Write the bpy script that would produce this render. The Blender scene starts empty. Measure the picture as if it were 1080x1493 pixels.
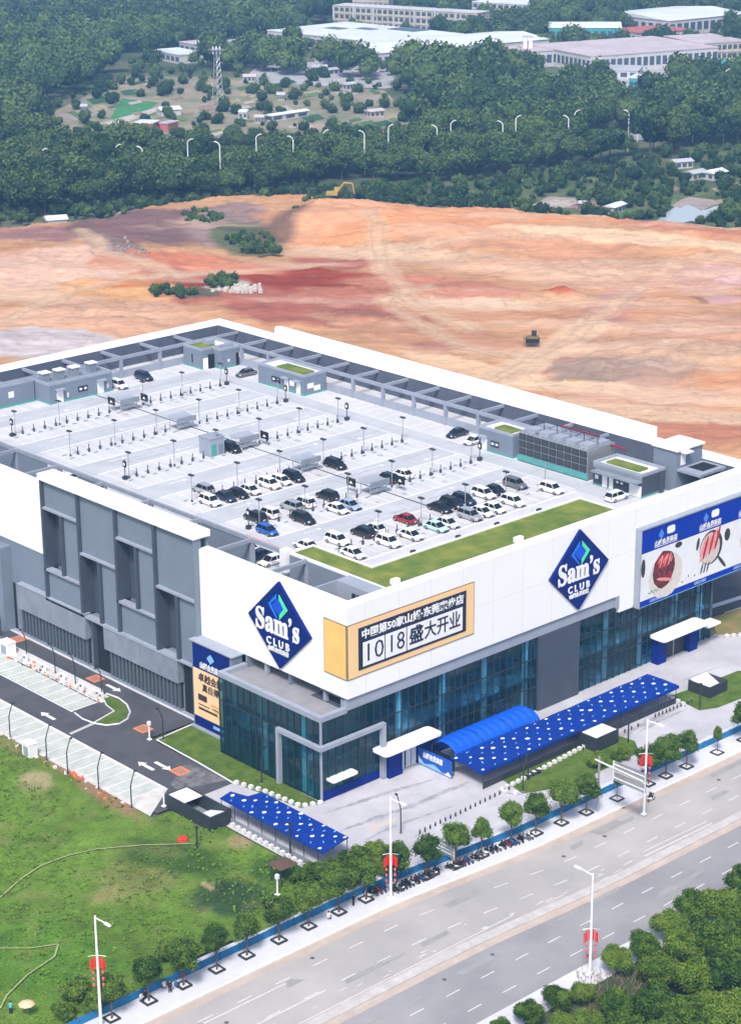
import bpy, bmesh, math, random
import numpy as np
from math import sin, cos, pi, radians, sqrt, atan2
from mathutils import Vector, Matrix
rnd = random.Random(7)
S = bpy.context.scene
COL = S.collection

# ------------------------------------------------------------------ camera, sky, sun, exposure
CAM_O = Vector((-179.010990, -199.211985, 135.000000))
CAM_F = Vector((0.640567, 0.694859, -0.326871))
CAM_R = Vector((0.733739, -0.679402, -0.006362))
CAM_U = Vector((0.226498, 0.235762, 0.945048))
FPX = 3030.12          # focal length in pixels of the 1080 px wide photograph
cd = bpy.data.cameras.new('camera')
cam = bpy.data.objects.new('camera', cd)
COL.objects.link(cam)
cd.sensor_fit = 'HORIZONTAL'
cd.sensor_width = 36.0
cd.lens = FPX / 1080 * 36.0
cd.clip_start = 1.0
cd.clip_end = 20000
m = Matrix((CAM_R, CAM_U, -CAM_F)).transposed().to_4x4()
m.translation = CAM_O
cam.matrix_world = m
S.camera = cam

TO_SUN = Vector((-0.50, -0.40, 0.80)).normalized()
SUN_EL = math.asin(TO_SUN.z)
SUN_AZ = atan2(TO_SUN.x, TO_SUN.y)
w = bpy.data.worlds.new('World')
S.world = w
w.use_nodes = True
nt = w.node_tree
sky = nt.nodes.new('ShaderNodeTexSky')
sky.sky_type = 'NISHITA'
sky.sun_disc = False
sky.sun_elevation = SUN_EL
sky.sun_rotation = SUN_AZ
sky.air_density = 1.0
sky.dust_density = 4.0
sky.ozone_density = 1.6
bg = nt.nodes['Background']
nt.links.new(sky.outputs[0], bg.inputs[0])
bg.inputs[1].default_value = 0.075
sd = bpy.data.lights.new('sun', 'SUN')
sd.energy = 1.5
sd.angle = radians(12)
sd.color = (1.0, 0.95, 0.87)
sun = bpy.data.objects.new('sun', sd)
COL.objects.link(sun)
sun.rotation_euler = TO_SUN.to_track_quat('Z', 'Y').to_euler()
S.view_settings.view_transform = 'Standard'
S.view_settings.look = 'None'
S.view_settings.gamma = 1.0
S.view_settings.use_curve_mapping = False
S.view_settings.exposure = 1.40
S.cycles.max_bounces = 6
S.cycles.transparent_max_bounces = 12
S.cycles.volume_bounces = 0
S.cycles.volume_step_rate = 4

def g(px, py, z=0.0):
    """survey helper: where the sight line of a photograph pixel meets the level z"""
    d = CAM_F * FPX + CAM_R * (px - 540) - CAM_U * (py - 746.5)
    return CAM_O + d * ((z - CAM_O.z) / d.z)

# ------------------------------------------------------------------ materials
MATS = {}
def mat(name, col, rough=0.8, metal=0.0, var=0.12, scale=0.6, spec=0.3, col2=None, rand=0.0, bump=0.0, bscale=None, detail=5, emit=None):
    if name in MATS: return MATS[name]
    mt = bpy.data.materials.new(name); mt.use_nodes = True
    n = mt.node_tree.nodes; l = mt.node_tree.links
    b = n['Principled BSDF']
    b.inputs['Roughness'].default_value = rough
    b.inputs['Metallic'].default_value = metal
    b.inputs['Specular IOR Level'].default_value = spec
    geo = n.new('ShaderNodeNewGeometry')
    nz = n.new('ShaderNodeTexNoise'); nz.inputs['Scale'].default_value = scale; nz.inputs['Detail'].default_value = detail
    nz.inputs['Roughness'].default_value = 0.62
    l.new(geo.outputs['Position'], nz.inputs['Vector'])
    c2 = col2 or tuple(min(1, c * (1 + var)) for c in col)
    c1 = col if col2 else tuple(c * (1 - var) for c in col)
    rp = n.new('ShaderNodeValToRGB')
    rp.color_ramp.elements[0].position = 0.33; rp.color_ramp.elements[1].position = 0.67
    rp.color_ramp.elements[0].color = (*c1, 1); rp.color_ramp.elements[1].color = (*c2, 1)
    l.new(nz.outputs['Fac'], rp.inputs['Fac'])
    out = rp.outputs['Color']
    if rand:
        oi = n.new('ShaderNodeObjectInfo')
        mr = n.new('ShaderNodeMapRange'); mr.inputs[3].default_value = 1 - rand; mr.inputs[4].default_value = 1 + rand
        l.new(oi.outputs['Random'], mr.inputs[0])
        hv = n.new('ShaderNodeHueSaturation'); l.new(out, hv.inputs['Color']); l.new(mr.outputs[0], hv.inputs['Value'])
        out = hv.outputs['Color']
    l.new(out, b.inputs['Base Color'])
    if bump:
        bn = n.new('ShaderNodeBump'); bn.inputs['Strength'].default_value = bump; bn.inputs['Distance'].default_value = 0.3
        n2 = n.new('ShaderNodeTexNoise'); n2.inputs['Scale'].default_value = bscale or scale * 4; n2.inputs['Detail'].default_value = 6
        l.new(geo.outputs['Position'], n2.inputs['Vector'])
        l.new(n2.outputs['Fac'], bn.inputs['Height']); l.new(bn.outputs[0], b.inputs['Normal'])
    if emit:
        b.inputs['Emission Color'].default_value = (*emit[0], 1); b.inputs['Emission Strength'].default_value = emit[1]
    MATS[name] = mt
    return mt

def attr_mat(name, rough=0.9, bump=0.4, bscale=1.2, fine=0.25, fscale=1.5, stretch=None, darkcol=None):
    """surface whose base colour comes from the mesh's own soil / leaf colour attribute"""
    mt = bpy.data.materials.new(name); mt.use_nodes = True
    n = mt.node_tree.nodes; l = mt.node_tree.links
    b = n['Principled BSDF']; b.inputs['Roughness'].default_value = rough; b.inputs['Specular IOR Level'].default_value = 0.15
    at = n.new('ShaderNodeAttribute'); at.attribute_name = 'tone'
    geo = n.new('ShaderNodeNewGeometry')
    mp = n.new('ShaderNodeMapping'); mp.vector_type = 'TEXTURE'
    if stretch:
        mp.inputs['Rotation'].default_value = (0, 0, stretch[1]); mp.inputs['Scale'].default_value = stretch[0]
    l.new(geo.outputs['Position'], mp.inputs['Vector'])
    nz = n.new('ShaderNodeTexNoise'); nz.inputs['Scale'].default_value = fscale; nz.inputs['Detail'].default_value = 8; nz.inputs['Roughness'].default_value = 0.7
    l.new(mp.outputs[0], nz.inputs['Vector'])
    mr = n.new('ShaderNodeMapRange'); mr.inputs[1].default_value = 0.25; mr.inputs[2].default_value = 0.75
    mr.inputs[3].default_value = 1 - fine; mr.inputs[4].default_value = 1 + fine
    l.new(nz.outputs['Fac'], mr.inputs[0])
    mx = n.new('ShaderNodeVectorMath'); mx.operation = 'SCALE'
    l.new(at.outputs['Color'], mx.inputs[0]); l.new(mr.outputs[0], mx.inputs['Scale'])
    l.new(mx.outputs[0], b.inputs['Base Color'])
    if bump:
        bn = n.new('ShaderNodeBump'); bn.inputs['Strength'].default_value = bump; bn.inputs['Distance'].default_value = 0.5
        n2 = n.new('ShaderNodeTexNoise'); n2.inputs['Scale'].default_value = bscale; n2.inputs['Detail'].default_value = 7
        l.new(mp.outputs[0], n2.inputs['Vector']); l.new(n2.outputs['Fac'], bn.inputs['Height']); l.new(bn.outputs[0], b.inputs['Normal'])
    MATS[name] = mt
    return mt

WHITE = mat('white_cladding', (0.80, 0.81, 0.82), 0.55, var=0.02, scale=0.15)
WHITEP = mat('white_paint', (0.76, 0.77, 0.80), 0.6, var=0.05, scale=1.5)
LINE = mat('line_paint', (0.72, 0.73, 0.76), 0.7, var=0.12, scale=1.2)
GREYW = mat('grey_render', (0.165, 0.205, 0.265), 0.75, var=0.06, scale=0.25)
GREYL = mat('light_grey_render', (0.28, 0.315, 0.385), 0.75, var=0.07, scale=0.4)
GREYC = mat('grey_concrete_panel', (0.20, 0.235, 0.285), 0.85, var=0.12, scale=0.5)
GREYD = mat('dark_grey_render', (0.055, 0.07, 0.098), 0.7, var=0.08, scale=0.4)  # also paints the shade of the facade fins and recesses
GREYB = mat('beam_concrete', (0.26, 0.29, 0.36), 0.8, var=0.08, scale=0.5)
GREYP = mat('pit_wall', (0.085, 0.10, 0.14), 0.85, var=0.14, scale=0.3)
CHAR = mat('charcoal_metal', (0.03, 0.036, 0.045), 0.5, var=0.1, scale=1)
SLATM = mat('louvre_slat_metal', (0.085, 0.11, 0.135), 0.5, var=0.08, scale=1)
BLACK = mat('black_plastic', (0.012, 0.013, 0.016), 0.6, var=0.1)
DARKIN = mat('dark_opening', (0.012, 0.015, 0.02), 0.9, var=0.1)
BLUE = mat('sign_blue', (0.0008, 0.012, 0.16), 0.55, spec=.1, var=0.03)
BLUEB = mat('billboard_blue', (0.0008, 0.028, 0.33), 0.6, spec=.08, var=0.04)
BRIGHT = mat('arch_tent_blue', (0.004, 0.09, 0.62), 0.4, var=0.08, scale=1.5)
CANB = mat('canopy_blue', (0.003, 0.032, 0.25), 0.7, spec=.08, var=0.15, scale=1.2)
DOORB = mat('portal_blue', (0.002, 0.016, 0.19), 0.6, spec=.1, var=0.05)
GOLD = mat('poster_gold', (0.80, 0.50, 0.16), 0.6, var=0.07, scale=0.25)
PEACH = mat('poster_peach', (0.85, 0.58, 0.34), 0.6, var=0.05, scale=0.3)
NAVY = mat('navy_print', (0.012, 0.018, 0.05), 0.5, var=0.03)
INK = mat('dark_print', (0.05, 0.03, 0.03), 0.6, var=0.03)
EMB = mat('emblem_blue', (0.01, 0.16, 0.75), 0.4, var=0.02)
EMG = mat('emblem_green', (0.08, 0.68, 0.33), 0.4, var=0.02)
EML = mat('emblem_light', (0.22, 0.45, 0.80), 0.5, var=0.05)
ASPH = mat('asphalt', (0.055, 0.058, 0.068), 0.85, var=0.0, col2=(0.085, 0.088, 0.10), scale=0.18, bump=0.1, bscale=8)
ROADM = mat('worn_road', (0.31, 0.305, 0.305), 0.85, col2=(0.41, 0.39, 0.38), scale=0.07, bump=0.08, bscale=6)
ROADM2 = mat('worn_road_grey', (0.22, 0.222, 0.238), 0.85, col2=(0.31, 0.305, 0.31), scale=0.07, bump=0.08, bscale=6)
PLAZA = mat('plaza_paving', (0.37, 0.37, 0.41), 0.8, col2=(0.50, 0.50, 0.54), scale=0.12)
SIDEW = mat('pale_pavement', (0.56, 0.57, 0.62), 0.8, var=0.07, scale=0.3)
DECK = mat('deck_concrete', (0.46, 0.468, 0.495), 0.75, col2=(0.55, 0.56, 0.59), scale=0.16, detail=8)
AISLE = mat('deck_aisle', (0.385, 0.41, 0.45), 0.7, col2=(0.46, 0.485, 0.525), scale=0.2, detail=8)
TEALM = mat('teal_paint', (0.08, 0.30, 0.30), 0.6, var=0.1)
GRASSB = mat('lawn_grass', (0.05, 0.105, 0.015), 0.95, col2=(0.12, 0.17, 0.03), scale=0.5, bump=0.5, bscale=5, spec=0.1)
ROOFG = mat('roof_lawn', (0.07, 0.14, 0.025), 0.95, col2=(0.22, 0.24, 0.05), scale=0.22, detail=9, bump=0.5, bscale=5, spec=0.1)
FENCEB = mat('fence_blue', (0.015, 0.16, 0.36), 0.6, var=0.12, scale=0.5)
STALLP = mat('stall_paver', (0.38, 0.42, 0.40), 0.85, col2=(0.50, 0.53, 0.50), scale=0.5)
STALLQ = mat('pale_stall_ground', (0.46, 0.46, 0.46), 0.85, col2=(0.60, 0.58, 0.55), scale=0.6)
ORNG = mat('orange_paint', (0.62, 0.20, 0.09), 0.8, var=0.12, scale=2)
BRICKR = mat('manhole_red', (0.36, 0.17, 0.12), 0.85, var=0.12, scale=2)
RED = mat('flag_red', (0.62, 0.012, 0.015), 0.6, var=0.1)
STEEL = mat('galvanised_steel', (0.42, 0.44, 0.46), 0.4, metal=0.6, var=0.06)
TIRE = mat('tyre_rubber', (0.012, 0.012, 0.013), 0.9, var=0.1)
RIM = mat('wheel_rim', (0.4, 0.41, 0.43), 0.35, metal=0.7, var=0.05)
CARGL = mat('car_glass', (0.010, 0.014, 0.018), 0.08, var=0.05, spec=0.6)
LAMPW = mat('headlamp_clear', (0.6, 0.62, 0.65), 0.2, var=0.02)
LAMPR = mat('tail_lamp_red', (0.35, 0.01, 0.01), 0.3, var=0.02)
SKIN = mat('skin', (0.42, 0.25, 0.17), 0.6, var=0.03)
BARK = mat('bark', (0.10, 0.08, 0.06), 0.9, var=0.25, scale=4, bump=0.4)
WOODB = mat('brown_roof', (0.10, 0.06, 0.045), 0.8, var=0.15)
STONE = mat('pale_stone', (0.66, 0.66, 0.66), 0.8, var=0.08, scale=2)
DRAIN = mat('drain_grate', (0.05, 0.055, 0.065), 0.7, var=0.1)
ROADLINE = mat('worn_lane_paint', (0.50, 0.50, 0.51), .8, col2=(0.66, 0.66, 0.67), scale=1.2)
YELL = mat('digger_yellow', (0.42, 0.28, 0.08), 0.6, var=0.12)
WATER = mat('pond_water', (0.42, 0.46, 0.47), 0.12, var=0.05, spec=0.5)

def glass_mat(name, tint, refl, rnda=0.25):
    mt = bpy.data.materials.new(name); mt.use_nodes = True
    n = mt.node_tree.nodes; l = mt.node_tree.links
    n.remove(n['Principled BSDF'])
    out = n['Material Output']
    tr = n.new('ShaderNodeBsdfTransparent')
    oi = n.new('ShaderNodeObjectInfo'); mr = n.new('ShaderNodeMapRange')
    mr.inputs[3].default_value = 1 - rnda; mr.inputs[4].default_value = 1 + rnda
    l.new(oi.outputs['Random'], mr.inputs[0])
    vm = n.new('ShaderNodeVectorMath'); vm.operation = 'SCALE'; vm.inputs[0].default_value = tint
    l.new(mr.outputs[0], vm.inputs['Scale']); l.new(vm.outputs[0], tr.inputs['Color'])
    df = n.new('ShaderNodeBsdfPrincipled'); df.inputs['Base Color'].default_value = (0.004, 0.045, 0.065, 1); df.inputs['Roughness'].default_value = 0.06
    df.inputs['Specular IOR Level'].default_value = 1.0
    mx = n.new('ShaderNodeMixShader'); mx.inputs[0].default_value = refl
    l.new(tr.outputs[0], mx.inputs[1]); l.new(df.outputs[0], mx.inputs[2]); l.new(mx.outputs[0], out.inputs['Surface'])
    return mt
GLASS = glass_mat('curtain_glass', (0.62, 0.86, 0.96), 0.22)
GLASSD = glass_mat('pavilion_glass', (0.46, 0.80, 0.86), 0.32)

# ------------------------------------------------------------------ mesh helpers
class MB:
    def __init__(s): s.v = []; s.f = []; s.mi = []; s.mats = []
    def _m(s, m):
        if m is None: return 0
        if m not in s.mats: s.mats.append(m)
        return s.mats.index(m)
    def poly(s, pts, m=None):
        i = len(s.v); s.v += [tuple(p) for p in pts]; s.f.append(tuple(range(i, i + len(pts)))); s.mi.append(s._m(m)); return s
    def box(s, x0, y0, z0, x1, y1, z1, m=None):
        i = len(s.v); k = s._m(m)
        s.v += [(x0, y0, z0), (x1, y0, z0), (x1, y1, z0), (x0, y1, z0), (x0, y0, z1), (x1, y0, z1), (x1, y1, z1), (x0, y1, z1)]
        for f in ((0, 3, 2, 1), (4, 5, 6, 7), (0, 1, 5, 4), (1, 2, 6, 5), (2, 3, 7, 6), (3, 0, 4, 7)):
            s.f.append(tuple(i + q for q in f)); s.mi.append(k)
        return s
    def prism(s, pts, z0, z1, m=None, top=True):
        i = len(s.v); n = len(pts); k = s._m(m)
        s.v += [(p[0], p[1], z0) for p in pts] + [(p[0], p[1], z1) for p in pts]
        for a in range(n):
            b = (a + 1) % n; s.f.append((i + a, i + b, i + n + b, i + n + a)); s.mi.append(k)
        s.f.append(tuple(i + n + a for a in range(n))); s.mi.append(k)
        s.f.append(tuple(i + n - 1 - a for a in range(n))); s.mi.append(k)
        return s
    def loft(s, rings, m=None, caps=True):
        i = len(s.v); n = len(rings[0]); k = s._m(m)
        for r in rings: s.v += [tuple(p) for p in r]
        for a in range(len(rings) - 1):
            for b in range(n):
                c = (b + 1) % n
                s.f.append((i + a * n + b, i + a * n + c, i + (a + 1) * n + c, i + (a + 1) * n + b)); s.mi.append(k)
        if caps:
            s.f.append(tuple(i + n - 1 - a for a in range(n))); s.mi.append(k)
            j = i + (len(rings) - 1) * n
            s.f.append(tuple(j + a for a in range(n))); s.mi.append(k)
        return s
    def tube(s, pts, r, n=6, m=None):
        pts = [Vector(p) for p in pts]; rs = r if isinstance(r, (list, tuple)) else [r] * len(pts)
        rings = []
        for j, p in enumerate(pts):
            d = (pts[min(j + 1, len(pts) - 1)] - pts[max(j - 1, 0)]).normalized()
            a = Vector((0, 0, 1)) if abs(d.z) < 0.9 else Vector((1, 0, 0))
            u = d.cross(a).normalized(); v = d.cross(u)
            rings.append([p + (u * cos(2 * pi * q / n) + v * sin(2 * pi * q / n)) * rs[j] for q in range(n)])
        return s.loft(rings, m)
    def mesh(s, name, m=None, smooth=False):
        me = bpy.data.meshes.new(name)
        me.from_pydata(s.v, [], s.f)
        ms = s.mats or [m]
        for q in ms: me.materials.append(q)
        if len(ms) > 1: me.polygons.foreach_set('material_index', s.mi)
        bm = bmesh.new(); bm.from_mesh(me); bmesh.ops.recalc_face_normals(bm, faces=bm.faces); bm.to_mesh(me); bm.free()
        if smooth: me.polygons.foreach_set('use_smooth', [True] * len(me.polygons))
        me.update(); return me
    def build(s, name, m=None, parent=None, loc=(0, 0, 0), smooth=False):
        return put(name, s.mesh(name, m, smooth), parent, loc)

def put(name, me, parent=None, loc=(0, 0, 0), rz=0, sc=None):
    o = bpy.data.objects.new(name, me); COL.objects.link(o)
    o.location = loc
    if rz: o.rotation_euler = (0, 0, rz)
    if sc: o.scale = sc
    if parent: o.parent = parent
    return o
def tag(o, label, cat, group=None):
    o['label'] = label; o['category'] = cat
    if group: o['group'] = group
    return o
def thing(name, loc, label, cat, group=None, rz=0):
    o = bpy.data.objects.new(name, None); COL.objects.link(o); o.location = loc
    o.rotation_euler = (0, 0, rz); o.empty_display_size = 0.5
    return tag(o, label, cat, group)
def struct(o): o['kind'] = 'structure'; return o
def stuff(o): o['kind'] = 'stuff'; return o
CACHE = {}
def tree_of(root):
    """(object, [subtrees]) of a prototype, gathered once"""
    if root.name in CACHE: return CACHE[root.name]
    par = {}
    for q in COL.objects:
        if q.parent: par.setdefault(q.parent.name, []).append(q)
    def rec(o): return (o, [rec(c) for c in par.get(o.name, [])])
    CACHE[root.name] = rec(root)
    return CACHE[root.name]
def dup(root, loc, rz=0, label=None, sc=None, matmap=None):
    """copy a thing, its parts and sub-parts (meshes shared)"""
    def cp(node, par):
        o, chl = node
        c = o.copy(); COL.objects.link(c)
        if par: c.parent = par; c.matrix_parent_inverse = o.matrix_parent_inverse
        if matmap and c.type == 'MESH':
            for i, sl in enumerate(c.material_slots):
                old = sl.material
                if old in matmap:
                    sl.link = 'OBJECT'; sl.material = matmap[old]
        for ch in chl: cp(ch, c)
        return c
    r = cp(tree_of(root), None); r.location = loc; r.rotation_euler = (0, 0, rz)
    if label: r['label'] = label
    if sc: r.scale = sc
    return r
def box(name, m, parent, x0, y0, z0, x1, y1, z1):
    return MB().box(x0, y0, z0, x1, y1, z1).build(name, m, parent)
ORD = ['first', 'second', 'third', 'fourth', 'fifth', 'sixth', 'seventh', 'eighth', 'ninth', 'tenth', 'eleventh', 'twelfth', 'thirteenth', 'fourteenth', 'fifteenth', 'sixteenth', 'seventeenth', 'eighteenth', 'nineteenth', 'twentieth']
ORD += ['twenty-' + q for q in ORD[:9]] + ['thirtieth'] + ['thirty-' + q for q in ORD[:9]] + ['fortieth'] + ['forty-' + q for q in ORD[:9]] + ['fiftieth']
ORD += ['fifty-' + q for q in ORD[:9]] + ['sixtieth'] + ['sixty-' + q for q in ORD[:9]] + ['seventieth']

def text(name, body, size, m, parent, origin, face='F', align='CENTER', bold=0.0, ext=0.03, sx=1.0, sy=1.0, shear=0, width=None):
    """flat cut-out lettering; face F looks to -y, L looks to -x, U lies flat"""
    cu = bpy.data.curves.new(name, 'FONT'); cu.body = body; cu.size = size; cu.align_x = align; cu.align_y = 'CENTER'
    cu.extrude = ext; cu.offset = bold; cu.resolution_u = 2; cu.shear = shear
    tmp = bpy.data.objects.new('tmp', cu); COL.objects.link(tmp)
    me = bpy.data.meshes.new_from_object(tmp.evaluated_get(bpy.context.evaluated_depsgraph_get()))
    bpy.data.objects.remove(tmp); bpy.data.curves.remove(cu)
    me.name = name; me.materials.clear(); me.materials.append(m)
    if width and me.vertices:
        xs = [v.co.x for v in me.vertices]; sx = width / (max(xs) - min(xs))
    mx = {'F': Matrix(((1, 0, 0), (0, 0, -1), (0, 1, 0))), 'L': Matrix(((0, 0, -1), (-1, 0, 0), (0, 1, 0))), 'U': Matrix.Identity(3)}[face].to_4x4()
    me.transform(Matrix.Translation(origin) @ mx @ Matrix.Diagonal((sx, sy, 1, 1)))
    return put(name, me, parent)

# ------------------------------------------------------------------ store building
ZB, ZT, ZD = 14.4, 28.3, 23.8
BX, BY = 93.5, 144.0
B = thing('store_building', (0, 0, 0), 'huge two storey warehouse store with white upper band, glass front and rooftop car park', 'building')

def P(name, m, *a): return box(name, m, B, *a)
# white upper band: four walls, 2 m wide coping in front and left, 4 m behind
P('white_wall', WHITE, 0, 0, ZB, BX, 2.0, ZT)
P('white_wall', WHITE, 0, 2.0, ZB, 2.0, 33.2, ZT)
P('white_wall', WHITE, 0, 73.4, 16.3, 2.0, BY, ZT)
P('grey_wall', GREYW, 1.62, 33.2, 9.0, 2.0, 73.4, ZT - .5)
P('grey_wall', GREYW, 0.3, 33.2, 0, 2.0, 73.4, 8.88)
P('white_wall', WHITE, BX - 4, 2.0, 11.9, BX, BY, ZT)
P('right_lower_wall', GREYW, 83.0, 8.3, 0, 83.6, BY - 5, 14.2)
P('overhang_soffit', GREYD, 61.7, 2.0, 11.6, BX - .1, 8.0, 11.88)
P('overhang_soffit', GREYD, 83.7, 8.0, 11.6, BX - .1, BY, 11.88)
JNT = mat('cladding_joint', (0.60, 0.61, 0.63), .6, var=.02)
for q in range(14): P('panel_joint', JNT, 3.5 + q * 6.45, -.006, ZB + .05, 3.56 + q * 6.45, -.0005, ZT - .05)
for q in range(5): P('panel_joint', JNT, -.006, 3.2 + q * 6.1, ZB + .05, -.0005, 3.26 + q * 6.1, ZT - .05)
for q in range(11): P('panel_joint', JNT, -.006, 78 + q * 6.1, 16.4, -.0005, 78.06 + q * 6.1, ZT - .05)
P('panel_joint', JNT, .05, -.007, 21.3, BX - .1, -.0008, 21.35)
P('white_wall', WHITE, 2.0, BY - 4.5, 0, BX - 4, BY, ZT)
P('side_wall', GREYW, 0.15, 73.4, 0, 2.0, BY, 16.3)
# tall white screen on the far right side
sc_ = MB().prism([(124.5, 28.0), (124.5, 29.5), (124.1, 30.2), (123.3, 30.4), (22, 30.4), (22, 28.0)], BX - 1.0, BX - 0.5)
sc_.v = [(v[2], v[0], v[1]) for v in sc_.v]
sc_.build('screen_wall', WHITE, B)
# deck slabs
P('parking_deck', DECK, 2.0, 2.0, ZD - 0.6, BX - 4, BY - 4.5, ZD)
# ---- grey relief facade on the left side: four bays
def wx(name, m, x0, y0, z0, x1, y1, z1): return P(name, m, x0, y0, z0, x1, y1, z1)
FX = -1.0
ys = [73.4, 63.35, 53.3, 43.25, 33.2]
for i in range(4):
    y1, y0 = ys[i], ys[i + 1]
    zs = 25.0 if i % 2 == 0 else 19.7
    zl = 14.6 if i % 2 == 0 else 9.2
    # upper panel, set back from the fins
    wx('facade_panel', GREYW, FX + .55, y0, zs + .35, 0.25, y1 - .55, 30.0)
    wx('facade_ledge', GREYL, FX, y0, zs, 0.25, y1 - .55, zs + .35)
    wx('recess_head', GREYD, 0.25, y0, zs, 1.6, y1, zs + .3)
    # deep recess with two narrow panels; its shade is painted as darker grey
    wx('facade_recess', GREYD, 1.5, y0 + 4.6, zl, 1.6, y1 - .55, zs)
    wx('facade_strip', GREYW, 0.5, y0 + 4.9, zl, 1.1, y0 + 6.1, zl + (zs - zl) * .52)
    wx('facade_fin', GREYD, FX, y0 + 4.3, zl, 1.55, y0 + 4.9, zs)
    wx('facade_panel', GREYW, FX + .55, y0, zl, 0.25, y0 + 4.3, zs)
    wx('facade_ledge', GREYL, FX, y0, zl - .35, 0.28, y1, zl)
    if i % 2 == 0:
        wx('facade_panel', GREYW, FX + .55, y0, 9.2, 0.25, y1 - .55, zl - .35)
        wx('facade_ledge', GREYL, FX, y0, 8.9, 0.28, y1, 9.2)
    # fin dividing the bays, its shade put into the dark grey
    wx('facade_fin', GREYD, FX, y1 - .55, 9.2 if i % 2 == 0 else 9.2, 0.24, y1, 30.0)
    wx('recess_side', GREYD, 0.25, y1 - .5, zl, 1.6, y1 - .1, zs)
wx('facade_edge', GREYW, FX, 32.9, 8.9, 0.4, 33.2, 30.0)
wx('grey_coping', WHITE, FX - .2, 32.7, 30.0, 2.1, 73.6, 31.0)
wx('facade_backing', GREYW, 1.62, 33.2, ZT - .5, 1.95, 73.4, 30.0)
# canopy-like concrete band and louvred wall below
slat = MB().box(-.14, -.24, 0, .14, .24, 4.3).mesh('slat', SLATM)
for (ya, yb) in ((82.0, 62.4), (57.4, 38.0)):
    n = 2
    for k in range(n):
        a = yb + (ya - yb) * k / n; b = yb + (ya - yb) * (k + 1) / n
        wx('concrete_panel', GREYC, -1.0, a + .04, 5.0, 0.15, b - .04, 9.4 if ya > 70 else 8.85)
    wx('panel_top', GREYL, -1.1, yb, 9.402 if ya > 70 else 8.852, .15, ya, 9.5 if ya > 70 else 8.895)
    wx('louvre_backing', CHAR, -.25, yb + .3, 0.5, 0.1, ya - .3, 5.0)
    wx('plinth', GREYC, -.6, yb + .2, 0.0, 0.1, ya - .2, 0.5)
    n = int((ya - yb - .8) / 0.98)
    for k in range(n + 1):
        put('slat', slat, B, (-.42, yb + .5 + k * 0.98, 0.55))
for (ya, yb) in ((62.3, 57.5), (37.9, 34.0), (88.0, 84.0)):
    wx('doorway', DARKIN, 0.10, yb + .2, 0.0, 0.18, ya - .2 if ya > 60 else ya - .1, 8.6)
    wx('door_jamb', GREYD, -.7, yb + 3.2, 0, 0.10, yb + 3.45, 8.6) if ya > 50 else None
wx('door_step', GREYB, -.9, 57.5, 0, 0.1, 62.2, .2)
wx('wall_pier', GREYW, -2.0, 84.9, 0, 0.15, 88.4, 15.2)
wx('facade_return', GREYW, -2.3, 97.0, 0, 0.15, 99.0, 15.2)
# ---- poster block left of the pavilion
wx('poster_block', GREYW, -2.0, 23.3, 0, 0.0, 33.0, 14.2)
wx('poster_block_cap', GREYL, -2.3, 23.0, 14.2, 0.0, 33.3, 14.38)
wx('poster_base', GREYL, -2.5, 23.2, 0, -2.0, 33.2, .35)

# ---- front band lower edge, fascia and soffit
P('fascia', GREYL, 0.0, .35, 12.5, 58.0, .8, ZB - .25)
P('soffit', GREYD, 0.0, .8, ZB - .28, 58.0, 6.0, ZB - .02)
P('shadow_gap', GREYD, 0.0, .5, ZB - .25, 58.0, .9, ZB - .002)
P('fascia_end', GREYL, 57.6, -.05, 12.3, 58.2, .8, ZB - .003)
P('white_pier', WHITE, 58.2, 0.0, 11.5, 61.6, 2.0, ZB - .003)
P('white_wall', WHITE, 61.6, 0.02, 11.9, 92.0, 2.0, ZB - .003)

# ---- curtain wall along the front (part by part)
GY = 0.6
def curtain(x0, x1, zs, glass, pitch=1.35, y=GY, parent=B, thick=.12, face='F'):
    n = max(1, round((x1 - x0) / pitch)); p = (x1 - x0) / n
    for r in range(len(zs) - 1):
        h = zs[r + 1] - zs[r]
        if face == 'F': pm = MB().box(.03, 0, .03, p - .03, .06, h - .03)
        else: pm = MB().box(0, .03, .03, .06, p - .03, h - .03)
        me = pm.mesh('pane', glass)
        for k in range(n):
            put('pane', me, parent, (x0 + k * p, y, zs[r]) if face == 'F' else (y, x0 + k * p, zs[r]))
    H = zs[-1] - zs[0]
    mm = (MB().box(-.04, -.12, 0, .04, .08, H) if face == 'F' else MB().box(-.12, -.04, 0, .08, .04, H)).mesh('mullion', CHAR)
    for k in range(n + 1):
        put('mullion', mm, parent, (x0 + k * p, y, zs[0]) if face == 'F' else (y, x0 + k * p, zs[0]))
    for z in zs[1:-1]:
        if face == 'F': box('transom', CHAR, parent, x0, y - .1, z - .06, x1, y + .085, z + .06)
        else: box('transom', CHAR, parent, y - .1, x0, z - .06, y + .085, x1, z + .06)
curtain(6.9, 39.8, [0.1, 4.2, 9.0, 12.5], GLASS)
curtain(49.3, 58.0, [0.1, 4.2, 9.0, 12.2], GLASS)
curtain(58.2, 82.4, [0.1, 4.2, 9.0, 11.5], GLASS)
P('grey_front_wall', GREYD, 39.9, .15, 0, 49.2, 1.4, 12.4)
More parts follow.
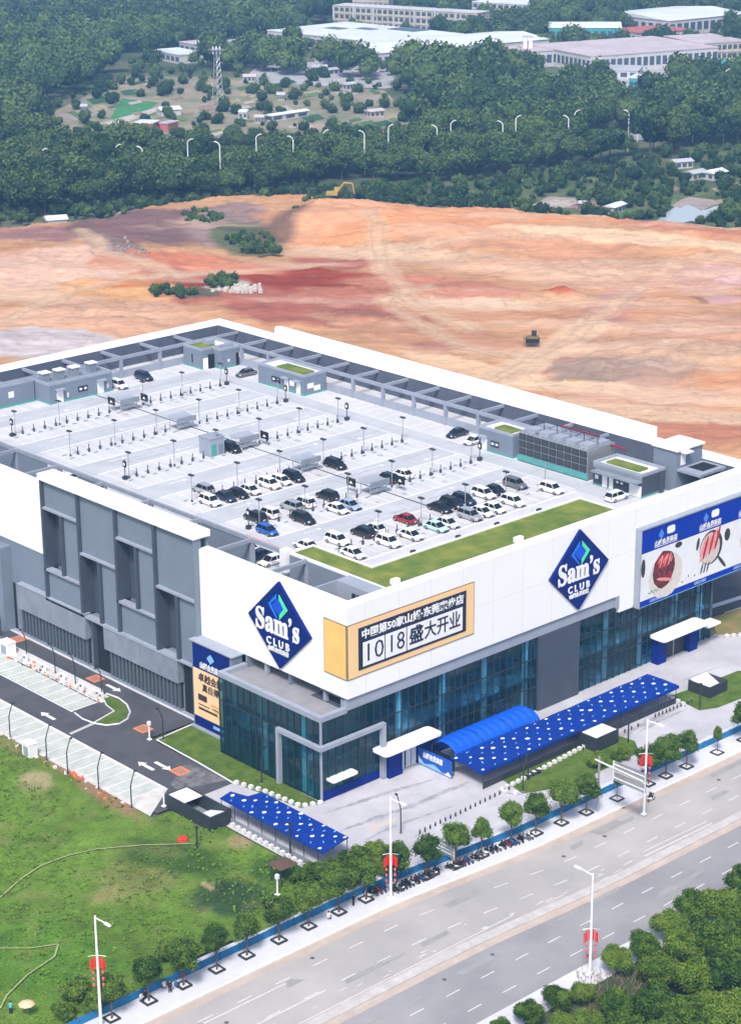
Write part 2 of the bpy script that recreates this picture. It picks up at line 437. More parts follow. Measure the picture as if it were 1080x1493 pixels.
# interior seen through the glass
P('interior_back_wall', mat('interior_wall', (0.05, 0.10, 0.135), 0.9, col2=(0.20, 0.27, 0.32), scale=0.5), 0.2, 8.0, 0, 83.0, 8.2, 12.4)
P('interior_floor', mat('interior_floor', (0.20, 0.28, 0.34), 0.5, var=0.5, scale=0.5), 0.2, .8, 5.6, 83.0, 8.0, 5.9)
P('interior_floor', MATS['interior_floor'], -4.6, .9, 0.0, 83.0, 8.0, 0.06)
P('interior_ceiling', GREYD, 0.2, .8, 12.3, 83.0, 8.0, 12.45)
colm = MB().box(-.35, -.3, 0, .35, .3, 12.2).mesh('interior_column', WHITEP)
for x in (11.5, 20.3, 29.2, 38.2, 57.0, 65.6, 74.3, 80.8):
    put('interior_column', colm, B, (x, 1.6, .08))
dl = MB().box(-.16, -.16, -.05, .16, .16, 0).mesh('ceiling_lamp', mat('lit_lamp', (0.9, 0.9, 0.9), 0.5, emit=((1, 1, 1), 12)))
for k in range(17):
    put('ceiling_lamp', dl, B, (9 + k * 4.35 + rnd.uniform(-1, 1), rnd.choice((2.8, 4.6)), 5.58 if rnd.random() < .6 else 12.28))
P('end_wall', GREYD, 82.4, .5, 0, 83.0, 8, 11.5)
for y in (20, 40, 60, 80, 100, 120): P('overhang_column', GREYC, 91.0, y, 0, 91.8, y + .8, 11.6)
# shelves of goods: coloured rows behind the glass
shm = [mat('shelf_goods_%s' % c, v, 0.8, var=0.4, scale=2) for c, v in (('blue', (0.02, 0.09, 0.35)), ('teal', (0.05, 0.16, 0.19)), ('pale', (0.30, 0.33, 0.36)))]
for k in range(26):
    x = 8 + k * 2.9
    if 39 < x < 50: continue
    hh = rnd.uniform(1.0, 2.6); zz = 5.9 if k % 3 else .1
    P('goods_shelf', shm[k % 3], x, 3.2 + rnd.random(), zz, x + rnd.uniform(1.2, 2.2), 5.4, zz + hh)

# ---- corner pavilion
PX = -5.0
PVR = 13.1
P('pavilion_parapet', GREYL, PX - .1, .05, 12.35, PX + .7, 22.9, PVR)
P('pavilion_parapet', GREYL, PX + .7, .05, 12.35, -.02, .85, PVR)
P('pavilion_parapet', GREYL, PX + .7, 22.1, 12.35, -.02, 22.9, PVR)
P('terrace_floor', mat('terrace_floor', (0.24, 0.245, 0.27), 0.85, var=0.1, scale=.4), PX + .7, .85, 12.2, 4.0, 22.1, 12.4)
P('terrace_back_wall', GREYW, 4.0, .85, 12.4, 4.3, 23.0, ZB)
P('terrace_side_wall', GREYW, -.02, 22.1, 12.4, 4.0, 22.5, ZB - .003)
P('terrace_wall', GREYW, 0.4, 12.9, 12.42, 4.0, 13.2, ZB - .01)
P('corner_column', GREYL, .25, .95, 12.4, 1.05, 1.75, ZB - .01)
P('terrace_door', WHITEP, 3.9, 10.4, 12.42, 3.998, 11.6, 14.2)
P('terrace_window', DARKIN, 3.9, 9.2, 12.9, 3.997, 10.1, 14.2)
for y in (5.0, 18.0): P('corner_column', GREYL, .35, y, 12.42, .95, y + .6, ZB - .01)
curtain(.35, 22.7, [0.1, 8.6, 12.3], GLASSD, 1.4, PX, face='L')
curtain(PX + .1, 6.6, [0.1, 8.6, 12.45], GLASSD, 1.4, .3)
P('corner_post', GREYL, PX - .08, .1, 0, PX + .22, .4, 12.33)
# portal frame
P('portal_frame', GREYL, PX - .7, -.6, 8.25, PX - .02, 9.2, 8.85)
P('portal_frame', GREYL, PX - .7, 8.6, 0, PX - .02, 9.2, 8.248)
P('portal_frame', GREYL, PX - .02, -.6, 8.25, 6.9, .12, 8.85)
P('portal_frame', GREYL, 6.2, -.6, 0, 6.9, .12, 8.248)
P('pavilion_beam', CHAR, PX - .02, .42, 8.4, 6.2, .7, 8.8)
# pavilion interior
inm = MATS['interior_wall']
P('interior_back_wall', inm, 1.5, .9, 0, 1.7, 22.5, 12.1)
P('interior_back_wall', inm, -4.6, 22.3, 0, 1.5, 22.5, 12.1)
P('interior_floor', MATS['interior_floor'], PX + .2, .5, 5.6, 1.5, 22.0, 5.85)
for k in range(6): put('ceiling_lamp', dl, B, (-2.8, 2 + 3.6 * k, 12.18 if k % 2 else 5.55))
for y in (4.6, 13.6, 20.5): put('interior_column', colm, B, (-4.1, y, .08))
# front entrances
def canopy(name, x0, x1, y0, y1, z, r=.7, t=.35):
    pts = []
    for cx, cy, a0 in ((x1 - r, y1 - r, 0), (x0 + r, y1 - r, 90), (x0 + r, y0 + r, 180), (x1 - r, y0 + r, 270)):
        for q in range(5):
            a = radians(a0 + q * 22.5); pts.append((cx + r * cos(a), cy + r * sin(a)))
    return MB().prism(pts, z, z + t).build(name, WHITE, B)
canopy('entrance_canopy', 4.7, 16.2, -2.9, .4, 4.75)
canopy('entrance_canopy', 66.3, 78.2, -3.0, .4, 4.75)
canopy('side_canopy', -4.0, .9, -1.3, .5, 3.1, .4, .25)
canopy('side_canopy', 73.8, 75.9, -5.0, -3.1, 3.6, .3, .25) if False else canopy('side_canopy', 78.6, 82.2, -2.2, .3, 3.6, .3, .25)
for (a, b, m_) in ((7.0, 9.6, DOORB), (13.6, 16.0, DOORB), (67.2, 69.3, DOORB), (75.2, 77.4, DOORB)):
    P('portal_pillar', m_, a, -1.1, 0.05, b, .35, 4.5)
P('portal_lintel', DOORB, 9.6, -1.0, 3.6, 13.6, .3, 4.5)
P('portal_lintel', DOORB, 69.3, -1.0, 3.8, 75.2, .3, 4.5)
for x in (10.0, 11.3, 12.4): P('entrance_door', mat('door_white', (0.6, 0.63, 0.68), .4), x, -.1, .1, x + .9, .05, 3.0)
P('entrance_door', CHAR, 69.6, -.1, .1, 75.0, .1, 3.7)
P('door_frame', STEEL, 72.1, -.2, .1, 72.3, -.1, 3.6)
for x in (17.2, 22.5): P('glass_band', DOORB, x, .38, 0.05, x + 4.2, .46, 1.5)
P('blue_strip', DOORB, PX + .3, .1, .1, 6.1, .2, 1.4)

# ------------------------------------------------------------------ rooftop: gallery frame, beams, houses
P('gallery_floor', mat('pit_floor', (0.16, 0.17, 0.21), .9, var=.15), 2.0, 2.0, ZD + .004, 8.9, 132.0, ZD + .03)
# inner wall faces of the parapet (dark render)
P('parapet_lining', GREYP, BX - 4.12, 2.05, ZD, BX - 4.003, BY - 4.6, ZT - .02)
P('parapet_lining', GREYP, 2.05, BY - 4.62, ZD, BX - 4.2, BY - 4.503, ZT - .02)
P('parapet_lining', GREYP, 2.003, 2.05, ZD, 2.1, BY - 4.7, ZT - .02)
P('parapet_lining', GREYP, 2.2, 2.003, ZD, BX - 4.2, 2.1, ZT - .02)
XR, YBk, XL = 82.6, 132.6, 9.1
P('gallery_beam', GREYB, XR, 24.0, ZT - .7, XR + .45, YBk + .45, ZT - .05)
P('gallery_beam', GREYB, 26.0, YBk, ZT - .7, XR, YBk + .45, ZT - .05)
P('gallery_beam', GREYB, XL - .25, 23.0, ZT - .7, XL + .2, YBk, ZT - .05)
P('gallery_wall', GREYL, XR + .1, 24.0, ZD, XR + .35, YBk, ZD + 1.5)
P('gallery_wall', GREYL, 56.0, YBk + .1, ZD, XR, YBk + .35, ZD + 1.5)
colR = MB().box(-.3, -.3, 0, .3, .3, ZT - .7 - ZD).mesh('gallery_column', GREYB)
xb = MB().box(XR + .45, -.22, ZT - .65, BX - 4.0, .22, ZT - .08).mesh('cross_beam', GREYB)
for k in range(15):
    y = 30.0 + 8.5 * k - (1 if k > 9 else 0) * 0
    if y > 131: break
    put('gallery_column', colR, B, (XR + .2, y, ZD)); put('cross_beam', xb, B, (0, y, 0))
yb_ = MB().box(-.22, YBk + .45, ZT - .65, .22, BY - 4.5, ZT - .08).mesh('cross_beam', GREYB)
for x in (31.0, 40.0, 49.5, 59.0, 68.8, 77.6):
    put('cross_beam', yb_, B, (x, 0, 0)); put('gallery_column', colR, B, (x, YBk + .2, ZD))
P('cross_beam', GREYB, 83.0, YBk, ZT - .6, BX - 4, YBk + .4, ZT - .1)
xl = MB().box(2.1, -.22, ZT - .65, XL - .25, .22, ZT - .08).mesh('cross_beam', GREYB)
for y in (18.7, 31.4, 44.1, 56.8, 69.4, 82.2, 95.0, 107.7, 120.4):
    put('cross_beam', xl, B, (0, y, 0)); put('gallery_column', colR, B, (XL, y, ZD))
for (a, b) in ((31.4, 44.1), (69.4, 77.0), (86, 106), (118, 128)):
    P('gallery_wall', GREYW, XL - .15, a, ZD, XL + .1, b, ZT - .7)
P('left_far_wall', GREYL, 9.3, YBk - .3, ZD, 30, YBk, ZT - .06)
# roof lawn corner block
P('ramp_block', GREYW, 9.0, 2.0, ZD, 13.8, 22.6, 27.9)
P('ramp_block', GREYW, 13.8, 2.0, ZD, 59.2, 9.7, 27.9)
rl = MB().prism([(9.35, 2.0), (58.9, 2.0), (58.9, 9.4), (13.5, 9.4), (13.5, 22.3), (9.35, 22.3)], 27.9, 28.12)
rl.build('roof_lawn', ROOFG, B)
P('lawn_kerb', WHITEP, 9.0, 9.7, 27.9, 9.35, 22.6, 28.34)
P('lawn_kerb', WHITEP, 9.0, 2.1, 27.9, 9.35, 9.7, 28.33)
P('lawn_kerb', WHITEP, 9.35, 22.3, 27.9, 13.8, 22.6, 28.34)
P('lawn_kerb', WHITEP, 13.5, 9.4, 27.9, 13.8, 22.3, 28.34)
P('lawn_kerb', WHITEP, 13.8, 9.4, 27.9, 59.2, 9.7, 28.34)
P('lawn_kerb', WHITEP, 58.9, 2.1, 27.9, 59.2, 9.4, 28.34)
P('walkway_edge', GREYL, 13.8, 9.7, 27.3, 59.6, 10.3, 27.6)
P('walkway_edge', WHITEP, 13.8, 10.3, 27.3, 60.0, 10.5, 28.0)
P('roof_vent_box', WHITEP, 11.0, 2.1, 28.1, 12.3, 2.9, 28.9)
P('roof_vent_box', WHITEP, 36.5, 2.1, 28.1, 38.0, 2.9, 28.9)
P('corner_round_column', WHITEP, 8.4, 22.8, 25.0, 9.8, 24.2, 28.5)
for x in (22, 31.5, 40, 49.5): P('kerb_lamp_box', CHAR, x, 9.75, 28.0, x + .8, 10.25, 28.5)
# corner light well
P('well_wall', GREYL, 6.3, 2.1, ZD, 6.6, 9.0, ZT - .06)
P('well_top', GREYL, 6.6, 2.1, ZT - .5, 9.0, 9.3, ZT - .03)
P('well_wall', GREYL, 2.1, 9.0, ZD, 6.6, 9.3, ZT - .05)
for k in range(3): P('well_window', DARKIN, 6.22, 3.0 + k * 1.0, 25.2, 6.298, 3.8 + k * 1.0, 27.2)

def house(x0, y0, x1, y1, z1, faces=(), lawn=None, wall=GREYW, name='stair_house', cap=True, par=.5):
    """rooftop house: walls, coping, lawn and its doors and windows are its pieces; faces = (side, along, z, w, h, kind)"""
    h = MB().box(x0, y0, ZD, x1, y1, z1 - par).build(name, wall, B)
    t = .35
    MB().box(x0 - .06, y0 - .06, z1 - par, x1 + .06, y0 + t, z1).box(x0 - .06, y0 + t, z1 - par, x0 + t, y1 + .06, z1).box(x1 - t, y0 + t, z1 - par, x1 + .06, y1 + .06, z1).box(x0 + t, y1 - t, z1 - par, x1 - t, y1 + .06, z1).build('roof_parapet', GREYL, h)
    MB().box(x0 + t, y0 + t, z1 - par, x1 - t, y1 - t, z1 - par + .05).build('flat_roof', WHITEP if lawn else GREYC, h)
    if lawn:
        a = lawn; MB().box(x0 + a[0], y0 + a[1], z1 - par + .05, x0 + a[2], y0 + a[3], z1 - .12).build('roof_lawn', ROOFG, h)
    MB().box(x0 - .03, y0 - .03, ZD, x1 + .03, y1 + .03, ZD + .35).build('skirting', TEALM, h)
    for (side, al, z, w_, hh, kind) in faces:
        mm = {'door': WHITEP, 'win': NAVY, 'box': WHITEP, 'hood': GREYL, 'dark': DARKIN}[kind]
        d = .08 if kind != 'hood' else 1.0
        nm = {'door': 'door', 'win': 'window', 'box': 'wall_box', 'hood': 'door_hood', 'dark': 'opening'}[kind]
        if side == 'L': MB().box(x0 - d, al - w_ / 2, ZD + z, x0 - .002, al + w_ / 2, ZD + z + hh).build(nm, mm, h)
        else: MB().box(al - w_ / 2, y0 - d, ZD + z, al + w_ / 2, y0 - .002, ZD + z + hh).build(nm, mm, h)
        if kind == 'win':
            for s in (-.25, .25):
                if side == 'L': MB().box(x0 - .13, al + s * w_ - .28, ZD + z + hh * .3, x0 - .085, al + s * w_ + .28, ZD + z + hh * .7).build('window_notice', WHITEP, h)
                else: MB().box(al + s * w_ - .28, y0 - .13, ZD + z + hh * .3, al + s * w_ + .28, y0 - .085, ZD + z + hh * .7).build('window_notice', WHITEP, h)
    return h
# back left plant house with the vents on its roof
h = house(37.3, 126.3, 52.0, 132.5, 28.0, [('F', 39.6, .1, 1.5, 2.4, 'door'), ('F', 39.4, 2.7, 2.0, .2, 'hood'), ('F', 45.0, 1.3, 2.2, 1.1, 'win'), ('F', 49.2, .1, 1.5, 2.4, 'door'), ('F', 49.2, 2.7, 2.0, .2, 'hood'), ('F', 41.4, .8, .4, .9, 'box'), ('F', 50.9, .8, .4, .9, 'box')])
for x, y in ((38.6, 129.8), (41.9, 129.6), (45.2, 129.4), (49.5, 129.6)):
    MB().box(x - .8, y - .7, 27.5, x + .8, y + .7, 29.3).build('roof_vent', GREYC, h)
    MB().box(x - 1, y - .9, 29.3, x + 1, y + .9, 29.55).build('vent_cap', WHITEP, h)
h = house(26, 131.2, 37.0, 132.4, 28.2, [('F', 31.7, 1.6, 1.2, 1.2, 'box')])
# far corner house
h = house(74.6, 126.4, 82.4, 132.4, 28.2, [('L', 129.5, 1.0, .3, 1.8, 'dark')], lawn=(.8, 1.0, 4.4, 5.0))
h = house(77.6, 123.9, 82.4, 126.3, 28.1, [('F', 79.6, 1.3, .5, .5, 'box'), ('F', 81.9, .2, .7, 2.6, 'dark')])
P('door_recess', DARKIN, 76.2, 125.9, ZD, 77.5, 126.33, ZD + 2.9)
P('white_door', WHITEP, 74.9, 126.1, ZD + .05, 76.0, 126.37, ZD + 2.3)
P('roof_hatch', GREYL, 78.0, 128.5, 28.0, 79.8, 130.2, 28.9)
# long house with green roof on the right side
h = house(76.6, 97.0, 82.4, 110.8, 28.0, [('L', 105.3, 1.2, 2.6, 1.1, 'win'), ('L', 102.2, .1, 1.2, 2.4, 'door'), ('L', 100.4, 1.4, 1.4, 1.0, 'box'), ('L', 98.6, .1, 1.2, 2.4, 'door'), ('L', 98.6, 2.7, 1.8, .2, 'hood'), ('L', 102.2, 2.7, 1.8, .2, 'hood'), ('F', 78.3, 1.3, 1.6, 1.0, 'box'), ('F', 80.0, .6, 1.6, 1.0, 'box')], lawn=(1.2, 1.6, 4.2, 9.6))
# house beside the cooling towers
h = house(76.6, 41.0, 82.4, 49.3, 28.2, [('L', 48.0, .1, 1.4, 2.4, 'door'), ('L', 45.3, 1.2, 2.0, 1.0, 'win'), ('L', 48.0, 2.6, 1.8, .2, 'hood')], lawn=(1.4, 1.6, 3.9, 5.8))
# cooling tower bank
ct = MB().box(76.5, 23.4, ZD + .2, 83.5, 39.4, 29.2).build('cooling_tower_bank', STEEL, B)
ckm = MB().box(-.05, .08, .06, 0, 1.70, 1.22).mesh('fan_cell', CHAR)
fan = MB()
for q in range(5):
    a = q * 2 * pi / 5
    fan.poly([(-.11, .91 + .10 * cos(a + 1.2), .64 + .10 * sin(a + 1.2)), (-.08, .91 + .6 * cos(a), .64 + .52 * sin(a)), (-.08, .91 + .6 * cos(a + .55), .64 + .52 * sin(a + .55))])
fan.tube([(-.07, .91, .64), (-.12, .91, .64)], .14)
fanm = fan.mesh('fan_rotor', mat('fan_grey', (0.075, 0.085, 0.10), .5))
for r in range(3):
    for c in range(9):
        o = put('fan_cell', ckm, ct, (76.49, 23.5 + c * 1.765, 25.15 + r * 1.30))
        put('fan_rotor', fanm, ct, (76.49, 23.5 + c * 1.765, 25.15 + r * 1.30))
for k in range(5):
    y = 24.9 + k * 3.1
    MB().box(77.2, y - 1.1, 29.2, 79.4, y + 1.1, 29.9).box(80.2, y - 1.1, 29.2, 82.6, y + 1.1, 29.8).build('fan_housing', GREYL, ct)
MB().box(76.36, 23.2, 24.0, 76.47, 39.6, 25.1).build('base_screen', TEALM, ct)
for k in range(16):
    y = 23.6 + k * 1.05; MB().box(76.5, y, 29.201, 83.4, y + .12, 29.32).build('roof_rail', GREYC, ct)
for y in (24.3, 27.4, 30.5, 33.6, 36.7, 39.0): MB().tube([(80, y, 29.2), (80, y, 30.9)], .06).build('pipe_post', CHAR, ct)
MB().tube([(80, 24.3, 30.8), (80, 39.0, 30.8)], .08).build('pipe', CHAR, ct)
MB().tube([(81.2, 25, 30.4), (81.2, 34, 30.4)], .22).build('pipe', mat('dark_red_pipe', (0.22, 0.02, 0.04), .6), ct)
MB().tube([(82.4, 20, 29.0), (82.4, 28, 29.0)], .2).build('pipe', MATS['dark_red_pipe'], ct)
# machine room with green roof, dark canopy
h = house(76.0, 11.0, 82.0, 21.6, 28.0, [('L', 19.0, .1, 1.1, 2.4, 'door'), ('L', 17.6, .1, .9, 2.4, 'door'), ('L', 15.7, 1.2, 1.9, 1.0, 'win'), ('L', 12.3, .1, 2.6, 2.0, 'door'), ('L', 20.8, 1.2, .7, .7, 'box')], lawn=(1.6, 2.0, 4.0, 9.2), wall=GREYD)
MB().box(74.4, 10.8, 26.55, 75.998, 20.8, 26.85).build('awning', GREYC, h)
MB().box(75.95, 10.95, 26.9, 76.04, 21.65, 27.9).build('upper_wall', GREYC, h)
# lift tower
tw = MB().box(82.5, 9.0, ZD, 89.2, 14.0, 31.0).build('lift_tower', GREYW, B)
MB().box(82.2, 8.7, 31.0, 89.5, 14.3, 31.35).build('tower_roof', WHITEP, tw)
MB().box(83.5, 8.9, 28.4, 84.7, 8.995, 30.6).build('door', WHITEP, tw)
MB().box(83.2, 7.6, 30.7, 85.2, 8.99, 30.9).build('door_hood', WHITEP, tw)
P('tower_landing', GREYB, 82.5, 4.0, 27.6, 89.4, 8.9, 28.05)
P('landing_pit', DARKIN, 84.5, 5.0, 28.052, 88.6, 8.2, 28.08)
for x in (83.0, 88.6): P('landing_column', GREYB, x, 4.1, ZD, x + .5, 4.6, 27.6)
P('dark_bay_wall', GREYD, 80.4, 10.0, ZD, 80.6, 10.9, 27.6)
P('back_room', DARKIN, 82.6, 14.05, ZD, 89.0, 14.3, 27.6)

# ------------------------------------------------------------------ rooftop parking surface (all painted on real deck)
def sheet(name, m, parent, x0, y0, x1, y1, z):
    return MB().poly([(x0, y0, z), (x1, y0, z), (x1, y1, z), (x0, y1, z)]).build(name, m, parent)
ROWS = [26.6 + 17.45 * k for k in range(6)]
for k in range(6):
    y = ROWS[k] + 5.5
    sheet('drive_aisle', AISLE, B, 16.5, y, 74.5, y + 6.45, ZD + .004)
sheet('drive_aisle', AISLE, B, 10.0, 24, 16.5, 130, ZD + .0045)
sheet('drive_aisle', AISLE, B, 71.5, 12, 76.0, 122, ZD + .0085)
mk = MB()
def ln(b, x0, y0, x1, y1, z, w_=.12):
    dx, dy = x1 - x0, y1 - y0; L = sqrt(dx * dx + dy * dy); nx, ny = -dy / L * w_ / 2, dx / L * w_ / 2
    b.poly([(x0 + nx, y0 + ny, z), (x0 - nx, y0 - ny, z), (x1 - nx, y1 - ny, z), (x1 + nx, y1 + ny, z)])
for k in range(6):
    y = ROWS[k]
    for s in (-1, 1):
        ln(mk, 18.5, y + s * 5.5, 71.3, y + s * 5.5, ZD + .02, .30)
    for q in range(21):
        x = 19.4 + 2.55 * q
        ln(mk, x, y - 5.4, x, y + 5.4, ZD + .012, .12)
for q in range(16):
    ln(mk, 77.2, 52 + 2.6 * q, 82.4, 52 + 2.6 * q, ZD + .012, .12)
for q in range(8): ln(mk, 54 + 2.6 * q, 127.2, 54 + 2.6 * q, 132.5, ZD + .012, .12)
for q in range(4): ln(mk, 27 + 2.6 * q, 126, 27 + 2.6 * q, 131, ZD + .012, .12)
ln(mk, 76.6, 50, 76.6, 96, ZD + .012, .15); ln(mk, 54, 127, 74, 127, ZD + .012, .15)
ln(mk, 16.9, 24, 16.9, 122, ZD + .012, .25); ln(mk, 71.7, 22, 71.7, 118, ZD + .016, .2)
stuff(mk.build('parking_line', WHITEP, B))
tm = MB()
for k in range(60):
    x, yy = rnd.uniform(18, 70), rnd.choice(ROWS) + 8.7 + rnd.uniform(-2, 2); L = rnd.uniform(3, 12)
    ln(tm, x, yy, x + L, yy + rnd.uniform(-.4, .4), ZD + .006 + .00005 * k, .22)
for k in range(40):
    x, yy = 19.4 + 2.55 * rnd.randrange(20) + rnd.uniform(.5, 2), rnd.choice(ROWS) + rnd.uniform(-4, 4); r_ = rnd.uniform(.2, .6)
    tm.poly([(x + r_ * cos(a), yy + r_ * 1.4 * sin(a), ZD + .006 + .00005 * k) for a in [q * pi / 4 for q in range(8)]])
stuff(tm.build('tyre_mark', mat('tyre_stained_deck', (0.34, 0.35, 0.385), .8, var=.08), B))
jt = MB()
for q in range(10): ln(jt, 17, 22 + q * 11.3, 76, 22 + q * 11.3, ZD + .0095, .06)
for q in range(7): ln(jt, 18 + q * 9.2, 22, 18 + q * 9.2, 125, ZD + .0098, .06)
stuff(jt.build('deck_joint', GREYC, B))
ar = MB()
for k in range(6):
    yc = ROWS[k] + 8.7
    for x, s in ((24, 1), (38, -1), (54, 1), (66, -1)):
        ln(ar, x, yc + s * 1.5, x + 2.6, yc + s * 1.5, ZD + .014, .18)
        ar.poly([(x + s * 1.6 + 1.3, yc + s * 1.5 - .45, ZD + .016), (x + s * 2.7 + 1.3, yc + s * 1.5, ZD + .016), (x + s * 1.6 + 1.3, yc + s * 1.5 + .45, ZD + .016)])
stuff(ar.build('deck_arrow', LINE, B))
dash = MB()
for k in range(6):
    for q in range(20):
        x = 20.2 + 2.55 * q
        for s in (-1.15, 1.15): dash.box(x, ROWS[k] + s - .09, ZD, x + .75, ROWS[k] + s + .09, ZD + .12)
stuff(dash.build('wheel_stop', GREYC, B))
sheet('drain_channel', DRAIN, B, 47.6, 30, 47.95, 130, ZD + .022)
sheet('red_edge_strip', mat('faded_red', (0.55, 0.33, 0.33), .8), B, 16.7, 30.5, 17.5, 43, ZD + .019)
sheet('teal_edge_strip', TEALM, B, 26.2, 130.6, 37.1, 131.1, ZD + .018)

# ------------------------------------------------------------------ signs on the store
def logo(name, face, label, ctr, hw, hh):
    """diamond sign: panel, emblem pieces, lettering"""
    t = thing(name, (0, 0, 0), label, 'sign', 'diamond logo signs on the white band')
    def W(u, v, d):     # u right, v up in metres, d out of the wall
        return (ctr[0] + u, ctr[1] - d, ctr[2] + v) if face == 'F' else (ctr[0] - d, ctr[1] - u, ctr[2] + v)
    def flat(nm, pts, d0, d1, m_):
        b = MB(); b.loft([[W(u, v, d0) for u, v in pts], [W(u, v, d1) for u, v in pts]]); return b.build(nm, m_, t)
    flat('panel', [(0, hh), (-hw, 0), (0, -hh), (hw, 0)], 0.02, .45, BLUE)
    a, b_, cy = .31 * hw, .29 * hh, .43 * hh
    flat('emblem_core', [(0, cy + b_ * .66), (-a * .66, cy), (0, cy - b_ * .66), (a * .66, cy)], .452, .50, mat('emblem_mid', (0.005, 0.07, 0.60), .4, var=.02))
    w1 = .30
    flat('emblem_left', [(-.04 * hw, cy + b_), (-a, cy), (-.04 * hw, cy - b_), (-.04 * hw, cy - b_ * .82), (-a * .78, cy + b_ * .04), (-.04 * hw, cy + b_ * .62)], .453, .56, EMB)
    flat('emblem_right', [(.04 * hw, cy + b_), (a, cy), (.04 * hw, cy - b_), (.04 * hw, cy - b_ * .60), (a * .60, cy), (.04 * hw, cy + b_ * .60)], .453, .56, EMG)
    text('name_lettering', "\U0001D412\U0001D41A\U0001D426\u2019\U0001D42C", .70 * hh, WHITEP, t, W(-.04 * hw, -.01 * hh, .50), face, bold=.09, ext=.05, width=1.40 * hw)
    text('club_lettering', 'C L U B', .24 * hh, WHITEP, t, W(-.03 * hw, -.43 * hh, .50), face, bold=.035, ext=.05, width=.74 * hw)
    text('chinese_lettering', '山姆会员商店', .125 * hh, WHITEP, t, W(-.02 * hw, -.60 * hh, .50), face, bold=.02, ext=.05, width=.66 * hw)
    return t
logo('diamond_logo_sign', 'L', 'blue diamond logo sign on the white band left of the gold opening banner', (0, 14.2, 21.6), 6.9, 6.75)
logo('diamond_logo_sign', 'F', 'blue diamond logo sign on the front white band between gold banner and food billboard', (48.1, 0, 21.5), 6.75, 6.6)
# gold opening banner wrapped round the corner
t = thing('opening_banner', (0, 0, 0), 'gold opening banner wrapped round the store corner with navy panel and Chinese lettering', 'banner')
FRM = mat('banner_frame', (0.22, 0.15, 0.10), .6)
def pf(nm, m_, x0, z0, x1, z1, d0, d1): return MB().box(x0, -d1, z0, x1, -d0, z1).build(nm, m_, t)
pf('banner_border', FRM, 0.0, 17.3, 25.2, 25.6, .02, .10)
MB().box(-.18, .12, 17.45, -.12, 4.6, 25.45).build('gold_side', GOLD, t)
MB().box(-.12, -.0, 17.3, -.003, 4.75, 25.6).build('banner_border', FRM, t)
pf('gold_front', mat('poster_gold_pale', (0.82, 0.58, 0.26), .6, col2=(0.84, 0.52, 0.32), scale=.08), .12, 17.45, 25.05, 25.45, .101, .15)
pf('navy_panel', NAVY, 2.0, 18.3, 23.4, 24.7, .151, .22)
for a, b_ in ((2.8, 6.95), (7.15, 11.2), (11.4, 22.6)): pf('white_panel', WHITEP, a, 18.7, b_, 22.35, .221, .26)
text('date_lettering', '10', 3.9, NAVY, t, (4.85, -.28, 20.5), 'F', bold=-.03, width=3.1)
text('date_lettering', '18', 3.9, NAVY, t, (9.2, -.28, 20.5), 'F', bold=-.03, width=2.7)
text('headline_lettering', '盛', 2.9, NAVY, t, (13.2, -.28, 20.5), 'F', bold=.06)
text('headline_lettering', '大开业', 2.8, NAVY, t, (18.5, -.28, 20.5), 'F', bold=.03, width=7.3)
text('top_lettering', '中国第50家山姆·东莞寮步店', 1.5, WHITEP, t, (12.7, -.24, 23.5), 'F', bold=.045, width=20.2)
# food billboard
t = thing('food_billboard', (0, 0, 0), 'long blue and white billboard showing meat dishes on the right of the store front', 'billboard')
Z0, Z1 = 11.4, 24.6
XA, XZ = 61.7, 92.4
def pf(nm, m_, x0, z0, x1, z1, d0, d1): return MB().box(x0, -d1, z0, x1, -d0, z1).build(nm, m_, t)
pf('frame', GREYL, XA, Z0, XA + .25, Z1, .02, 1.15)
pf('frame', GREYL, XA, Z1, XZ + .1, Z1 + .25, .02, 1.2)
pf('backing', GREYC, XA + .25, Z0 + .05, XZ, Z1, .02, 1.0)
pf('blue_strip', BLUEB, XA + .26, 20.6, XZ, Z1 - .01, 1.0, 1.04)
pf('white_print', mat('print_white', (0.68, 0.70, 0.73), .6, var=.04, scale=.5), XA + .26, 12.5, XZ, 20.6, 1.0, 1.03)
pf('blue_strip', BLUEB, XA + .26, 11.5, XZ, 12.5, 1.0, 1.04)
pf('light_edge', mat('edge_light_blue', (0.16, 0.38, 0.62), .5), XA + .1, 11.38, XZ, 11.5, 1.0, 1.06)
def blob(nm, cx, cz, rx, rz, m_, d, rot=0, n=14, jag=.0, seed=0, sq=1.0):
    rr = random.Random(seed); pts = []
    for q in range(n):
        a = 2 * pi * q / n; k = 1 + rr.uniform(-jag, jag)
        ca, sa = cos(a), sin(a)
        ca = math.copysign(abs(ca) ** sq, ca); sa = math.copysign(abs(sa) ** sq, sa)
        u, v = rx * ca * k, rz * sa * k
        pts.append((cx + u * cos(rot) - v * sin(rot), -d, cz + u * sin(rot) + v * cos(rot)))
    return MB().loft([[(p[0], -1.03, p[2]) for p in pts], pts]).build(nm, m_, t)
MEATD = mat('print_meat_dark', (0.16, 0.03, 0.025), .7, col2=(0.07, 0.015, 0.012), scale=1.5)
MEATR = mat('print_meat_red', (0.42, 0.03, 0.035), .7, col2=(0.24, 0.015, 0.02), scale=2)
MEATP = mat('print_meat_pink', (0.72, 0.25, 0.24), .7, var=.15, scale=2)
PANB = mat('print_pan_black', (0.03, 0.035, 0.04), .7)
CRM = mat('print_cream', (0.72, 0.52, 0.26), .7, col2=(0.78, 0.66, 0.45), scale=1.2)
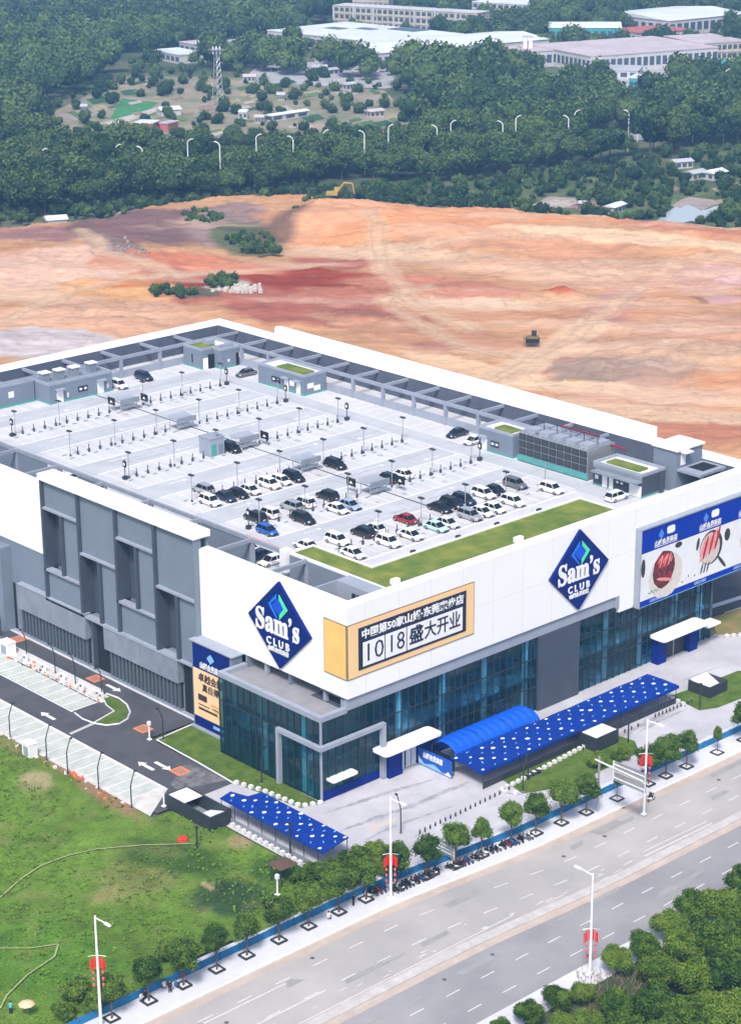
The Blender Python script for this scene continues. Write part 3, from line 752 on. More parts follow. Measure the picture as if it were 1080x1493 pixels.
for i, x in enumerate((68.0, 79.3, 89.6)):
    blob('emblem_print', x - 1.2, 22.9, .65, .95, mat('print_soft_blue', (0.08, 0.22, 0.62), .5), 1.06, n=4)
    blob('speech_print', x + 1.2, 23.2, 1.0, .65, WHITEP, 1.06, sq=.5)
    text('caption_print', '山姆会员商店', 1.05, WHITEP, t, (x, -1.07, 21.5), 'F', bold=.03, ext=.01, width=5.6)
    pf('caption_rule', WHITEP, x - 2.8, 20.9, x + 2.8, 21.0, 1.04, 1.055)
    text('lower_print', '山姆会员商店', .6, mat('print_soft_white', (0.45, 0.52, 0.72), .6), t, (x - 2.0, -1.07, 12.0), 'F', ext=.01, width=3.0)
blob('plate_rim', 62.6, 18.1, .5, 1.6, PANB, 1.06, n=12)
blob('steak', 67.8, 16.7, 2.7, 3.2, MEATD, 1.06, -.25, 22, .045, 3)
blob('steak_face', 67.7, 18.2, 1.7, 1.2, MEATR, 1.08, .1, 16, .08, 4)
blob('marble_board', 68.3, 15.6, 4.2, 3.9, mat('print_warm_grey', (0.60, 0.56, 0.52), .7, var=.06, scale=1), 1.045, 0, 22, .03, 6)
for k in range(6): blob('meat_slice', 66.5 + k * .52, 17.6 + (k % 2) * .5, .20, 1.05, MEATP if k % 2 else MEATR, 1.10, -.35, 10, .1, k)
for k in range(9): blob('meat_shade', 66.2 + k * .42, 15.6 + .5 * sin(k * 2.3), .18, .7, MEATR if k % 3 else PANB, 1.085, .3 * sin(k), 8, .2, 50 + k)
for k in range(7): blob('meat_highlight', 66.6 + k * .5, 18.4 + .4 * sin(k * 1.9), .09, .55, MEATP, 1.12, -.4, 7, .2, 70 + k)
for k in range(5): blob('herb_leaf', 64.3 + .5 * k, 13.4 + .2 * (k % 2), .3, .12, mat('print_herb', (0.10, 0.22, 0.06), .7), 1.06, k, 6)
for k in range(6): blob('herb_leaf', 72.6 + .8 * k, 13.2 + .3 * (k % 3), .22, .16, CRM if k % 2 else MATS['print_herb'], 1.06, k, 6)
blob('steak_fat', 68.0, 14.9, 2.1, .28, MEATP, 1.10, -.25)
blob('olive', 71.3, 20.0, .9, .5, PANB, 1.06)
blob('pan', 79.8, 17.4, 3.0, 3.0, PANB, 1.05, 0, 18)
blob('pan_inside', 79.5, 17.3, 2.6, 2.7, mat('print_pan_pale', (0.55, 0.50, 0.48), .7, var=.15, scale=1), 1.06, 0, 18)
for k in range(6): blob('bacon_slice', 77.6 + k * .75, 17.4 + .25 * k, .3, 2.2, MEATR if k % 2 else MEATP, 1.09, -.3, 12, .08, 20 + k)
blob('pan_handle', 82.8, 14.2, .3, 1.7, PANB, 1.09, .75)
blob('pan_handle', 76.3, 18.8, .35, 1.1, PANB, 1.07, -.2)
for k in range(3): blob('fork_tine', 77.6 + k * .8, 14.2, .16, 1.0, PANB, 1.08, -.3)
blob('black_bowl', 84.0, 18.6, .75, 1.1, PANB, 1.06)
blob('bowl_rim', 90.0, 16.6, 2.3, 3.2, mat('print_brown', (0.28, 0.18, 0.12), .7), 1.05, 0, 18)
blob('bowl_soup', 90.1, 16.7, 2.05, 2.9, CRM, 1.07, 0, 18)
# tall poster left of the pavilion, and the one at the far left
def poster(y0, y1, label):
    t = thing('wall_poster', (0, 0, 0), label, 'poster')
    x = -2.06
    def q(nm, m_, ya, za, yb, zb_, d=.0, e=.06): return MB().box(x - e - d, ya, za, x - d + .05, yb, zb_).build(nm, m_, t)
    q('navy_top', BLUE, y0, 10.0, y1, 14.0)
    q('gold_field', PEACH, y0, 2.1, y1, 9.98)
    q('navy_foot', BLUE, y0, .5, y1, 2.08)
    c = (y0 + y1) / 2
    MB().loft([[(x - .08, c, 13.2), (x - .08, c + .9, 12.4), (x - .08, c, 11.6), (x - .08, c - .9, 12.4)], [(x - .12, c, 13.2), (x - .12, c + .9, 12.4), (x - .12, c, 11.6), (x - .12, c - .9, 12.4)]]).build('emblem', EML, t)
    text('white_lettering', '山姆会员商店', 1.15, WHITEP, t, (x - .1, c, 10.75), 'L', bold=.03, width=5.2)
    text('dark_lettering', '卓越会籍', 1.5, INK, t, (x - .1, c + .2, 8.7), 'L', bold=.02, width=5.8)
    text('dark_lettering', '真值得', 1.35, INK, t, (x - .1, c + .2, 7.1), 'L', bold=.02, width=4.0)
    q('dark_ticket', INK, c + 1.2, 4.9, c + 3.3, 5.9, .06, .03)
    for k, (a, b_, z) in enumerate(((.6, 3.3, 4.1), (-1.6, 0, 4.2), (-1.2, 3.3, 3.35))): q('small_print_line', INK, c + a, z, c + b_, z + (.18 if k < 2 else .38), .06, .02)
    for k in range(4): q('orange_ribbon', mat('ribbon_orange', (0.80, 0.36, 0.10), .6), c - 3.2 + k * .5, 2.4 + k * .75, c - 2.0 + k * .75, 2.8 + k * .75, .06, .02)
    q('dark_tab', BLACK, y0 + .02, 5.2, y0 + .5, 8.2, .06, .05)
    q('foot_lettering_plate', EML, y0 + .6, 1.1, y0 + 4.2, 1.6, .06, .02)
poster(23.9, 32.6, 'tall blue and peach poster on the wall beside the glass corner pavilion')
poster(88.8, 97.0, 'tall blue and orange poster at the far left edge beyond the loading door')

# ------------------------------------------------------------------ numpy noise and coloured terrain
def vnoise(x, y, seed=0):
    def h(i, j):
        n = (i.astype(np.int64) * 374761393 + j.astype(np.int64) * 668265263 + seed * 974711) & 0x7fffffff
        n = ((n ^ (n >> 13)) * 1274126177) & 0x7fffffff
        return ((n ^ (n >> 16)) & 0xffff) / 65535.0
    xi, yi = np.floor(x), np.floor(y); fx, fy = x - xi, y - yi
    fx = fx * fx * (3 - 2 * fx); fy = fy * fy * (3 - 2 * fy)
    a, b, c, d = h(xi, yi), h(xi + 1, yi), h(xi, yi + 1), h(xi + 1, yi + 1)
    return (a + (b - a) * fx) * (1 - fy) + (c + (d - c) * fx) * fy
def fbm(x, y, s, seed=0, o=5, r=.5):
    t = 0; a = 1; w_ = 0
    for k in range(o):
        t = t + a * vnoise(x / s, y / s, seed + k * 17); w_ += a; a *= r; s *= .5
    return t / w_
def ell(X_, Y_, cx, cy, rx, ry, rot):
    """soft mask of an ellipse given by its picture extent, laid out on the ground"""
    c = g(cx, cy); a = radians(rot)
    u = g(cx + rx * cos(a), cy + rx * sin(a)) - c; v = g(cx - ry * sin(a), cy + ry * cos(a)) - c
    M = np.linalg.inv(np.array([[u.x, v.x], [u.y, v.y]]))
    dx, dy = X_ - c.x, Y_ - c.y
    p = M[0, 0] * dx + M[0, 1] * dy; q = M[1, 0] * dx + M[1, 1] * dy
    return np.sqrt(p * p + q * q)
def grid_mesh(name, x0, x1, y0, y1, st, hfun, cfun, keep, m_, stx=None):
    xs = np.arange(x0, x1 + .01, st); ys_ = np.arange(y0, y1 + .01, st)
    X_, Y_ = np.meshgrid(xs, ys_); Z = hfun(X_, Y_); C_ = cfun(X_, Y_)
    nx, ny = len(xs), len(ys_)
    V = np.stack([X_.ravel(), Y_.ravel(), Z.ravel()], 1)
    idx = np.arange(nx * ny).reshape(ny, nx)
    q = np.stack([idx[:-1, :-1].ravel(), idx[:-1, 1:].ravel(), idx[1:, 1:].ravel(), idx[1:, :-1].ravel()], 1)
    cx, cy = V[q].mean(1)[:, 0], V[q].mean(1)[:, 1]
    q = q[keep(cx, cy)]
    me = bpy.data.meshes.new(name)
    me.vertices.add(len(V)); me.vertices.foreach_set('co', V.ravel())
    me.loops.add(q.size); me.loops.foreach_set('vertex_index', q.ravel().astype(np.int32))
    me.polygons.add(len(q)); me.polygons.foreach_set('loop_start', np.arange(0, q.size, 4, dtype=np.int32))
    try: me.polygons.foreach_set('loop_total', np.full(len(q), 4, dtype=np.int32))
    except Exception: pass
    me.polygons.foreach_set('use_smooth', np.ones(len(q), dtype=bool))
    at = me.color_attributes.new('tone', 'FLOAT_COLOR', 'POINT')
    cc = np.ones((len(V), 4), dtype=np.float32); cc[:, :3] = C_.reshape(-1, 3)
    at.data.foreach_set('color', cc.ravel())
    me.materials.append(m_); me.update(calc_edges=True); me.validate()
    return put(name, me)
def paint(X_, Y_, base, patches, wob=.35, s=14, seed=3):
    C_ = np.empty(X_.shape + (3,)); C_[:] = base
    n1 = fbm(X_, Y_, s, seed) - .5; n2 = fbm(X_, Y_, s * .35, seed + 5) - .5
    for (cx, cy, rx, ry, rot, col, soft) in patches:
        d = ell(X_, Y_, cx, cy, rx, ry, rot) + wob * 2.2 * n1 + wob * 1.2 * n2
        soft = soft * .55; a = np.clip((1 + soft - d) / (2 * soft), 0, 1)[..., None]; a = a * a * (3 - 2 * a)
        C_ = C_ * (1 - a) + np.array(col) * a
    return C_

TAN, ORA, REDS, MAU, PAL, WHT, BRN = (.50, .30, .165), (.44, .18, .085), (.27, .060, .030), (.17, .105, .095), (.58, .42, .28), (.54, .50, .50), (.28, .17, .12)
SCR = (.06, .10, .045)
DP = [
 (60, 400, 160, 45, 0, (.60, .42, .31), .3), (120, 480, 220, 42, -3, (.56, .35, .22), .25), (60, 505, 110, 22, 0, WHT, .2),
 (30, 430, 90, 10, 2, PAL, .4), (200, 425, 110, 14, 2, (.60, .36, .17), .4), (250, 400, 90, 16, -8, (.52, .22, .09), .3), (180, 385, 60, 9, 0, (.50, .27, .17), .4),
 (60, 345, 90, 12, 2, (.30, .17, .15), .4), (240, 335, 140, 26, 0, MAU, .3), (170, 365, 55, 14, 14, (.24, .18, .16), .3), (330, 330, 60, 30, -10, (.26, .19, .17), .3),
 (400, 408, 190, 28, 4, (.30, .060, .028), .35), (300, 385, 120, 10, 6, (.50, .20, .11), .4), (480, 385, 60, 9, 4, (.30, .06, .04), .5), (440, 450, 180, 26, 4, (.34, .13, .085), .3), (560, 470, 90, 18, 3, (.27, .12, .09), .5), (530, 430, 110, 8, 3, (.44, .18, .11), .4),
 (620, 335, 230, 34, 2, (.55, .28, .14), .25), (480, 330, 90, 20, -4, (.58, .33, .19), .3), (700, 360, 160, 12, 3, (.55, .33, .21), .4), (600, 375, 160, 9, 3, PAL, .4),
 (960, 330, 170, 12, 3, PAL, .4), (1000, 350, 120, 11, 6, (.47, .22, .13), .4), (800, 370, 160, 9, 4, (.52, .29, .17), .4), (900, 362, 220, 6, 4, (.68, .50, .33), .4),
 (700, 390, 60, 10, 2, (.62, .38, .24), .5), (640, 420, 120, 16, 4, (.48, .22, .14), .4), (700, 445, 110, 8, 3, PAL, .5), (820, 430, 30, 6, 8, (.40, .12, .06), .3),
 (900, 400, 150, 20, 0, (.60, .42, .28), .4), (1040, 410, 60, 20, 0, (.55, .38, .30), .4), (1065, 413, 28, 5, -4, (.62, .45, .45), .2), (1050, 437, 40, 6, 0, (.60, .42, .42), .2), (1020, 437, 16, 4, 20, (.22, .16, .11), .4),
 (640, 490, 170, 18, 8, (.48, .27, .16), .4), (870, 470, 90, 30, -40, (.44, .25, .19), .5), (960, 520, 130, 40, 0, (.47, .33, .22), .3), (900, 545, 110, 18, 4, (.34, .26, .20), .45), (860, 540, 60, 9, -14, (.36, .27, .20), .3), (1020, 480, 90, 24, 0, (.54, .36, .24), .4),
 (760, 540, 50, 22, -30, (.64, .45, .29), .3), (700, 540, 110, 12, 12, (.66, .47, .30), .3), (820, 515, 55, 8, -20, PAL, .3), (930, 575, 210, 11, 4, (.66, .50, .33), .25), (950, 620, 190, 28, 5, (.42, .21, .13), .3), (780, 600, 60, 12, 12, (.38, .2, .14), .4),
 (330, 420, 32, 7, -8, (.5, .47, .45), .3), (280, 430, 40, 8, 6, (.12, .10, .07), .3), (355, 350, 50, 24, 8, (.10, .12, .06), .4),
 (1000, 305, 60, 16, -4, (.34, .32, .30), .2), (830, 298, 70, 14, 0, (.16, .20, .12), .4), (640, 505, 40, 6, 3, (.30, .12, .08), .5),
]
TRK = [[(540, 560), (640, 575), (760, 590), (900, 600), (1080, 612), (1200, 620)], [(700, 565), (740, 540), (800, 512), (835, 496), (862, 478)], [(862, 478), (905, 440), (930, 420)], [(620, 420), (560, 440), (600, 470), (660, 500), (740, 520)], [(0, 470), (80, 430), (200, 405), (330, 395), (480, 388)], [(560, 372), (700, 362), (850, 360), (1080, 372)], [(120, 340), (160, 372), (260, 400)], [(540, 330), (560, 390), (600, 440), (680, 480)]]
def near_line(X_, Y_, pts, z=0):
    q = [g(a, b_) for a, b_ in pts]; best = np.full(X_.shape, 1e9)
    for a, b_ in zip(q, q[1:]):
        dx, dy = b_.x - a.x, b_.y - a.y; t_ = np.clip(((X_ - a.x) * dx + (Y_ - a.y) * dy) / (dx * dx + dy * dy), 0, 1)
        best = np.minimum(best, np.hypot(X_ - a.x - t_ * dx, Y_ - a.y - t_ * dy))
    return best
def dirt_col(X_, Y_):
    C_ = paint(X_, Y_, TAN, DP, .34, 22, 3)
    # earth strata, streaks left by the graders, small pale and dark scrapes
    ca, sa = cos(-.72), sin(-.72)
    U_, V_ = X_ * ca - Y_ * sa, X_ * sa + Y_ * ca
    st = fbm(U_, V_ / 5, 5.0, 9, 5, .65) - .5
    s2 = fbm(U_, V_ / 2.5, 16, 31, 4) - .5
    s4 = fbm(U_, V_, 3.2, 61, 3, .6) - .5
    k = 1 + .6 * st + .38 * s2 + .26 * s4
    C_ = C_ * k[..., None]
    red = np.clip((fbm(U_, V_ / 3, 22, 77, 4) - .50) * 4, 0, 1)[..., None]
    C_ = C_ * (1 - .35 * red) + np.array((.46, .19, .11)) * (.35 * red)
    pl = np.clip((fbm(U_, V_ / 4, 12, 55, 4) - .56) * 6, 0, 1)[..., None]
    C_ = C_ * (1 - .45 * pl) + np.array((.66, .50, .37)) * (.45 * pl)
    wx_ = X_ + 5 * (fbm(X_, Y_, 18, 90, 3) - .5); wy_ = Y_ + 5 * (fbm(X_, Y_, 18, 95, 3) - .5)
    for i, tr_ in enumerate(TRK):
        d = near_line(wx_, wy_, tr_); w0 = 5.5 if i < 2 else 3.0
        a = np.clip((w0 + 1.2 - d) / 2.4, 0, 1)[..., None] * (.85 if i < 2 else .6)
        C_ = C_ * (1 - a) + np.array((.60, .45, .30)) * a
        rut = np.clip(1 - np.abs(d - (1.6 if i % 2 else 2.2)) / .7, 0, 1)[..., None] * .35
        C_ = C_ * (1 - rut * .5)
    bank = np.clip(1.9 - near_line(wx_, wy_, PLAT_E) / 4.0, 0, 1)[..., None]; C_ = C_ * (1 - .8 * bank) + np.array((.12, .08, .06)) * .8 * bank
    gul = np.clip((np.abs(fbm(X_ / 1.0, Y_, 14, 101, 5, .6) - .5) < .012) * 1.0, 0, 1)[..., None]
    C_ = C_ * (1 - .15 * gul)
    lum = C_.mean(-1, keepdims=True); C_ = (lum + (C_ - lum) * 1.08) * np.array((.88, .83, .84))
    return np.clip(C_, .01, .75)
PB = None
PLAT_E = [(398, 352), (404, 336), (428, 319), (478, 303), (530, 297)]
PLAT_O = [(530, 297), (700, 304), (900, 320), (1200, 345), (1150, 385), (900, 378), (700, 380), (520, 374), (398, 352)]
def plateau(X_, Y_):
    jx, jy = X_ + 6 * (fbm(X_, Y_, 10, 170, 4) - .5), Y_ + 6 * (fbm(X_, Y_, 10, 175, 4) - .5)
    ins = inpoly_np(jx, jy, [tuple(g(a, b_)[:2]) for a, b_ in PLAT_E + PLAT_O[1:-1]])
    return ins * np.clip(near_line(jx, jy, PLAT_E) / 3.5, 0, 1) * np.clip(near_line(jx, jy, PLAT_O) / 22, 0, 1)
def dirt_h(X_, Y_):
    e = np.clip((np.maximum(X_ - 100, Y_ - 150)) / 25, 0, 1)
    rid = 1 - np.abs(fbm(X_, Y_, 16, 140, 5, .55) - .5) * 4
    h = (fbm(X_, Y_, 40, 1) - .45) * 3.4 + (fbm(X_, Y_, 7, 2, 5, .6) - .5) * 1.5 + .8 * np.clip(rid, 0, 1) ** 2
    mound = np.clip(1.25 - ell(X_, Y_, 1000, 530, 230, 36, 2), 0, 1)
    h = h + mound * (1.2 + 4.5 * np.clip(fbm(X_, Y_, 8, 41, 5, .6) - .3, 0, 1))
    m2 = np.clip(1.2 - ell(X_, Y_, 150, 365, 60, 18, 12), 0, 1); h = h + m2 * 3.0 * fbm(X_, Y_, 6, 43)
    h = h + 4.2 * plateau(X_, Y_)
    m4 = np.clip(1.1 - ell(X_, Y_, 820, 432, 34, 7, 8), 0, 1); h = h + m4 * 2.5
    return np.clip(h * e, -.05, 9) + .05
DIRTM = attr_mat('raw_earth', .95, .6, .8, .24, .55, stretch=((3.0, .8, 1), -.72))
def inpoly(x, y, P_):
    c = False; n = len(P_); j = n - 1
    for i in range(n):
        if (P_[i][1] > y) != (P_[j][1] > y) and x < (P_[j][0] - P_[i][0]) * (y - P_[i][1]) / (P_[j][1] - P_[i][1]) + P_[i][0]: c = not c
        j = i
    return c
EARTH = [tuple(g(a, b_)[:2]) for a, b_ in ((-160, 345), (-60, 338), (40, 332), (120, 328), (165, 318), (220, 305), (300, 296), (360, 290), (440, 288), (470, 300), (520, 298), (600, 300), (700, 310), (800, 316), (880, 322), (960, 330), (1040, 334), (1090, 330), (1250, 345), (1300, 900), (800, 900), (400, 700), (-300, 800))]
def inpoly_np(x, y, P_):
    c = np.zeros(x.shape, dtype=bool); n = len(P_); j = n - 1
    for i in range(n):
        xi, yi, xj, yj = P_[i][0], P_[i][1], P_[j][0], P_[j][1]
        if yi != yj: c ^= ((yi > y) != (yj > y)) & (x < (xj - xi) * (y - yi) / (yj - yi) + xi)
        j = i
    return c
def keep_earth(x, y):
    k = ~((x < 95.5) & (y < 146.5)) & ~((x < 110) & (y < 26))
    jx, jy = x + 5 * (vnoise(x / 6, y / 6, 3) - .5), y + 5 * (vnoise(x / 6, y / 6, 8) - .5)
    return k & inpoly_np(jx, jy, EARTH)
struct(grid_mesh('dirt_field', 50, 420, 20, 420, 1.0, dirt_h, dirt_col, keep_earth, DIRTM))

GRN, GRN2, BARE = (.115, .205, .026), (.11, .17, .03), (.32, .25, .13)
LP = [(100, 1100, 140, 50, 20, (.125, .185, .035), .5), (55, 1140, 30, 16, 10, (.36, .32, .16), .5), (170, 1300, 40, 14, -20, (.24, .24, .08), .6), (200, 1280, 60, 30, 0, (.16, .19, .05), .6), (330, 1310, 62, 30, -4, (.035, .075, .025), .3), (305, 1293, 12, 6, 20, (.42, .34, .17), .3), (350, 1228, 16, 8, 0, (.30, .24, .12), .5),
      (60, 1400, 120, 60, 0, (.085, .19, .020), .5), (250, 1250, 90, 22, 10, (.055, .115, .018), .5), (150, 1160, 60, 10, 30, (.26, .17, .09), .4), (95, 1120, 50, 8, 30, (.33, .24, .15), .4), (20, 1090, 30, 12, 25, (.17, .18, .06), .4), (400, 1270, 40, 20, 0, (.05, .11, .02), .4)]
def lawn_col(X_, Y_):
    C_ = paint(X_, Y_, GRN, LP, .35, 9, 21)
    k = 1 + .7 * (fbm(X_, Y_, 6, 4, 5, .6) - .5) + .7 * (fbm(X_, Y_, 1.2, 8, 3) - .5)
    C_ = C_ * k[..., None]
    y_ = np.clip((fbm(X_, Y_, 3.0, 12, 4) - .58) * 5, 0, 1)[..., None]
    return np.clip(C_ * (1 - .3 * y_) + np.array((.26, .25, .09)) * .3 * y_, .005, .6)
LAWNM = attr_mat('field_grass', .95, .8, 3.5, .35, 2.2)
struct(grid_mesh('grass_field', -150, -19.2, -22.6, 90, .8, lambda X_, Y_: .06 + .35 * (fbm(X_, Y_, 9, 6) - .5) * np.clip((-26 - X_) / 6, 0, 1) * np.clip((Y_ + 21) / 4, 0, 1), lawn_col, lambda x, y: ((x < -25.2) | (y < 13.0)) & ((x < -47) | (y > -21.6 + 1.9 * vnoise(x / 1.7, y / 1.7, 6))), LAWNM))

# ------------------------------------------------------------------ flat ground sheets
def flat(name, m_, pts, z): return struct(MB().poly([(p[0], p[1], z) for p in pts]).build(name, m_))
FORG = mat('forest_floor', (0.035, 0.06, 0.025), .95, col2=(0.12, 0.13, 0.07), scale=.02, bump=.3, bscale=.5)
flat('ground', FORG, [(-650, -650), (2550, -650), (2550, 2550), (-650, 2550)], -.35)
flat('plaza', PLAZA, [(-19.4, -26), (120, -31), (120, 30), (93.4, 30), (93.4, .9), (-4.9, .9), (-5.2, 16), (-19.2, 19)], .0)
flat('driveway', ASPH, [(-24, 13.5), (-10, 13.5), (-10, 34), (-.5, 34), (-.5, 200), (-24, 200)], .02)
flat('left_yard', STALLQ, [(-60, 90), (-24, 90), (-24, 260), (-60, 260)], -.05)
flat('pale_parking', STALLQ, [(-25.3, 13.4), (-18.3, 18.5), (-18.3, 120), (-25.3, 120)], .035)
sm = MB(); sl = MB()
for k in range(36):
    y = 19.6 + k * 2.6
    sm.poly([(-24.2, y + .1, .045), (-18.9, y + .1, .045), (-18.9, y + 2.4, .045), (-24.2, y + 2.4, .045)])
    ln(sl, -24.6, y, -18.5, y, .055, .16)
ln(sl, -18.35, 18.5, -18.35, 118, .056, .3)
struct(sm.build('stall_paving', STALLP)); struct(sl.build('stall_line', LINE))
sm = MB(); sl = MB()
for k in range(16):
    y = 50.2 + k * 2.6
    sm.poly([(-12.5, y + .1, .030), (-7.9, y + .1, .030), (-7.9, y + 2.5, .030), (-12.5, y + 2.5, .030)])
    ln(sl, -12.7, y, -7.6, y, .045, .20)
ln(sl, -12.75, 49.9, -12.75, 95, .046, .28); ln(sl, -7.5, 50.2, -7.5, 95, .047, .2)
struct(sm.build('charging_stall_paving', STALLP)); struct(sl.build('charging_stall_line', LINE))
struct(MB().box(-7.3, 50.5, 0, -5.3, 96, .14).build('charger_strip', STALLQ))
struct(MB().box(-5.3, 52.5, 0, -5.0, 92, .55).build('strip_kerb', SIDEW))
struct(MB().box(-1.05, 34.2, 0, -.75, 96, .16).build('kerb', SIDEW)); struct(MB().box(-.75, 34.2, 0, .1, 96, .13).build('wall_apron', GREYL))
def arcs(pts, r, z0, z1, name, m_): return struct(MB().tube([(p[0], p[1], (z0 + z1) / 2) for p in pts], r, 4).build(name, m_))
isl = [(-12.8, 49.2), (-13.2, 46.5), (-12.9, 44.0), (-11.9, 42.0), (-10.2, 41.2), (-8.2, 41.8), (-6.3, 43.6), (-5.0, 46.2), (-4.5, 49.0), (-4.9, 51.8)]
flat('island_lawn', GRASSB, [(-12.4, 44.2), (-11.6, 42.4), (-10.2, 41.6), (-8.2, 42.2), (-6.5, 43.9), (-5.3, 46.3), (-4.9, 49), (-5.2, 51.6), (-6.6, 50.0), (-7.6, 48.2), (-7.9, 45.9)], .10)
arcs(isl, .16, .0, .22, 'kerb', SIDEW)
arcs([(-12.9, 44.2), (-7.9, 45.6), (-7.5, 48.2), (-6.5, 50.2), (-4.9, 51.8)], .12, .0, .2, 'kerb', SIDEW)
flat('planting_strip', GRASSB, [(-9.3, 32.4), (-2.1, 33.2), (-2.1, 23.1), (-5.1, 22.9), (-5.1, .4), (-8.3, .8), (-10.1, 13.0), (-9.7, 22)], .06)
arcs([(-2.2, 33.3), (-9.5, 32.6), (-9.8, 22), (-10.3, 13)], .14, .0, .22, 'kerb', SIDEW)
flat('side_apron', PLAZA, [(-18.6, 18.3), (-9.9, 15.2), (-9.9, 13), (-8.2, .8), (-10, -1), (-19, -1)], .012)
flat('front_lawn', GRASSB, [(18.9, -11.4), (35.5, -12.2), (42.0, -13.5), (42.5, -17.2), (40, -20.2), (24, -20.6), (17.6, -17.5)], .06)
flat('corner_lawn', GRASSB, [(59.2, -10.3), (58.2, -16.9), (61, -18.2), (66.5, -18.6), (76, -15.5), (75, -11.5), (66, -11)], .06)
struct(MB().box(-18.9, -15.6, -.02, -11.0, 7.6, .05).build('canopy_base', PLAZA))
flat('side_lawn', mat('dry_grass', (0.13, 0.15, 0.04), .95, col2=(0.26, 0.19, 0.08), scale=.3), [(84.5, .5), (96, -9), (120, -14), (120, 2), (90, 6)], .05)
flat('side_drive', ASPH, [(88, 6.5), (120, 3), (120, 60), (93.6, 60), (93.6, 12)], .06)
for (a, b_) in (((90, 9.5), (125, 5.5)), ((93.6, 20), (125, 17)), ((93.6, 25), (125, 22))):
    d = MB(); ln(d, a[0], a[1], b_[0], b_[1], .10, 1.3); struct(d.build('pale_path', SIDEW))
flat('side_planting', GRASSB, [(86, 9), (94, 8), (96, 13), (90, 14.5)], .08)
# white and dark edging blocks round the lawns
for (nm, pts) in (('edging_strip', [(-18.7, 6.2), (-19.0, -15.4), (-12.4, -16.4)]), ('edging_strip', [(-10.2, 13.6), (-8.9, 8.6), (-8.1, 1.0), (-4.9, -.3)]), ('edging_strip', [(15.5, -15.0), (36.0, -13.4)]), ('edging_strip', [(15.5, -15.0), (17.2, -17.6)]), ('edging_strip', [(58.6, -9.6), (57.9, -14.5)]), ('edging_strip', [(84.5, -1), (97.5, -9.6)])):
    e = struct(MB().tube([(p[0], p[1], .01) for p in pts], .12, 4).build(nm, GREYC))
    bm1 = MB().box(-.28, -.28, 0, .28, .28, .45).mesh('edging_block', STONE)
    for a, b_ in zip(pts, pts[1:]):
        L = sqrt((b_[0] - a[0]) ** 2 + (b_[1] - a[1]) ** 2); n = max(1, int(L / 1.15))
        for k in range(n):
            f_ = (k + .5) / n; put('edging_block', bm1, e, (a[0] + (b_[0] - a[0]) * f_, a[1] + (b_[1] - a[1]) * f_, .06), rz=rnd.uniform(-.1, .1))
# driveway paint
pd = MB()
def arrow(b, x, y, s=1, z=.05):
    b.poly([(x - .3, y - 1.6 * s, z), (x + .3, y - 1.6 * s, z), (x + .3, y + .9 * s, z), (x - .3, y + .9 * s, z)][::1])
    b.poly([(x - .75, y + .9 * s, z + .003), (x + .75, y + .9 * s, z + .003), (x, y + 2.2 * s, z + .003)])
arrow(pd, -16.4, 51.0); arrow(pd, -2.7, 53.2, -1); arrow(pd, -16.0, 26.4); arrow(pd, -14.2, 25.2, -1)
struct(pd.build('painted_arrow', LINE))
for (x, y) in ((-13.4, 21.9), (-8.5, 37.3), (-2.6, 58.0), (-2.2, 80.7)):
    o = struct(MB().box(x - 1.1, y - 1.25, .03, x + 1.1, y + 1.25, .055).build('painted_square', ORNG))
    MB().box(x - .75, y - .9, .056, x + .75, y + .9, .09).build('manhole_plate', BRICKR, o)
sp = MB()
for k in range(13): sp.box(-17.6 + k * .38, 43.2 + k * .05, .03, -17.4 + k * .38, 43.8 + k * .05, .09)
struct(sp.build('speed_bump', STONE))
d = MB(); 
flat('washed_patch', mat('dusty_asphalt', (0.20, 0.20, 0.21), .9, col2=(0.07, 0.07, 0.08), scale=.8), [(-12, 23), (-10.6, 22), (-10.4, 15), (-17.5, 17), (-17, 19.5)], .034)
# stained streaks on the plaza
def stain(nm, m_, line, w_, z, n=34):
    up, dn = [], []
    for k in range(n + 1):
        t_ = k / n * (len(line) - 1); i_ = min(int(t_), len(line) - 2); f_ = t_ - i_
        x = line[i_][0] + (line[i_ + 1][0] - line[i_][0]) * f_; y = line[i_][1] + (line[i_ + 1][1] - line[i_][1]) * f_
        e_ = w_ * (sin(pi * min(1, max(.02, k / n))) ** .5); up.append((x, y + e_ * rnd.uniform(.3, 1.0))); dn.append((x, y - e_ * rnd.uniform(.3, 1.0)))
    b = MB()
    for k in range(n): b.poly([(*up[k], z), (*dn[k], z), (*dn[k + 1], z), (*up[k + 1], z)])
    return struct(b.build(nm, m_))
DAMP = mat('damp_paving', (0.24, 0.24, 0.265), .6, col2=(0.40, 0.40, 0.44), scale=.7)
for k, (ln_, w_) in enumerate((([(-7, -2.6), (3, -3.9), (12, -5.6)], .55), ([(-1, -3.0), (6, -4.4), (10, -5.4)], .5), ([(-9, -8.0), (3, -9.2), (14, -9.9)], .7), ([(4, -9.4), (10, -9.2), (15, -9.6)], .4), ([(36, -15), (46, -14.2), (58, -13.8)], .9), ([(45, -15.6), (52, -15.0), (57, -15.2)], .5), ([(60, -7.6), (74, -8.2)], .3), ([(-10, -12.5), (-2, -12.0), (8, -13.4)], .4))):
    stain('damp_stain', DAMP, ln_, w_, .008 + .0006 * k)
flat('warm_stain', mat('warm_paving', (0.52, 0.43, 0.36), .8, col2=(0.46, 0.45, 0.47), scale=.6), [(-6, -10.3), (-5, -9.8), (-3, -9.9), (-1, -10), (-.3, -10.6), (-1.4, -11.2), (-3.6, -11.0), (-5.2, -11.3)], .013)

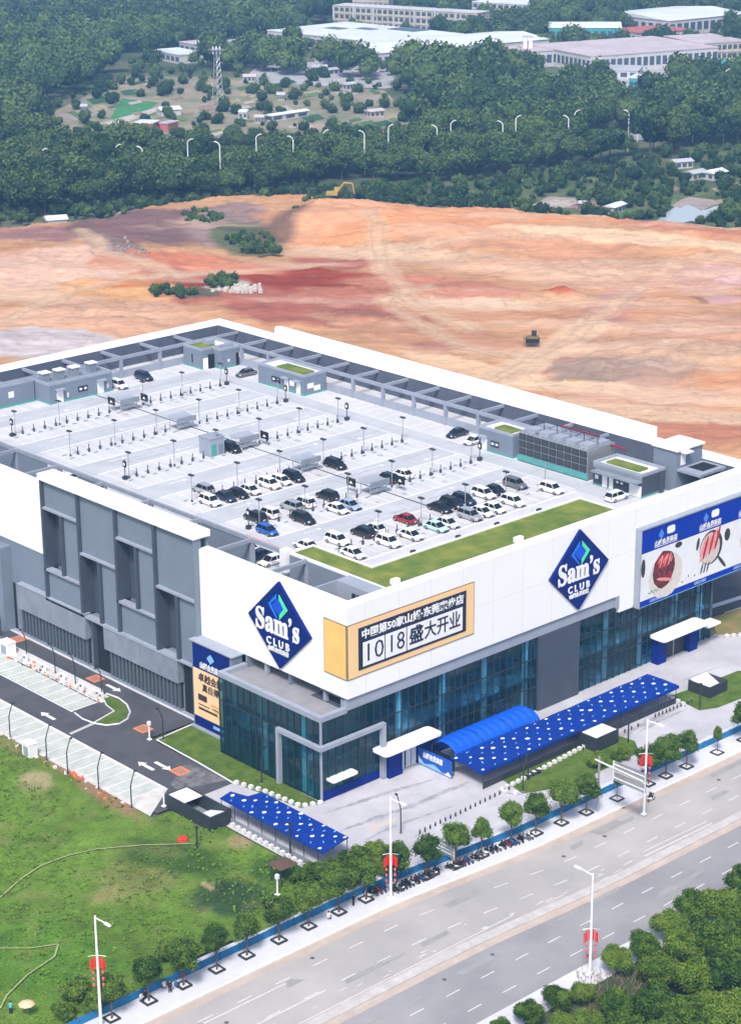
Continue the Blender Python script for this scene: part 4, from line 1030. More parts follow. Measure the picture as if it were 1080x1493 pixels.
# ------------------------------------------------------------------ road, pavement, kerbs
def sst(x, a, b): t_ = max(0, min(1, (x - a) / (b - a))); return t_ * t_ * (3 - 2 * t_)
def off(x, k): return k * sst(x, -22, 12)
def yl(x, a, k, sl_=-.006): return a + sl_ * max(0, x - 10) - off(x, k)
def band(name, m_, fa, fb, z, x0=-400, x1=600, kerb=0):
    xs = [x0, -200, -100, -60] + [-40 + 3 * k for k in range(20)] + [30, 60, 100, 200, x1]
    b = MB()
    for a, c in zip(xs, xs[1:]):
        pts = [(a, fa(a)), (c, fa(c)), (c, fb(c)), (a, fb(a))]
        if kerb: b.prism(pts, z, z + kerb)
        else: b.poly([(p[0], p[1], z) for p in pts])
    return struct(b.build(name, m_))
FEN = lambda x: yl(x, -22.9, 2.6, -.012)
KRB = lambda x: yl(x, -27.4, 2.3, -.012)
band('pavement', SIDEW, lambda x: FEN(x) + .5, KRB, .02, kerb=.12)
band('pavement_back', SIDEW, lambda x: FEN(x) + 2.2, lambda x: FEN(x) + .5, .024)
band('kerb', STONE, KRB, lambda x: KRB(x) - .3, .0, kerb=.17)
band('road', ROADM, lambda x: KRB(x) - .3, lambda x: yl(x, -40.5, 1.7), -.02)
band('median', mat('median_concrete', (0.46, 0.44, 0.43), .85, var=.12, scale=.6), lambda x: yl(x, -40.5, 1.7), lambda x: yl(x, -42.0, 1.6), -.02, kerb=.22)
band('median_dust', mat('warm_dust', (0.44, 0.37, 0.33), .9, var=.1, scale=.4), lambda x: yl(x, -42.0, 1.6), lambda x: yl(x, -43.2, 1.5), .001)
band('road_far_side', ROADM2, lambda x: yl(x, -42.0, 1.6), lambda x: yl(x, -54.2, .3, 0), -.004)
band('gutter_dust', MATS['warm_dust'], lambda x: KRB(x) - .3, lambda x: KRB(x) - 1.6, -.012)
band('far_pavement', SIDEW, lambda x: yl(x, -54.2, .3, 0), lambda x: yl(x, -58.0, .3, 0), .0, kerb=.13)
flat('verge', FORG, [(-400, -58), (600, -58), (600, -400), (-400, -400)], .06)
lm = MB()
for k in range(48):
    x = -100 + 5.95 * k
    ln(lm, x, yl(x, -31.6, 3.6, 0), x + 2.3, yl(x + 2.3, -31.6, 3.6, 0), -.006, .17)
    ln(lm, x + .3, yl(x, -36.4, 2.6, 0), x + 2.6, yl(x + 2.3, -36.4, 2.6, 0), -.006, .17)
    ln(lm, x + 1, -47.6, x + 3.3, -47.6, .006, .17)
    ln(lm, x + .6, -51.6, x + 2.9, -51.6, .006, .17)
ln(lm, -100, -32.3, -38, -32.3, -.004, .2); ln(lm, -100, -36.7, -37, -36.7, -.004, .2)
struct(lm.build('lane_marking', ROADLINE))
wl = MB()
for k in range(45):
    x = rnd.uniform(-60, 14); y = yl(x, -39.3 + rnd.gauss(0, .9), 1.7); L = rnd.uniform(.3, 1.8)
    if rnd.random() < .8: ln(wl, x, y, x + L, y + rnd.uniform(-.1, .1), -.002 + .00004 * k, rnd.uniform(.08, .2))
struct(wl.build('worn_marking', ROADLINE))
lt = MB()
ln(lt, -60, -40.0, -8, -40.0 , .006, .16); ln(lt, 16, -41.4, 30, -41.7, .008, .22); ln(lt, 17, -40.5, 30, -40.8, .008, .15)
struct(lt.build('turn_marking', ROADLINE))
pt = MB()
for k in range(26):
    x, y = rnd.uniform(-60, 50), rnd.choice((-33.2, -37.4, -45.4, -49.5)) + rnd.uniform(-.5, .5); L = rnd.uniform(2, 9); w_ = rnd.uniform(.3, 1.3)
    pt.poly([(x, y, .012 + k * .0002), (x + L, y, .012 + k * .0002), (x + L + rnd.uniform(-1, 1), y + w_, .012 + k * .0002), (x + rnd.uniform(-1, 1), y + w_, .012 + k * .0002)])
struct(pt.build('road_patch', mat('asphalt_patch', (0.29, 0.288, 0.292), .85, var=.1)))
mh = MB()
for k in range(14):
    x, y = -50 + k * 8.3, rnd.choice((-30.2, -34, -44.8, -53)); mh.poly([(x + .3 * cos(a), y + .3 * sin(a), .025) for a in [q * pi / 5 for q in range(10)]])
struct(mh.build('manhole_cover', mat('worn_cover', (0.10, 0.10, 0.11), .8)))

# ------------------------------------------------------------------ cars
PAINT = {'white': mat('paint_white', (0.78, 0.79, 0.80), .25, var=.01, spec=.5), 'black': mat('paint_black', (0.012, 0.013, 0.016), .2, var=.02, spec=.6),
         'grey': mat('paint_grey', (0.16, 0.17, 0.19), .25, metal=.3, var=.02, spec=.5), 'silver': mat('paint_silver', (0.42, 0.44, 0.47), .25, metal=.4, var=.02),
         'navy': mat('paint_navy', (0.02, 0.03, 0.06), .2, var=.02, spec=.6), 'blue': mat('paint_blue', (0.015, 0.10, 0.42), .2, var=.02, spec=.6),
         'red': mat('paint_red', (0.28, 0.015, 0.02), .2, var=.02, spec=.6), 'teal': mat('paint_teal_white', (0.45, 0.62, 0.62), .25, var=.02), 'pale blue': mat('paint_pale_blue', (0.30, 0.40, 0.55), .3, var=.02)}
def car_proto(kind):
    """built along +x (nose at +x), wheels on z=0"""
    L, W_, H = {'sedan': (4.75, 1.84, 1.45), 'suv': (4.65, 1.88, 1.68), 'hatchback': (4.2, 1.78, 1.52)}[kind]
    r = thing('parked_car', (0, 0, 0), 'x', 'car')
    h = L / 2; bz = .78 if kind == 'sedan' else (.95 if kind == 'suv' else .86)
    st = [(-h, .72, .42, bz - .12), (-h + .12, .93, .26, bz + .04), (-h + .7, 1.0, .22, bz + .07), (-.4, 1.0, .20, bz + .05), (h - 1.5, 1.0, .20, bz + .04), (h - .9, .98, .22, bz - .03), (h - .3, .90, .26, bz - .14), (h, .66, .38, bz - .26)]
    rings = []
    for x, k, z0, z1 in st:
        w_ = W_ / 2 * k
        rings.append([(x, -w_ * .9, z0), (x, -w_, z0 + .18), (x, -w_, z1 - .16), (x, -w_ * .86, z1), (x, w_ * .86, z1), (x, w_, z1 - .16), (x, w_, z0 + .18), (x, w_ * .9, z0)])
    MB().loft(rings).build('body', PAINT['white'], r, smooth=False)
    # greenhouse: roof panel and dark glass
    if kind == 'sedan': xr, r0, r1, xf = -h + .55, -h + 1.35, .35, 1.25
    elif kind == 'suv': xr, r0, r1, xf = -h + .12, -h + .55, .45, 1.15
    else: xr, r0, r1, xf = -h + .1, -h + .6, .40, 1.20
    a, c = W_ / 2 * .86, W_ / 2 * .68
    zb = bz + .02
    base = [(xr, -a, zb), (xf, -a, zb), (xf, a, zb), (xr, a, zb)]; top = [(r0, -c, H), (r1, -c, H), (r1, c, H), (r0, c, H)]
    MB().loft([base, top]).build('cabin_glass', CARGL, r)
    rf = MB(); rf.loft([[(r0 - .06, -c - .03, H - .05), (r1 + .1, -c - .03, H - .07), (r1 + .1, c + .03, H - .07), (r0 - .06, c + .03, H - .05)], [(r0, -c + .05, H + .04), (r1, -c + .05, H + .03), (r1, c - .05, H + .03), (r0, c - .05, H + .04)]])
    rf.build('roof', PAINT['white'], r)
    for s in (-1, 1):
        for (xa, xb_) in ((xr, r0), (xf, r1), ((xr + xf) / 2 - .1, (r0 + r1) / 2 - .1)):
            p = MB(); p.loft([[(xa - .05, s * a * 1.0, zb), (xa + .05, s * a, zb), (xa + .05, s * (a + .02), zb), (xa - .05, s * (a + .02), zb)], [(xb_ - .05, s * c, H), (xb_ + .05, s * c, H), (xb_ + .05, s * (c + .02), H), (xb_ - .05, s * (c + .02), H)]]); p.build('window_pillar', PAINT['white'], r)
        MB().box(h - .34, s * W_ * .36 - .17, bz - .30, h - .08, s * W_ * .36 + .17, bz - .14).build('headlight', LAMPW, r)
        MB().box(-h + .02, s * W_ * .37 - .16, bz - .22, -h + .12, s * W_ * .37 + .16, bz - .02).build('tail_light', LAMPR, r)
        MB().box(.75, s * (W_ / 2 + .08) - .07, bz + .02, .9, s * (W_ / 2 + .08) + .07, bz + .16).build('wing_mirror', PAINT['white'], r)
    for x in (-h + .95, h - .95):
        for s in (-1, 1):
            wb = MB(); y = s * (W_ / 2 - .1)
            wb.tube([(x, y - .12, .33), (x, y + .12, .33)], .33, 12); w_ = wb.build('wheel', TIRE, r)
            MB().tube([(x, y + s * .10, .33), (x, y + s * .135, .33)], .21, 8).build('rim', RIM, w_)
    MB().box(h - .06, -.45, .38, h + .01, .45, .55).build('grille', BLACK, r)
    MB().box(-h - .01, -.26, .55, -h + .05, .26, .68).build('number_plate', WHITEP, r)
    return r
PROTO = {k: car_proto(k) for k in ('sedan', 'suv', 'hatchback')}
USED = {}
def car(x, y, kind, colour, nose, label, z=ZD, grp='cars parked on the roof deck'):
    rz = {'N': pi / 2, 'S': -pi / 2, 'E': 0, 'W': pi}.get(nose, nose)
    mmap = {PAINT['white']: PAINT[colour]}
    if kind not in USED:
        USED[kind] = 1
    r = dup(PROTO[kind], (x, y, z), rz, label, matmap=mmap if colour != 'white' else None)
    r['group'] = grp
    return r
R1, R2, R3 = ROWS[0], ROWS[1], ROWS[2]
def cx(v): return v - 1.1
CARS = [
 # third stall row from the front (two rows of cars)
 (22.4, R3 - 3.1, 'suv', 'white', 'S', 'white estate car alone at the left end of the rearmost group of parked cars'),
 (25.7, R3 - 3.0, 'sedan', 'navy', 'S', 'dark navy saloon between the white estate and another dark saloon in the rearmost car group'),
 (28.3, R3 - 3.1, 'sedan', 'black', 'S', 'black saloon with a pale car on its right in the rearmost car group'),
 (31.0, R3 - 3.0, 'sedan', 'white', 'S', 'white car right of the two dark saloons in the rearmost car group'),
 (35.3, R3 - 3.1, 'suv', 'white', 'S', 'white off-roader just left of a black-roofed white car near the drain channel'),
 (38.0, R3 - 3.0, 'hatchback', 'white', 'S', 'white hatchback squeezed between a white off-roader and a black off-roader'),
 (40.8, R3 - 3.0, 'suv', 'black', 'S', 'black off-roader nearest the drain channel on its left side'),
 (25.4, R3 + 2.6, 'suv', 'silver', 'N', 'silver car parked behind the white estate at the left of the rearmost group'),
 (50.6, R3 - 2.8, 'suv', 'black', 'S', 'lone black off-roader in front of the grey trolley shelter on the right of the drain'),
 # second row
 (22.6, R2 + 3.0, 'suv', 'black', 'N', 'dark pickup-like off-roader behind the bright blue car'),
 (25.4, R2 + 3.1, 'suv', 'white', 'N', 'white off-roader directly right of the dark one behind the bright blue car'),
 (30.4, R2 + 3.1, 'suv', 'silver', 'N', 'silver car left of a white one in the rear half of the second stall row'),
 (33.1, R2 + 3.1, 'suv', 'white', 'N', 'white car right of the silver one in the rear half of the second stall row'),
 (38.2, R2 + 3.0, 'suv', 'black', 'N', 'black van-like car alone behind the white and pale blue saloons'),
 (19.9, R2 - 3.3, 'hatchback', 'blue', 'S', 'bright blue hatchback at the left end of the second stall row'),
 (27.7, R2 - 3.1, 'suv', 'black', 'S', 'black off-roader with empty stalls on both sides in the second stall row'),
 (35.0, R2 - 3.1, 'sedan', 'white', 'S', 'white saloon next to the pale blue saloon in the second stall row'),
 (37.8, R2 - 3.0, 'sedan', 'pale blue', 'S', 'pale blue saloon right of the white saloon in the second stall row'),
 (51.7, R2 + 2.9, 'suv', 'black', 'N', 'black car tucked against the grey trolley shelter in the second stall row'),
 (55.4, R2 + 2.9, 'sedan', 'white', 'N', 'white saloon standing alone right of the shelter in the second stall row'),
 # front row, rear half
 (19.8, R1 + 4.8, 'sedan', 'white', 'N', 'white car half hidden behind the corner of the roof lawn'),
 (24.9, R1 + 3.1, 'suv', 'white', 'S', 'white minivan at the left of the front row, rear half, beside an empty stall'),
 (30.2, R1 + 3.0, 'suv', 'black', 'N', 'black minivan between two white cars in the front row'),
 (33.0, R1 + 3.2, 'sedan', 'white', 'N', 'white saloon behind the white off-roader in the front row'),
 (39.6, R1 + 3.1, 'sedan', 'red', 'N', 'only dark red saloon on the roof deck'),
 (47.5, R1 + 3.1, 'sedan', 'black', 'S', 'leftmost of three black cars side by side in the front row'),
 (50.3, R1 + 3.1, 'suv', 'black', 'S', 'middle one of three black cars side by side in the front row'),
 (53.1, R1 + 3.1, 'suv', 'navy', 'S', 'rightmost of three dark cars side by side in the front row'),
 (57.7, R1 + 3.1, 'suv', 'white', 'S', 'white off-roader directly left of a black saloon in the rear half of the front row'),
 (60.5, R1 + 3.1, 'sedan', 'black', 'S', 'black saloon between the white off-roader and an empty stall near the right end'),
 (65.3, R1 + 3.0, 'suv', 'grey', 'S', 'dark grey off-roader at the right end of the front row, rear half'),
 # front row, front half
 (22.7, R1 - 3.0, 'sedan', 'white', 'S', 'white saloon closest to the inner corner of the roof lawn'),
 (30.1, R1 - 3.1, 'suv', 'white', 'S', 'white off-roader right of the black minivan, close to the roof lawn'),
 (34.9, R1 - 3.1, 'sedan', 'white', 'S', 'white saloon with an empty stall on each side close to the roof lawn'),
 (40.5, R1 - 3.1, 'sedan', 'teal', 'S', 'pale teal saloon in front of the dark red one'),
 (43.1, R1 - 3.0, 'sedan', 'white', 'S', 'white saloon touching distance right of the pale teal saloon'),
 (48.2, R1 - 3.1, 'suv', 'silver', 'S', 'silver off-roader in front of the three dark cars'),
 (51.0, R1 - 3.0, 'sedan', 'white', 'S', 'white saloon directly right of the silver off-roader'),
 (53.7, R1 - 3.1, 'sedan', 'white', 'S', 'second white saloon right of the silver off-roader'),
 (58.3, R1 - 3.1, 'suv', 'white', 'S', 'white off-roader with empty stalls around it near the right end by the roof lawn'),
 (67.8, R1 - 3.0, 'suv', 'white', 'S', 'white off-roader last on the right near the end of the roof lawn'),
 # along the edges
 (61.5, 128.6, 'suv', 'navy', 'S', 'dark navy car by the back wall, left of the corner house'),
 (54.2, 127.2, 'suv', 'white', 'S', 'white car beside the right end of the house with roof vents'),
 (78.2, 116.6, 'sedan', 'grey', 'W', 'dark grey car in the far corner between two rooftop houses'),
 (79.2, 57.4, 'sedan', 'navy', 'W', 'dark blue car by the right gallery next to the house by the cooling towers'),
 (78.2, 52.0, 'sedan', 'white', 'W', 'white car between the dark blue car and the house by the cooling towers'),
 (72.6, 13.4, 'suv', 'white', 'E', 'white pickup-like car in front of the machine room at the right end of the lawn'),
 (43.6, 79.0, 'suv', 'black', 'S', 'black car standing right behind the grey service cabin in the middle of the deck'),
 (11.4, 36.0, 'hatchback', 'white', 'W', 'white hatchback seen through the left gallery opening, furthest back of three'),
 (11.5, 33.0, 'sedan', 'navy', 'W', 'dark blue saloon seen through the left gallery opening between two white cars'),
 (11.6, 29.8, 'sedan', 'white', 'W', 'white saloon seen through the left gallery opening, nearest of three'),
 (12.6, 84.2, 'suv', 'white', 'E', 'white van seen through the gallery opening at the far left'),
]
for (x, y, k, c, n, lab) in CARS: car(x, y, k, c, n, lab)
FARCARS = [(385, 100), (398, 102), (412, 98), (430, 104), (446, 101), (462, 106), (520, 104), (528, 100), (600, 118), (612, 124), (628, 120), (880, 84), (866, 86), (872, 90), (890, 88), (846, 85)]
for k, (px, py) in enumerate(FARCARS):
    p = g(px, py); car(p.x, p.y, ('suv', 'hatchback')[k % 2], ('white', 'silver', 'white', 'grey')[k % 4], .3 * k, '%s tiny far-off car from the left parked in the factory yards' % ORD[k], z=-.2, grp='vehicles parked in the far factory yards')
for k in PROTO:   # the prototypes themselves become real parked cars
    pass
protos = list(PROTO.items())
spare = [(24.0, 128.0, 'E', 'white saloon under the far left back wall'), ]
def kill(o):
    for c in list(o.children): kill(c)
    bpy.data.objects.remove(o)
for k, r in protos: kill(r)

# ------------------------------------------------------------------ deck furniture
# lamps
lp = thing('deck_lamp', (0, 0, ZD), 'x', 'lamp', 'slim lamps on the roof deck')
MB().tube([(0, 0, 0), (0, 0, 4.6)], .07, 6).build('pole', STEEL, lp)
MB().tube([(0, 0, 0), (0, 0, .4)], .16, 6).build('foot', CHAR, lp)
MB().box(-.28, -.55, 4.6, .28, .55, 4.8).build('lamp_head', CHAR, lp)
LX = [21.0, 30.8, 40.2, 50.2, 59.8, 69.4]
rown = ['front', 'second', 'third', 'fourth', 'fifth', 'rearmost']
first = True
for k in range(6):
    for q, x in enumerate(LX):
        if (k == 5 and q in (2,)) or (k == 0 and q in (0,)): continue
        lab = 'slim dark-headed lamp pole, %s from the left in the %s stall row' % (ORD[q], rown[k])
        if first: lp.location = (x, ROWS[k], ZD); lp['label'] = lab; first = False
        else: dup(lp, (x, ROWS[k], ZD), 0, lab)
# notice poles at row ends
np_ = thing('deck_sign_post', (0, 0, ZD), 'x', 'sign post', 'dark notice posts on the roof deck')
MB().tube([(0, 0, 0), (0, 0, 3.6)], .08, 6).build('post', CHAR, np_)
MB().box(-.1, -.4, 2.2, .1, .4, 3.3).build('notice_board', BLACK, np_)
MB().box(-.13, -.2, 2.5, -.102, .2, 3.0).build('notice_symbol', WHITEP, np_)
MB().box(-.35, -.35, 0, .35, .35, .6).build('base', CHAR, np_)
first = True
for (x, y, lab) in ((20.4, 114, 'dark notice post at the far left end of the rearmost stall row'), (71.0, 114, 'dark notice post at the right end of the rearmost stall row near the corner house'), (20.2, 79, 'dark notice post at the left end of the fourth stall row'), (71.4, 96.4, 'dark notice post at the right end of the fifth stall row'), (71.6, 79, 'dark notice post at the right end of the fourth stall row'), (71.6, 44.2, 'dark notice post at the right end of the second stall row'), (19.2, 44.6, 'dark notice post beside the bright blue car')):
    if first: np_.location = (x, y, ZD); np_['label'] = lab; first = False
    else: dup(np_, (x, y, ZD), 0, lab)
# short posts between stalls
bp_ = thing('stall_bollard', (0, 0, ZD), 'x', 'bollard', 'short dark posts between the stalls')
MB().tube([(0, 0, 0), (0, 0, 1.5)], .08, 5).build('post', CHAR, bp_)
MB().box(-.15, -.15, 0, .15, .15, .65).build('sleeve', GREYD, bp_)
first = True
SIDE = ('left', 'right')
for k in range(6):
    cnt = [0, 0]
    for q in range(20):
        x = 22.6 + 2.45 * q
        if 43.2 < x < 51.5: continue
        if k == 0 and x > 44: continue
        s = 0 if x < 47 else 1
        lab = '%s dark post from the left, %s of the drain, %s stall row' % (ORD[cnt[s]], SIDE[s], rown[k]); cnt[s] += 1
        if first: bp_.location = (x, ROWS[k], ZD); bp_['label'] = lab; first = False
        else: dup(bp_, (x, ROWS[k], ZD), 0, lab)
# trolley shelters by the drain
sh = thing('trolley_shelter', (0, 0, ZD), 'x', 'shelter', 'trolley shelters beside the drain channel')
for x in (-1.9, 1.9):
    for y in (-1.1, 1.1): MB().tube([(x, y, 0), (x, y, 2.1)], .06, 5).build('leg', STEEL, sh)
b = MB()
for q in range(7):
    a = -0.9 + q * .3; 
rs = [[(-2.2, y, 2.1 + .35 * (y / 1.5) ** 2), (2.2, y, 2.1 + .35 * (y / 1.5) ** 2), (2.2, y, 2.2 + .35 * (y / 1.5) ** 2), (-2.2, y, 2.2 + .35 * (y / 1.5) ** 2)] for y in (-1.5, -.9, -.3, .3, .9, 1.5)]
b = MB(); b.loft(rs); b.build('curved_roof', GREYL, sh)
MB().box(-1.9, -1.1, .5, 1.9, -1.05, 1.1).build('side_rail', STEEL, sh)
MB().box(-2.25, -1.6, 1.5, 2.25, -1.5, 2.5).build('front_panel', GREYC, sh)
first = True
for k in range(6):
    if k == 0: continue
    lab = 'grey curved-roof trolley shelter beside the drain in the %s stall row' % rown[k]
    x = 46.0 if k != 3 else 46.6
    if first: sh.location = (x, ROWS[k], ZD); sh['label'] = lab; first = False
    else: dup(sh, (x, ROWS[k], ZD), 0, lab)
cb = thing('service_cabin', (40.2, 80.2, ZD), 'tall grey service cabin in the middle of the roof deck beside a black car', 'cabin')
MB().box(-1.6, -1.6, 0, 1.6, 1.6, 3.2).build('wall', GREYL, cb); MB().box(-1.7, -1.7, 3.2, 1.7, 1.7, 3.4).build('roof', GREYB, cb)
MB().box(-1.3, -1.64, .1, -.2, -1.605, 2.2).build('door', TEALM, cb); MB().box(.3, -1.63, .3, 1.3, -1.605, 2.0).build('panel', GREYW, cb)
sg = thing('deck_direction_sign', (0, 0, ZD), 'x', 'sign', 'black direction signs on the roof deck')
for y in (-.9, .9): MB().tube([(0, y, 0), (0, y, 2.4)], .05, 5).build('leg', STEEL, sg)
MB().box(-.05, -1.1, 1.2, .05, 1.1, 2.6).build('board', BLACK, sg)
MB().poly([(-.06, -.5, 1.6), (-.06, .5, 1.6), (-.06, 0, 2.1)]).build('arrow_mark', WHITEP, sg)
first = True
for (x, y, lab) in ((43.6, 115, 'black sign left of the rearmost trolley shelter'), (49.6, 112.6, 'black sign right of the rearmost trolley shelter'), (43.6, 82.5, 'black sign beside the service cabin, on its far side'), (50.2, 77.5, 'black sign right of the shelter beside the service cabin'), (43.4, 46.8, 'black sign left of the second-row trolley shelter'), (50.0, 41.8, 'black sign right of the second-row trolley shelter')):
    if first: sg.location = (x, y, ZD); sg['label'] = lab; first = False
    else: dup(sg, (x, y, ZD), 0, lab)

# ------------------------------------------------------------------ street-side canopies, tent, banner, enclosures
def rhombs(parent, pts_fn, n, seed):
    rr = random.Random(seed)
    for k, (x, y) in enumerate(pts_fn):
        s = rr.choice((.30, .36, .25)); big = k % 2 == 0
        m_ = WHITEP if big else EML
        if not big: s *= .75
        a = rr.uniform(-.4, .4) if big else rr.uniform(0, 1.2)
        p = [(s * 1.1 * cos(q) * rr.uniform(.75, 1.15), s * .85 * sin(q) * rr.uniform(.75, 1.15)) for q in [v_ * pi / 3.5 for v_ in range(7)]] if big else [(s * 1.2, s * .4), (-s * 1.2, s * .4), (-s * 1.2, -s * .3), (s * 1.2, -s * .3)]
        z = parent['zf'](x, y) if False else None
        yield x, y, [(px * cos(a) - py * sin(a), px * sin(a) + py * cos(a)) for px, py in p], m_
def pattern(parent, cells, zfun, seed):
    for x, y, p, m_ in rhombs(parent, cells, 0, seed):
        MB().poly([(x + a, y + b_, zfun(x + a, y + b_) + .02) for a, b_ in p]).build('printed_mark', m_, parent)
t = thing('long_canopy', (36, -9.7, 0), 'long navy canopy with white marks in front of the store entrance', 'canopy')
zf = lambda x, y: 3.05 + .12 * sin((x + 36) * .9) * .4 + .05 * (y + 3) * 0 - .03 * abs(y)
rings = []
for k in range(23):
    x = -22 + 2 * k
    rings.append([(x, -3.2, zf(x, -3.2)), (x, 0, zf(x, 0)), (x, 3.2, zf(x, 3.2)), (x, 3.2, zf(x, 3.2) - .12), (x, 0, zf(x, 0) - .12), (x, -3.2, zf(x, -3.2) - .45)])
MB().loft(rings).build('cover', CANB, t)
for x in [-21.5 + 4.3 * k for k in range(11)]:
    for y in (-3.0, 3.0): MB().tube([(x, y, 0), (x, y, 2.9)], .06, 5).build('post', CHAR, t)
cells = []
rr = random.Random(4)
for k in range(36):
    for j, y in enumerate((-2.6, -1.3, 0, 1.3, 2.6)):
        if (k + j) % 2 == 0: cells.append((-21.2 + 1.2 * k + rr.uniform(-.25, .25), y + rr.uniform(-.2, .2)))
pattern(t, cells, zf, 5)
MB().box(-21.5, -3.0, .05, 21.5, -2.9, 1.0).build('side_rail', CHAR, t)
t = thing('side_canopy_shelter', (-15.7, -4.2, 0), 'navy canopy with white marks beside the green field, left of the glass corner', 'canopy')
pts = [(-2.6, 10.6), (-.2, 11.2), (.6, 8.4), (2.9, 8.0), (2.7, -10.2), (-2.8, -11.1)]
MB().prism([(p[0], p[1]) for p in pts], 2.92, 3.05).build('cover', CANB, t)
for k in range(8):
    for x in (-2.6, 2.6):
        y = -10 + 2.9 * k
        if x > 0 and y > 8: continue
        MB().tube([(x, y, 0), (x, y, 2.9)], .06, 5).build('post', CHAR, t)
cells = []
for k in range(18):
    for j, x in enumerate((-2.0, -.8, .4, 1.5, 2.4)):
        y = -10.0 + 1.18 * k + rr.uniform(-.2, .2)
        if (k + j) % 2 == 0 and not (x > 0 and y > 7.3): cells.append((x + rr.uniform(-.2, .2), y))
pattern(t, cells, lambda x, y: 3.052, 8)
MB().box(-2.7, -10.5, .06, -2.6, 10.4, .9).build('side_rail', GREYC, t)
t = thing('arched_tent', (24.4, -3.6, 0), 'bright blue arched awning tent of three bays in front of the entrance glass', 'tent')
for i in range(3):
    x0, x1 = -8.9 + i * 6.0, -8.9 + i * 6.0 + 5.85
    rings = []
    for k in range(25):
        x = x0 + (x1 - x0) * k / 24
        pr_ = []
        for q in range(9):
            a = pi * (.08 + .84 * q / 8)
            bulge = .24 * abs(sin(k * pi / 6)) - .06
            pr_.append((x, -2.6 * cos(a), 2.7 + (1.35 + bulge) * sin(a)))
        rings.append(pr_ + [(p[0], p[1] * .97, p[2] - .06) for p in reversed(pr_)])
    MB().loft(rings).build('cover', BRIGHT, t)
    for k in range(9):
        x = x0 + (x1 - x0) * (k + .5) / 9
        MB().box(x - .26, -2.62, 2.62, x + .26, -2.55, 3.10).build('valance_scallop', BRIGHT, t)
for k in range(4):
    for y in (-2.4, 2.4): MB().tube([(-8.9 + 5.95 * k, y, 0), (-8.9 + 5.95 * k, y, 2.9)], .07, 5).build('post', STEEL, t)
MB().box(-8.95, -2.4, 0.02, -8.85, 2.4, 2.2).build('end_curtain', NAVY, t)
t = thing('welcome_banner', (13.6, -3.8, 0), 'blue standing banner with white lettering and pale swoosh beside the tent', 'banner')
MB().box(-.06, -3.5, 0.1, .06, 3.5, 2.75).build('panel', mat('banner_blue', (0.006, 0.06, 0.34), .5, col2=(0.01, 0.10, 0.50), scale=.5), t)
text('white_lettering', '山姆会员商店', 1.0, WHITEP, t, (-.08, .4, 1.85), 'L', bold=.03, width=4.0)
MB().poly([(-.07, 3.5, 1.6), (-.07, 2.2, .5), (-.07, 0.2, 1.0), (-.07, -1.6, .35), (-.07, -3.3, .6), (-.07, -3.4, .2), (-.07, 3.4, .2)]).build('pale_swoosh', EML, t)
MB().poly([(-.075, 3.4, 1.3), (-.075, 2.6, .5), (-.075, 3.4, .5)]).build('white_peak', WHITEP, t)
MB().poly([(-.075, -2.0, .2), (-.075, -2.8, .9), (-.075, -3.4, .2)]).build('white_peak', WHITEP, t)
for y in (-3.2, 3.2): MB().box(-.5, y - .05, 0, .5, y + .05, .1).build('foot', STEEL, t)
def enclosure(x0, y0, x1, y1, h, label, roofs, open_=True):
    cx_, cy_ = (x0 + x1) / 2, (y0 + y1) / 2
    t = thing('service_enclosure', (cx_, cy_, 0), label, 'enclosure')
    a, b_ = (x1 - x0) / 2, (y1 - y0) / 2
    for q in ((-a, -b_, a, -b_ + .2), (-a, b_ - .2, a, b_), (-a, -b_ + .2, -a + .2, b_ - .2), (a - .2, -b_ + .2, a, b_ - .2)):
        MB().box(q[0], q[1], 0, q[2], q[3], h).build('wall', CHAR, t)
    for (u0, v0, u1, v1, z0, z1) in roofs:
        b = MB(); b.poly([(u0, v0, z0), (u1, v0, z0), (u1, v1, z1), (u0, v1, z1)]); b.poly([(u0, v0, z0 - .12), (u1, v0, z0 - .12), (u1, v1, z1 - .12), (u0, v1, z1 - .12)])
        b.poly([(u0, v0, z0), (u0, v1, z1), (u0, v1, z1 - .12), (u0, v0, z0 - .12)]); b.poly([(u0, v0, z0), (u1, v0, z0), (u1, v0, z0 - .12), (u0, v0, z0 - .12)])
        b.build('white_roof', WHITEP, t)
    MB().box(-a + .2, -b_ + .2, 0, a - .2, b_ - .2, .1).build('floor', GREYC, t)
    return t
enclosure(-22.0, 4.0, -18.2, 13.9, 2.2, 'long charcoal enclosure with white lids at the end of the driveway', [(-1.6, 1.2, 1.6, 4.7, 2.15, 2.15), (-.9, -4.2, 1.6, -.6, 1.7, .6)])
enclosure(35.2, -15.9, 40.2, -12.4, 2.3, 'closed charcoal box with flat white lid on the lawn beside the long canopy', [(-2.3, -1.55, 2.3, 1.55, 2.27, 2.27)])
enclosure(62.8, -15.2, 67.3, -10.9, 1.9, 'open charcoal enclosure with tilted white lid on the right corner lawn', [(-2.0, -1.9, 2.0, 1.9, .5, 2.1)])
t = thing('garden_shelter', (-23.6, -13.2, 0), 'small brown flat-roofed shelter behind the street trees', 'shelter')
MB().loft([[(-1.5, -1.4, 2.6), (1.5, -1.4, 2.6), (1.5, 1.4, 2.6), (-1.5, 1.4, 2.6)], [(-.7, -.6, 3.1), (.7, -.6, 3.1), (.7, .6, 3.1), (-.7, .6, 3.1)]]).build('roof', WOODB, t)
for x in (-1.1, 1.1):
    for y in (-1, 1): MB().tube([(x, y, 0), (x, y, 2.6)], .07, 5).build('post', CHAR, t)
